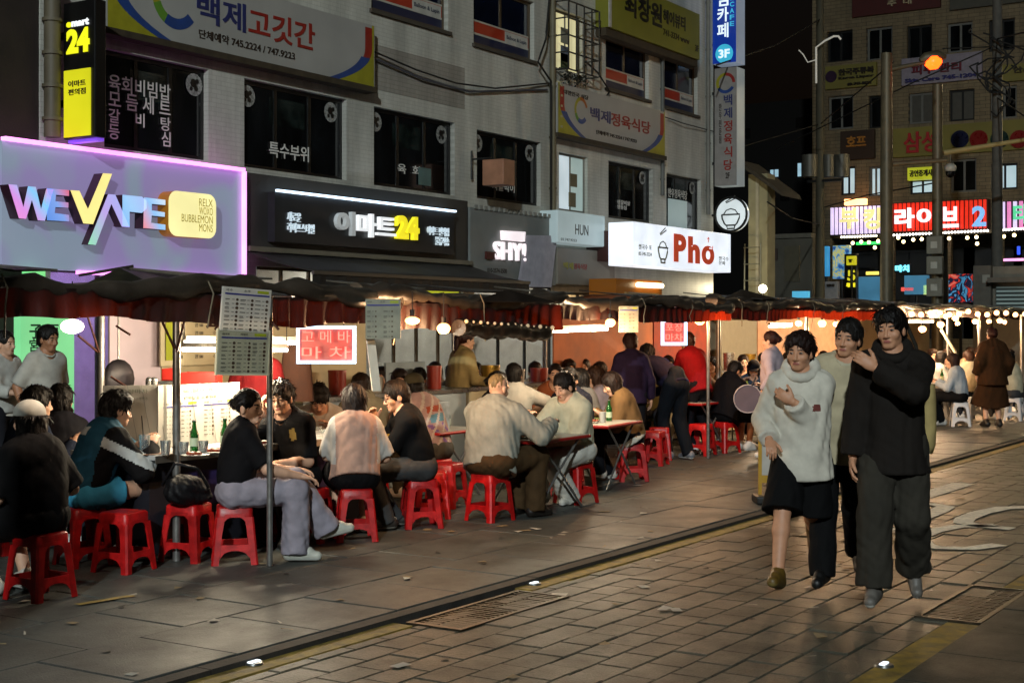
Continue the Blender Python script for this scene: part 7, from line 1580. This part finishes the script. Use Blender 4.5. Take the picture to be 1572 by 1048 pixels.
# ---- plastic stools
def make_stool(label, group, m):
    t = thing('plastic_stool', label, 'stool', (0, 0, 0), 0, group); S, B_, Z = .118, .160, .40
    mb = MB()
    def ring(h_, z, n=4): return [(sx * h_ * math.cos(0) , 0, z) for sx in (1,)]
    P = lambda h_, z, r=.03: [Vector(v) for v in rounded(Vector((0, 0, z)), Vector((1, 0, 0)), Vector((0, 1, 0)), 2 * h_, 2 * h_, r, 3)]
    rs = [P(S + .006, Z - .075), P(S + .004, Z - .012), P(S - .006, Z - .001), P(S - .03, Z), P(S - .045, Z - .006), P(.012, Z - .008, .01)]
    n = len(rs[0]); V = [v for r in rs for v in r]
    mb.add(V, [(k*n+i, k*n+(i+1)%n, (k+1)*n+(i+1)%n, (k+1)*n+i) for k in range(len(rs) - 1) for i in range(n)] + [tuple(range((len(rs)-1)*n, len(rs)*n))], 0, True); mb.build('seat', m, t, world=False)
    def hw(z): return B_ + (S + .004 - B_) * z / Z
    for k in range(4):
        sx, sy = ((1, 1), (-1, 1), (-1, -1), (1, -1))[k]; mb = MB(); rows = []
        for z in (0, .012, .1, .22, .328):
            h = hw(z); wdt = .054 if z > .09 else .050
            if z > .3: wdt = .064
            o_ = [(h - wdt, h), (h - .012, h), (h, h - .012), (h, h - wdt)]; i_ = [(h - .01, h - wdt), (h - .02, h - .02), (h - wdt, h - .01)]
            rows.append([Vector((sx * a, sy * b, z)) for a, b in o_ + i_])
        n = 7; V = [v for r in rows for v in r]; fs = [(q*n+i, q*n+(i+1)%n, (q+1)*n+(i+1)%n, (q+1)*n+i) for q in range(len(rows) - 1) for i in range(n)] + [tuple(range(n))]; mb.add(V, fs); mb.build('leg', m, t, world=False)
    for k in range(4):
        c, s = ((1, 0), (0, 1), (-1, 0), (0, -1))[k]; mb = MB(); L = 8
        pts = []
        for i in range(L + 1):
            u = -1 + 2 * i / L; zb = .05 + .05 * (1 - u * u) ** .5; zt = .14
            for z in (zb, zt):
                h = hw(z); a = u * (h - .055); pts.append((c * h - s * a, s * h + c * a, z)); pts.append((c * (h - .008) - s * a, s * (h - .008) + c * a, z))
        fs = []
        for i in range(L):
            o_ = i * 4; q = o_ + 4; fs += [(o_, q, q + 2, o_ + 2), (o_ + 1, o_ + 3, q + 3, q + 1), (o_ + 2, q + 2, q + 3, o_ + 3), (o_, o_ + 1, q + 1, q)]
        mb.add(pts, fs); mb.build('brace', m, t, world=False)
        mb = MB(); pts = []
        for i in range(L + 1):
            u = -1 + 2 * i / L; zb = .328 - .03 * abs(u) ** 4; zt = .35
            for z in (zb, zt):
                h = hw(z) - .001; a = u * (h - .06); pts.append((c * h - s * a, s * h + c * a, z)); pts.append((c * (h - .006) - s * a, s * (h - .006) + c * a, z))
        mb.add(pts, fs); mb.build('apron', m, t, world=False)
    return t
M_RED = mat('stool_red', '#b01112', rough=.42, var=.28, vscale=16, bump=.1, spec=.5)
t_ = M_RED.node_tree; b_ = t_.nodes['Principled BSDF']; src_ = b_.inputs['Base Color'].links[0].from_socket; oi_ = t_.nodes.new('ShaderNodeObjectInfo'); mr_ = t_.nodes.new('ShaderNodeMapRange'); mr_.inputs[3].default_value = .75; mr_.inputs[4].default_value = 1.2; mx_r = t_.nodes.new('ShaderNodeMix'); mx_r.data_type = 'RGBA'; mx_r.blend_type = 'MULTIPLY'; mx_r.inputs[0].default_value = 1
t_.links.new(oi_.outputs['Random'], mr_.inputs[0]); t_.links.new(src_, mx_r.inputs[6]); t_.links.new(mr_.outputs[0], mx_r.inputs[7]); t_.links.new(mx_r.outputs[2], b_.inputs['Base Color'])
stool0 = make_stool('x', 'red plastic stools along the stalls', M_RED); SU = [0]
def stool(x, y, deg, label, src=None):
    s = src or stool0; k = 'w' if src else 'r'
    if (k, 1) not in SU: SU.append((k, 1)); s.location = (x, y, 0); s.rotation_euler = (0, 0, math.radians(deg)); s['label'] = label; return s
    return dup(s, (x, y, 0), math.radians(deg), label)
for px, d, deg, lab in ((190, 9.62, 8, 'empty red stool standing clear in front of the counter end'), (290, 10.05, 14, 'red stool under the black bag left of the woman in pale trousers'), (476, 10.95, 20, 'red stool behind the white shoes of the woman in pale trousers'), (686, 13.0, 5, 'red stool left of the big man in grey, further back'), (664, 12.3, 35, 'red stool half hidden behind the man in the black polo'), (1003, 16.9, 10, 'empty red stool left of the bending guest'), (1012, 17.6, 25, 'red stool right behind the legs of the bending guest'), (1076, 18.2, 0, 'empty red stool left of the pole by the guest in black'), (870, 13.9, 15, 'red stool behind the man in cream')):
    q = place(px, d); stool(q[0], q[1], deg, lab)
white0 = make_stool('x', 'white plastic stools in the far stall', mat('stool_white', '#b9bcc0', rough=.4, var=.1))
# ---- the bag on the ground
p = on(287, 9.95, .402); bg_ = thing('shoulder_bag', 'black shoulder bag lying on a red stool by the counter', 'bag', tuple(p)); S_ = SDF((-.25, -.2, -.02), (.25, .2, .3), .011); S_.ell((0, 0, .09), (.17, .10, .10), k=.03); S_.ell((-.06, .02, .13), (.09, .08, .07), k=.05); S_.ell((.1, 0, .06), (.1, .09, .06), k=.05); S_.wrinkle(.014, 26, 4); S_.plane((0, 0, 0), (0, 0, -1)); v_, f_ = S_.net(); b_ = bpy.data.objects.new('body', np_mesh('body', [(v_, f_, 0)], [mat('bag_black', '#0d0c0f', rough=.6, var=.3, vscale=12, bump=.5, bscale=25, spec=.25)])); COL.objects.link(b_); b_.parent = bg_
mb = MB().tube([p + VR * .15 + EZ * .12, p + VR * .1 + EZ * .26 - VF * .1, p - VR * .05 + EZ * .3 - VF * .14, p - VR * .16 + EZ * .14 - VF * .05], .012, 6); mb.build('strap', mat('bag_black', '#0e0d10'), bg_)
# ------------------------------------------------------------------ the people
def sit(label, px, d, rel, stool_label=None, white=False, **k):
    q = place(px, d); r = person(label, q, rel, seat=.40, **k)
    if stool_label: stool(q[0], q[1], math.degrees(TH) + rel + (0 if not white else 10), stool_label, white0 if white else None)
    return r
def stand(label, px, d, rel, **k): return person(label, place(px, d), rel, **k)
BLACK = '#100f10'
# -- nearest stall
sit('woman in a pale baseball cap with long dark hair at the left edge', 62, 8.65, 58, 'red stool under the woman in the pale cap at the left edge', H=1.64, lean=6, hair='long', cap=('#a9a69c',), top=dict(col=BLACK, sleeve=.95, e=.035, hem=-.1, loose=.04, kind='crew'), bottom=dict(kind='skirt', col='#0d0c0d', len=1.0, w=.06), hands=((-.14, .34, .62), (.2, .25, .6)), lod=0, feet=((-.12, .3, 0), (.12, .28, 0)), shoe='#b8b0a4')
sit('person in dark blue with a pale face mask, at the left edge', 24, 10.4, -50, 'red stool mostly hidden behind the woman in the pale cap', H=1.68, lean=12, top=dict(col='#1b2233', sleeve=1.95, e=.03), hair='full', lod=1, hands=((-.1, .38, .78), (.1, .4, .78)))
sit('dark haired guest in black seen from behind, beside the teal jacket', 92, 10.7, 15, None, H=1.66, lean=8, top=dict(col='#131217', sleeve=1.95, e=.025), bottom=dict(col='#15151a'), hair='full', lod=1, hands=((-.15, .38, .78), (.12, .4, .78)))
def teal_extra(i): pass
sit('person in a teal and black sports jacket and light blue shorts at the counter end', 128, 9.85, -48, 'red stool under the person in light blue shorts', H=1.72, lean=20, head=(-6, 4, 0), hair='full', lod=0,
    top=dict(col='#20485c', sleeve=1.95, e=.035, loose=.035, hem=-.06, kind='collar', wr=.009, zones=((BLACK, lambda z: (np.abs(z['x']) > .17)), ('#aeb2b0', lambda z: (np.abs(z['x']) > .17) & (np.abs(z['z'] - .37 + .35 * (np.abs(z['x']) - .17)) < .035)), ('#b4b8b4', lambda z: (z['y'] < -.05) & (np.abs(z['z'] - .42) < .03) & (np.abs(z['x'] + .04) < .075)))),
    bottom=dict(kind='shorts', col='#3f93b4', len=.52, w=.022, wr=.009), hands=((-.08, .46, .80), (.14, .44, .80)), shoe='#b8bcc4', socks='#b9b4a8')
sit('person in a black long sleeved top behind the teal jacket, arm on the counter', 196, 10.9, 150, None, H=1.6, lean=20, hair='none', head=(0, 30, 0), top=dict(col='#131317', sleeve=1.95, e=.03), bottom=dict(col=BLACK), lod=1, hands=((-.12, .36, .78), (.2, .3, .8))) if False else None
stand('man in a white t-shirt standing in front of the green lit panel', 67, 13.3, -128, H=1.66, lean=3, head=(8, 6, 0), top=dict(col='#aba89f', sleeve=.95, e=.022, hem=-.1, kind='crew'), bottom=dict(col='#1a1a1c'), hair='short', lod=1, skin='tan')
stand('person in white cut off by the left edge of the photo, by the green panel', 4, 13.8, -110, H=1.6, top=dict(col='#b8b6ae', sleeve=1.6, e=.03), bottom=dict(col='#1d1d22'), hair='bun', lod=1, hands=((-.12, .3, 1.05), (.12, .3, 1.0)))
stand('stall keeper in dark red behind the hanging menus', 395, 11.9, 175, H=1.62, top=dict(col='#5c0f12', sleeve=1.95, e=.03, hem=-.08), bottom=dict(col='#141216'), hair='bun', lod=1, hands=((-.15, .25, 1.0), (.15, .25, 1.0)))
sit('woman in a black t-shirt and pale grey trousers by the thin pole', 360, 9.95, -78, 'red stool under the woman in pale trousers', H=1.66, lean=6, side=-4, head=(-36, 2, 4), hair='bun', lod=0, top=dict(col='#121113', sleeve=.85, e=.02, hem=-.1, kind='crew'), bottom=dict(col='#8e8892', w=.026, ankle=.02, wr=.012), hands=((-.16, .42, .62), (.10, .45, .60)), feet=((-.10, .66, .13, -12), (.06, .42, 0)), shoe='#b4b4a8', sole='#c9c9c0', haircol='#0f0c0b')
sit('man with glasses in a black t-shirt resting his chin on his fist', 457, 11.0, 162, 'red stool under the man with his chin on his fist', H=1.74, lean=10, side=6, head=(6, 4, 4), hair='messy', glasses=True, lod=0, top=dict(col='#0f0e10', sleeve=.9, e=.026, hem=-.08, kind='crew', zones=(('#8a7440', lambda z: (z['y'] > .08) & (np.abs(z['x'] + .09) < .025) & (np.abs(z['z'] - .36) < .045)),)), bottom=dict(col='#0e0e10', w=.02), hands=((-.02, .33, .62), (.17, .24, 1.0, .1, .1, 1, .6, .6, .2)), poles=(None, (.5, .5, -1)), curl=(25, 75), haircol='#1a120d', shoe='#15130f', sole='#2a2826')
sit('young man in a white shirt looking down at his food', 497, 13.0, 180, 'red stool under the young man looking down at his food', H=1.72, lean=28, head=(4, 34, 0), hair='messy', lod=1, top=dict(col='#b9b6ae', sleeve=.95, e=.03, kind='collar'), hands=((-.12, .4, .74), (.12, .42, .76)))
sit('woman with long brown hair in a pale pink blouse seen from behind', 546, 11.0, 12, 'red stool under the woman in the pink blouse', H=1.62, lean=4, head=(14, 8, 0), hair='longer', haircol='#1f130d', lod=0, top=dict(col='#a98879', sleeve=.95, e=.028, hem=-.02, flare=.04, loose=.03, wr=.01, zones=(('#b3aca4', lambda z: (np.abs(z['x']) > .16) & (z['z'] > .1)),)), bottom=dict(kind='skirt', col='#0d0c0e', len=.9, w=.03), hands=((-.1, .36, .72), (.18, .3, .58)), shoe='#b8b0a0')
sit('man with glasses in a black polo shirt, in profile, hands clasped over his knees', 646, 11.7, 106, 'red stool under the man in the black polo', H=1.72, lean=15, head=(4, 10, 0), hair='short', glasses=True, lod=0, top=dict(col='#0f0f10', sleeve=.9, e=.024, hem=-.07, kind='collar', zones=(('#9a7c30', lambda z: (z['y'] > .07) & (np.abs(z['x'] - .06) < .018) & (np.abs(z['z'] - .3) < .035)),)), bottom=dict(col='#393a3b', w=.015, wr=.009), hands=((.02, .40, .84), (.02, .38, .88)), curl=(60, 55), feet=((-.1, .30, 0), (.1, .18, 0)), haircol='#17100c', shoe='#2a2622', sole='#8a867c')
sit('guest in a grey green hooded top seen from behind, beside the woman in pink', 566, 13.0, 30, 'red stool under the guest in the grey green hood', H=1.72, lean=14, hair='short', lod=1, top=dict(col='#7f7c69', sleeve=1.95, e=.045, kind='hood', loose=.03), hands=((-.15, .38, .75), (.12, .4, .75)), haircol='#231811')
sit('guest in a dusty pink patterned shirt with an olive cap seen from behind', 668, 13.4, 50, 'red stool under the guest in the patterned shirt', H=1.76, lean=20, side=-4, hair='short', cap=('#3d3829',), girth=1.15, lod=1, top=dict(col='#a3857f', sleeve=.95, e=.035, loose=.03, hem=-.05, zones=(('#9c4a34', lambda z: (z['y'] < 0) & (np.abs(z['z'] - .36) < .03) & (np.abs(z['x']) < .1)), ('#5f8490', lambda z: (z['y'] < 0) & (np.abs(z['z'] - .27) < .04) & (np.abs(z['x']) < .1)), ('#7a5a8a', lambda z: (np.sin(z['x'] * 40 + z['z'] * 30) > .55) & (z['z'] < .22)), ('#b8a89a', lambda z: (np.sin(z['x'] * 55 - z['z'] * 41) > .7)))), bottom=dict(col='#4f4a40'), hands=((-.14, .42, .72), (.16, .4, .72)))
sit('woman with two small hair buns facing us from the back table', 645, 15.8, 178, None, H=1.62, lean=8, hair='bun', lod=1, top=dict(col='#b5a68f', sleeve=.95, e=.028, kind='crew'), hands=((-.14, .36, .74), (.14, .36, .74)))
sit('heavy man in a pale grey long sleeved shirt with cropped fair hair seen from behind', 752, 12.1, -42, 'red stool under the big man in pale grey', H=1.78, lean=8, side=0, twist=14, head=(-12, 10, 0), hair='buzz', haircol='#7a6544', girth=1.42, lod=0, skin='fair', top=dict(col='#8d8e84', sleeve=1.9, e=.032, loose=.03, hem=-.10, flare=.02, kind='collar', wr=.010), bottom=dict(col='#43321f', w=.03, wr=.01), hands=((-.05, .42, .70), (.24, .52, .80)), feet=((-.06, .42, 0), (.16, .40, 0)), shoe='#1c1612', sole='#2c2620')
sit('dark haired woman behind the big man in grey, looking right', 748, 14.4, -70, None, H=1.62, lean=8, hair='bun', lod=1, top=dict(col='#1c1a1e', sleeve=.95, e=.025), hands=((-.1, .36, .74), (.14, .38, .74)))
sit('man in a white shirt seen from behind in front of the pale blue board', 790, 15.2, 6, None, H=1.76, lean=4, hair='short', lod=1, top=dict(col='#b7b4ab', sleeve=.95, e=.032, kind='collar'), hands=((-.16, .36, .78), (.2, .3, .95)))
sit('man in a cream t-shirt and white trousers leaning on his knee', 884, 13.3, 138, 'red stool under the man in cream', H=1.74, lean=10, head=(-4, 20, 0), hair='short', lod=0, girth=1.15, top=dict(col='#bdb89e', sleeve=.95, e=.03, hem=-.08, loose=.035, kind='collar', wr=.008), bottom=dict(col='#bebab0', w=.03, ankle=.012, wr=.01), hands=((-.0, .36, .56), (.16, .44, .76)), feet=((-.06, .14, 0), (.14, .34, 0)), shoe='#b9b6ac', haircol='#1b130e')
sit('guest in a navy top right behind the man in cream', 884, 14.9, 150, None, H=1.7, lean=10, hair='full', lod=1, top=dict(col='#131620', sleeve=1.95, e=.03), hands=((-.14, .38, .74), (.14, .38, .74)), head=(20, 5, 0))
sit('woman with black hair and a grey top at the crowded table', 908, 15.4, 70, None, H=1.62, lean=10, hair='long', lod=1, top=dict(col='#77746f', sleeve=.95, e=.026), hands=((-.14, .38, .74), (.14, .38, .74)))
sit('woman with long light brown hair in a mauve top at the crowded table', 932, 16.2, 85, None, H=1.63, lean=10, hair='longer', haircol='#2e1c12', lod=1, top=dict(col='#8f7f80', sleeve=1.95, e=.026), hands=((-.14, .38, .74), (.14, .38, .74)))
sit('woman in a tan cardigan with long dark hair bending over her dish', 970, 15.2, 96, 'red stool under the woman in the tan cardigan', H=1.62, lean=16, head=(0, 24, 0), hair='longer', haircol='#1c110c', lod=1, top=dict(col='#6f5536', sleeve=1.9, e=.034, loose=.03, hem=-.1, flare=.03, zones=(('#b3aea2', lambda z: z['z'] < -.01),)), bottom=dict(col='#101116', w=.02), hands=((-.06, .36, .72), (.12, .4, .74)), feet=((-.06, .36, .03, -10), (.14, .22, 0)), shoe='#b0aba0')
stand('person in a dark purple top standing with the back to us under the tube light', 971, 16.4, 8, H=1.58, lean=8, head=(0, 12, 0), hair='short', haircol='#2a130d', lod=1, top=dict(col='#261a30', sleeve=1.95, e=.03, hem=-.12), bottom=dict(col='#17171c'), hands=((-.2, .2, .85), (.24, .1, .8)))
stand('guest in a navy jacket and dark jeans bending over the table', 1038, 17.6, 38, H=1.74, lean=58, head=(0, -10, 0), hair='short', lod=1, top=dict(col='#19172a', sleeve=1.95, e=.035, hem=-.06, zones=(('#1f2350', lambda z: (z['x'] > .06) & (z['y'] < 0)),)), bottom=dict(col='#12161c', w=.02), hands=((-.16, .62, .78), (.14, .6, .78)), feet=((-.1, .05, 0), (.12, -.1, 0)), shoe='#6a6f78')
stand('person in a bright red jacket leaning behind the bending guest', 1074, 18.4, 30, H=1.62, lean=24, hair='short', haircol='#2c120c', lod=1, top=dict(col='#7c0f16', sleeve=1.95, e=.035, hem=-.1), bottom=dict(col='#141418'), hands=((-.14, .5, .85), (.16, .45, .85)))
sit('guest in a black coat with bare legs and white shoes on a red stool', 1112, 18.6, -52, 'red stool under the guest in the black coat', H=1.68, lean=14, head=(-10, 22, 0), hair='short', lod=1, top=dict(col='#0e0d11', sleeve=1.95, e=.05, loose=.035, hem=-.1, flare=.04, kind='hood'), bottom=dict(kind='shorts', col='#0d0d10', len=.95, w=.04), hands=((-.1, .4, .75), (.14, .42, .78)), feet=((-.1, .42, 0), (.1, .36, 0)), shoe='#c4c2bc', skin='tan')
sit('woman with a black cap facing us beside the lime notice', 1158, 20.6, 168, None, H=1.62, lean=14, head=(0, 20, 0), hair='long', cap=('#101015',), lod=1, top=dict(col='#39485a', sleeve=1.95, e=.03), hands=((-.12, .36, .78), (.16, .3, .86)))
sit('guest with brown hair half hidden behind the pole and the red jacket', 1072, 20.2, 160, None, H=1.66, lean=6, hair='short', haircol='#2c1810', lod=2, top=dict(col='#5a4030', sleeve=1.9, e=.03))
sit('guest in olive between the purple top and the navy jacket', 1002, 19.0, 170, None, H=1.66, lean=8, hair='full', lod=2, top=dict(col='#5c5838', sleeve=1.9, e=.03))
stand('stall worker with hair tinted by red glow and a dark skirt behind the second stall', 702, 16.2, -60, H=1.62, lean=8, hair='pony', haircol='#2c100a', lod=1, top=dict(col='#8c7a50', sleeve=1.9, e=.03, hem=-.04), bottom=dict(kind='skirt', col='#1b1a22', len=.95, w=.0), hands=((-.08, .34, 1.0), (.14, .34, 1.0)))  # red glow around the head is put into the hair colour
stand('passer-by with reddish hair in a light mauve top left of the woman in white', 1186, 17.8, 60, H=1.58, hair='bun', haircol='#2a120d', lod=1, top=dict(col='#a397a0', sleeve=1.9, e=.03), bottom=dict(col='#1d1c22'))
p = at(1148, 612, 17.6); fan = thing('round_fan', 'round mauve hand fan with a pale rim held by the guest in black', 'fan', tuple(p)); n_ = VF; MB().cyl(p, p + VF * .006, .17, n=24).build('leaf', mat('fan_mauve', '#5f5058', rough=.6, var=.15), fan); MB().tube([p + VR * .172 * math.cos(a) + EZ * .172 * math.sin(a) for a in np.linspace(0, 2 * math.pi, 25)], .008, 6).build('rim', mat('fan_rim', '#b0a4a4', rough=.5), fan); MB().tube([p + VR * .05 + EZ * .16, p + VR * .1 + EZ * .27], .012, 6).build('handle', M_BLK, fan)
# -- the three walkers
stand('woman walking towards us in a white jacket, black knee shorts and brown shoes', 1230, 9.05, 166, H=1.635, lean=4, head=(-14, 4, 0), hair='full', haircol='#1e0f0a', lod=0, skin='mid',
      top=dict(col='#c2bcae', sleeve=1.93, e=.026, loose=.03, hem=-.19, flare=.042, kind='hood', wr=.009, zones=(('#6a3a34', lambda z: (z['y'] > .08) & (np.abs(z['z'] - .28) < .022) & (np.abs(z['x'] + .1) < .022)),)),
      bottom=dict(kind='shorts', col='#0b0b0c', len=1.0, w=.05, wr=.008), hands=((.04, .23, 1.18, .75, .1, .45, -.1, 1, -.1), (.19, .16, .93)), curl=(50, 55), feet=((-.06, -.42, .22, 55), (.13, .30, .02, -14)), shoe='#5a4314', sole='#6b5a2c')
stand('man walking in the middle with a cream jacket and black trousers', 1290, 9.25, 164, H=1.725, lean=3, side=-5, head=(-16, 2, -4), hair='short', lod=0, skin='mid',
      top=dict(col='#aca084', sleeve=1.93, e=.034, loose=.032, hem=-.15, flare=.01, kind='collar', wr=.01, collar_col='#b0a890'), bottom=dict(col='#0c0c0d', w=.02, ankle=.01), hands=((-.30, .16, 1.32), (.22, .10, .78)), poles=((-.6, -.2, -.6), None), feet=((-.1, -.28, .10, 40), (.10, .26, 0)), shoe='#0e0d0c', sole='#1c1a18', curl=(30, 30))
stand('tall young man walking in a black hooded jacket and very wide dark jeans', 1370, 8.62, 166, H=1.79, lean=3, head=(-18, 2, 4), hair='full', haircol='#110d0b', lod=0, skin='mid',
      top=dict(col='#1e1a17', sleeve=1.95, e=.03, loose=.036, hem=-.17, flare=.06, kind='hood', wr=.009),
      bottom=dict(col='#302d27', w=.034, ankle=.012, len=.95, wr=.012), hands=((.10, .24, 1.40, .7, .1, .5, -.3, 1, 0), (.24, .06, .79)), poles=((-.7, .5, -.6), None), feet=((-.13, -.22, .06, 30), (.11, .20, 0)), shoe='#5f5a54', sole='#b8b4aa', curl=(30, 35))
p = at(1425, 655, 8.75); tb_ = thing('tote_bag', 'cream tote bag hanging behind the man in black', 'bag', tuple(p)); a = at(1424, 590, 8.75)
mb = MB(); V = []
for i, (w_, z_) in enumerate(((.115, .26), (.125, .15), (.13, 0), (.12, -.12), (.09, -.17))):
    for j in range(12): q = 2 * math.pi * j / 12; V.append(p + VR * w_ * math.cos(q) * .55 + VF * (w_ * math.sin(q) + .1) + EZ * z_)
mb.add(V, [(k * 12 + j, k * 12 + (j + 1) % 12, (k + 1) * 12 + (j + 1) % 12, (k + 1) * 12 + j) for k in range(4) for j in range(12)] + [tuple(range(48, 60))], 0, True); mb.build('bag', cloth('#a4905f'), tb_)
MB().tube([p + EZ * .25 + VF * .1, p + EZ * .5 - VR * .06 + VF * .06, p + EZ * .72 - VR * .16 + VF * .05], .012, 6).build('strap', cloth('#2a2620'), tb_)
for px, d, rel, col, hr, lab in ((590, 15.6, 170, '#b8b2a4', 'short', 'guest in off white left behind the olive cap'), (628, 17.2, 200, '#22262e', 'full', 'guest in dark blue at the back of the second stall'), (672, 17.6, 165, '#c0b8a8', 'long', 'long haired guest in cream at the back of the second stall'), (728, 17.4, 190, '#5a3a30', 'short', 'guest in brick brown left of the white shirt'), (822, 17.8, 175, '#b9b6ae', 'short', 'guest in white below the rolled sheet'), (868, 19.0, 200, '#30303a', 'full', 'guest in slate at the back of the third stall'), (898, 19.6, 170, '#c4bca8', 'bun', 'guest in pale beige at the back of the third stall'), (945, 20.4, 185, '#6a2020', 'full', 'guest in wine red behind the tan cardigan'), (985, 20.8, 175, '#b0a898', 'short', 'guest in pale tan right of the purple top'), (1022, 21.4, 190, '#2a2a30', 'long', 'long haired guest in black under the square neon sign'), (1172, 23.5, 170, '#c0b4a0', 'full', 'guest in cream beside the passer-by in mauve'), (1205, 24.5, 195, '#3a3f48', 'short', 'guest in grey left of the walking woman'), (1262, 25.0, 180, '#b8a890', 'full', 'guest in beige between the walking woman and the man in cream'), (1398, 28.5, 165, '#d0c8b8', 'long', 'long haired guest in white in the far stall'), (1485, 30.0, 190, '#c8b89c', 'short', 'guest in sand at the very back of the far stall'), (1530, 30.5, 180, '#3c3430', 'full', 'guest in dark brown behind the brown coat'), (612, 14.8, 190, '#3a3530', 'full', 'dark haired guest beside the olive cap'), (690, 16.8, 200, '#8c8a84', 'short', 'guest in pale grey at the counter of the second stall'), (852, 17.0, 180, '#a05a38', 'bun', 'guest in rust under the long tube light'), (925, 17.6, 160, '#2a2422', 'full', 'guest in dark brown behind the purple top'), (1098, 20.8, 150, '#6a6050', 'long', 'long haired guest behind the guest in the black coat'), (1138, 22.0, 185, '#98a0a8', 'short', 'guest in pale blue in front of the lime notice'), (1410, 26.0, 140, '#b8a888', 'short', 'guest in beige just right of the man in black'), (1425, 27.5, 200, '#a8a49c', 'full', 'guest in pale grey at the back of the far stall'), (1500, 29.0, 170, '#7a5c40', 'long', 'guest in brown at the very back of the far stall')):
    sit(lab, px, d, rel, None, H=1.66, lean=8, hair=hr, lod=2, haircol='#1d120d', top=dict(col=col, sleeve=.95, e=.03), hands=((-.14, .36, .74), (.14, .36, .74)))
# -- far stall
stand('person in a long brown coat with hair tied up walking away', 1524, 23.2, 4, H=1.62, hair='bun', haircol='#2a0d09', lod=1, top=dict(col='#34200f', sleeve=1.9, e=.055, loose=.055, hem=-.2, flare=.06, wr=.01), bottom=dict(kind='skirt', col='#34200f', len=1.28, w=.11), shoe='#14100d', sole='#1c1814')
sit('woman in a pale blue top and black trousers on a white stool, facing left', 1474, 23.4, 70, 'white stool under the woman in pale blue', True, H=1.64, lean=8, hair='longer', haircol='#2c1a12', lod=1, top=dict(col='#9aa4ac', sleeve=1.95, e=.03, hem=-.04), bottom=dict(col='#0e0e10', w=.02), hands=((-.1, .38, .72), (.14, .38, .74)), feet=((-.1, .42, 0), (.1, .3, 0)), shoe='#b4b4b0')
sit('woman in pale grey facing right across the far table', 1437, 25.4, -95, 'white stool behind the far table', True, H=1.62, lean=6, hair='long', lod=2, top=dict(col='#a6a6a2', sleeve=.95, e=.03), hands=((-.14, .38, .74), (.14, .38, .74)))
sit('guest with curly brown hair in a cream jacket seen from behind', 1492, 25.2, 10, 'white stool under the guest with curly hair', True, H=1.66, lean=6, hair='messy', haircol='#3a2010', lod=2, top=dict(col='#b0a488', sleeve=1.95, e=.045), hands=((-.14, .38, .74), (.14, .38, .74)))
sit('guest in a white jumper on a white stool at the right edge', 1558, 24.8, 45, 'white stool under the guest at the right edge', True, H=1.66, lean=8, hair='short', lod=1, top=dict(col='#b3ad94', sleeve=1.95, e=.035), bottom=dict(col='#3c3d40'), hands=((-.14, .38, .7), (.14, .38, .7)))
sit('dark haired guest left behind the woman in pale blue', 1455, 27.2, 150, None, H=1.64, lean=6, hair='full', haircol='#231209', lod=2, top=dict(col='#8a6a4a', sleeve=.95, e=.03))
sit('guest behind the shoulder of the brown coat in the far stall', 1512, 28.0, 170, None, H=1.64, lean=6, hair='short', haircol='#2a1409', lod=2, top=dict(col='#9c8460', sleeve=.95, e=.03))
sit('guest seen between the white jumper and the brown coat', 1545, 27.5, 190, None, H=1.64, lean=6, hair='full', haircol='#1a0f0a', lod=2, top=dict(col='#b09a74', sleeve=.95, e=.03))
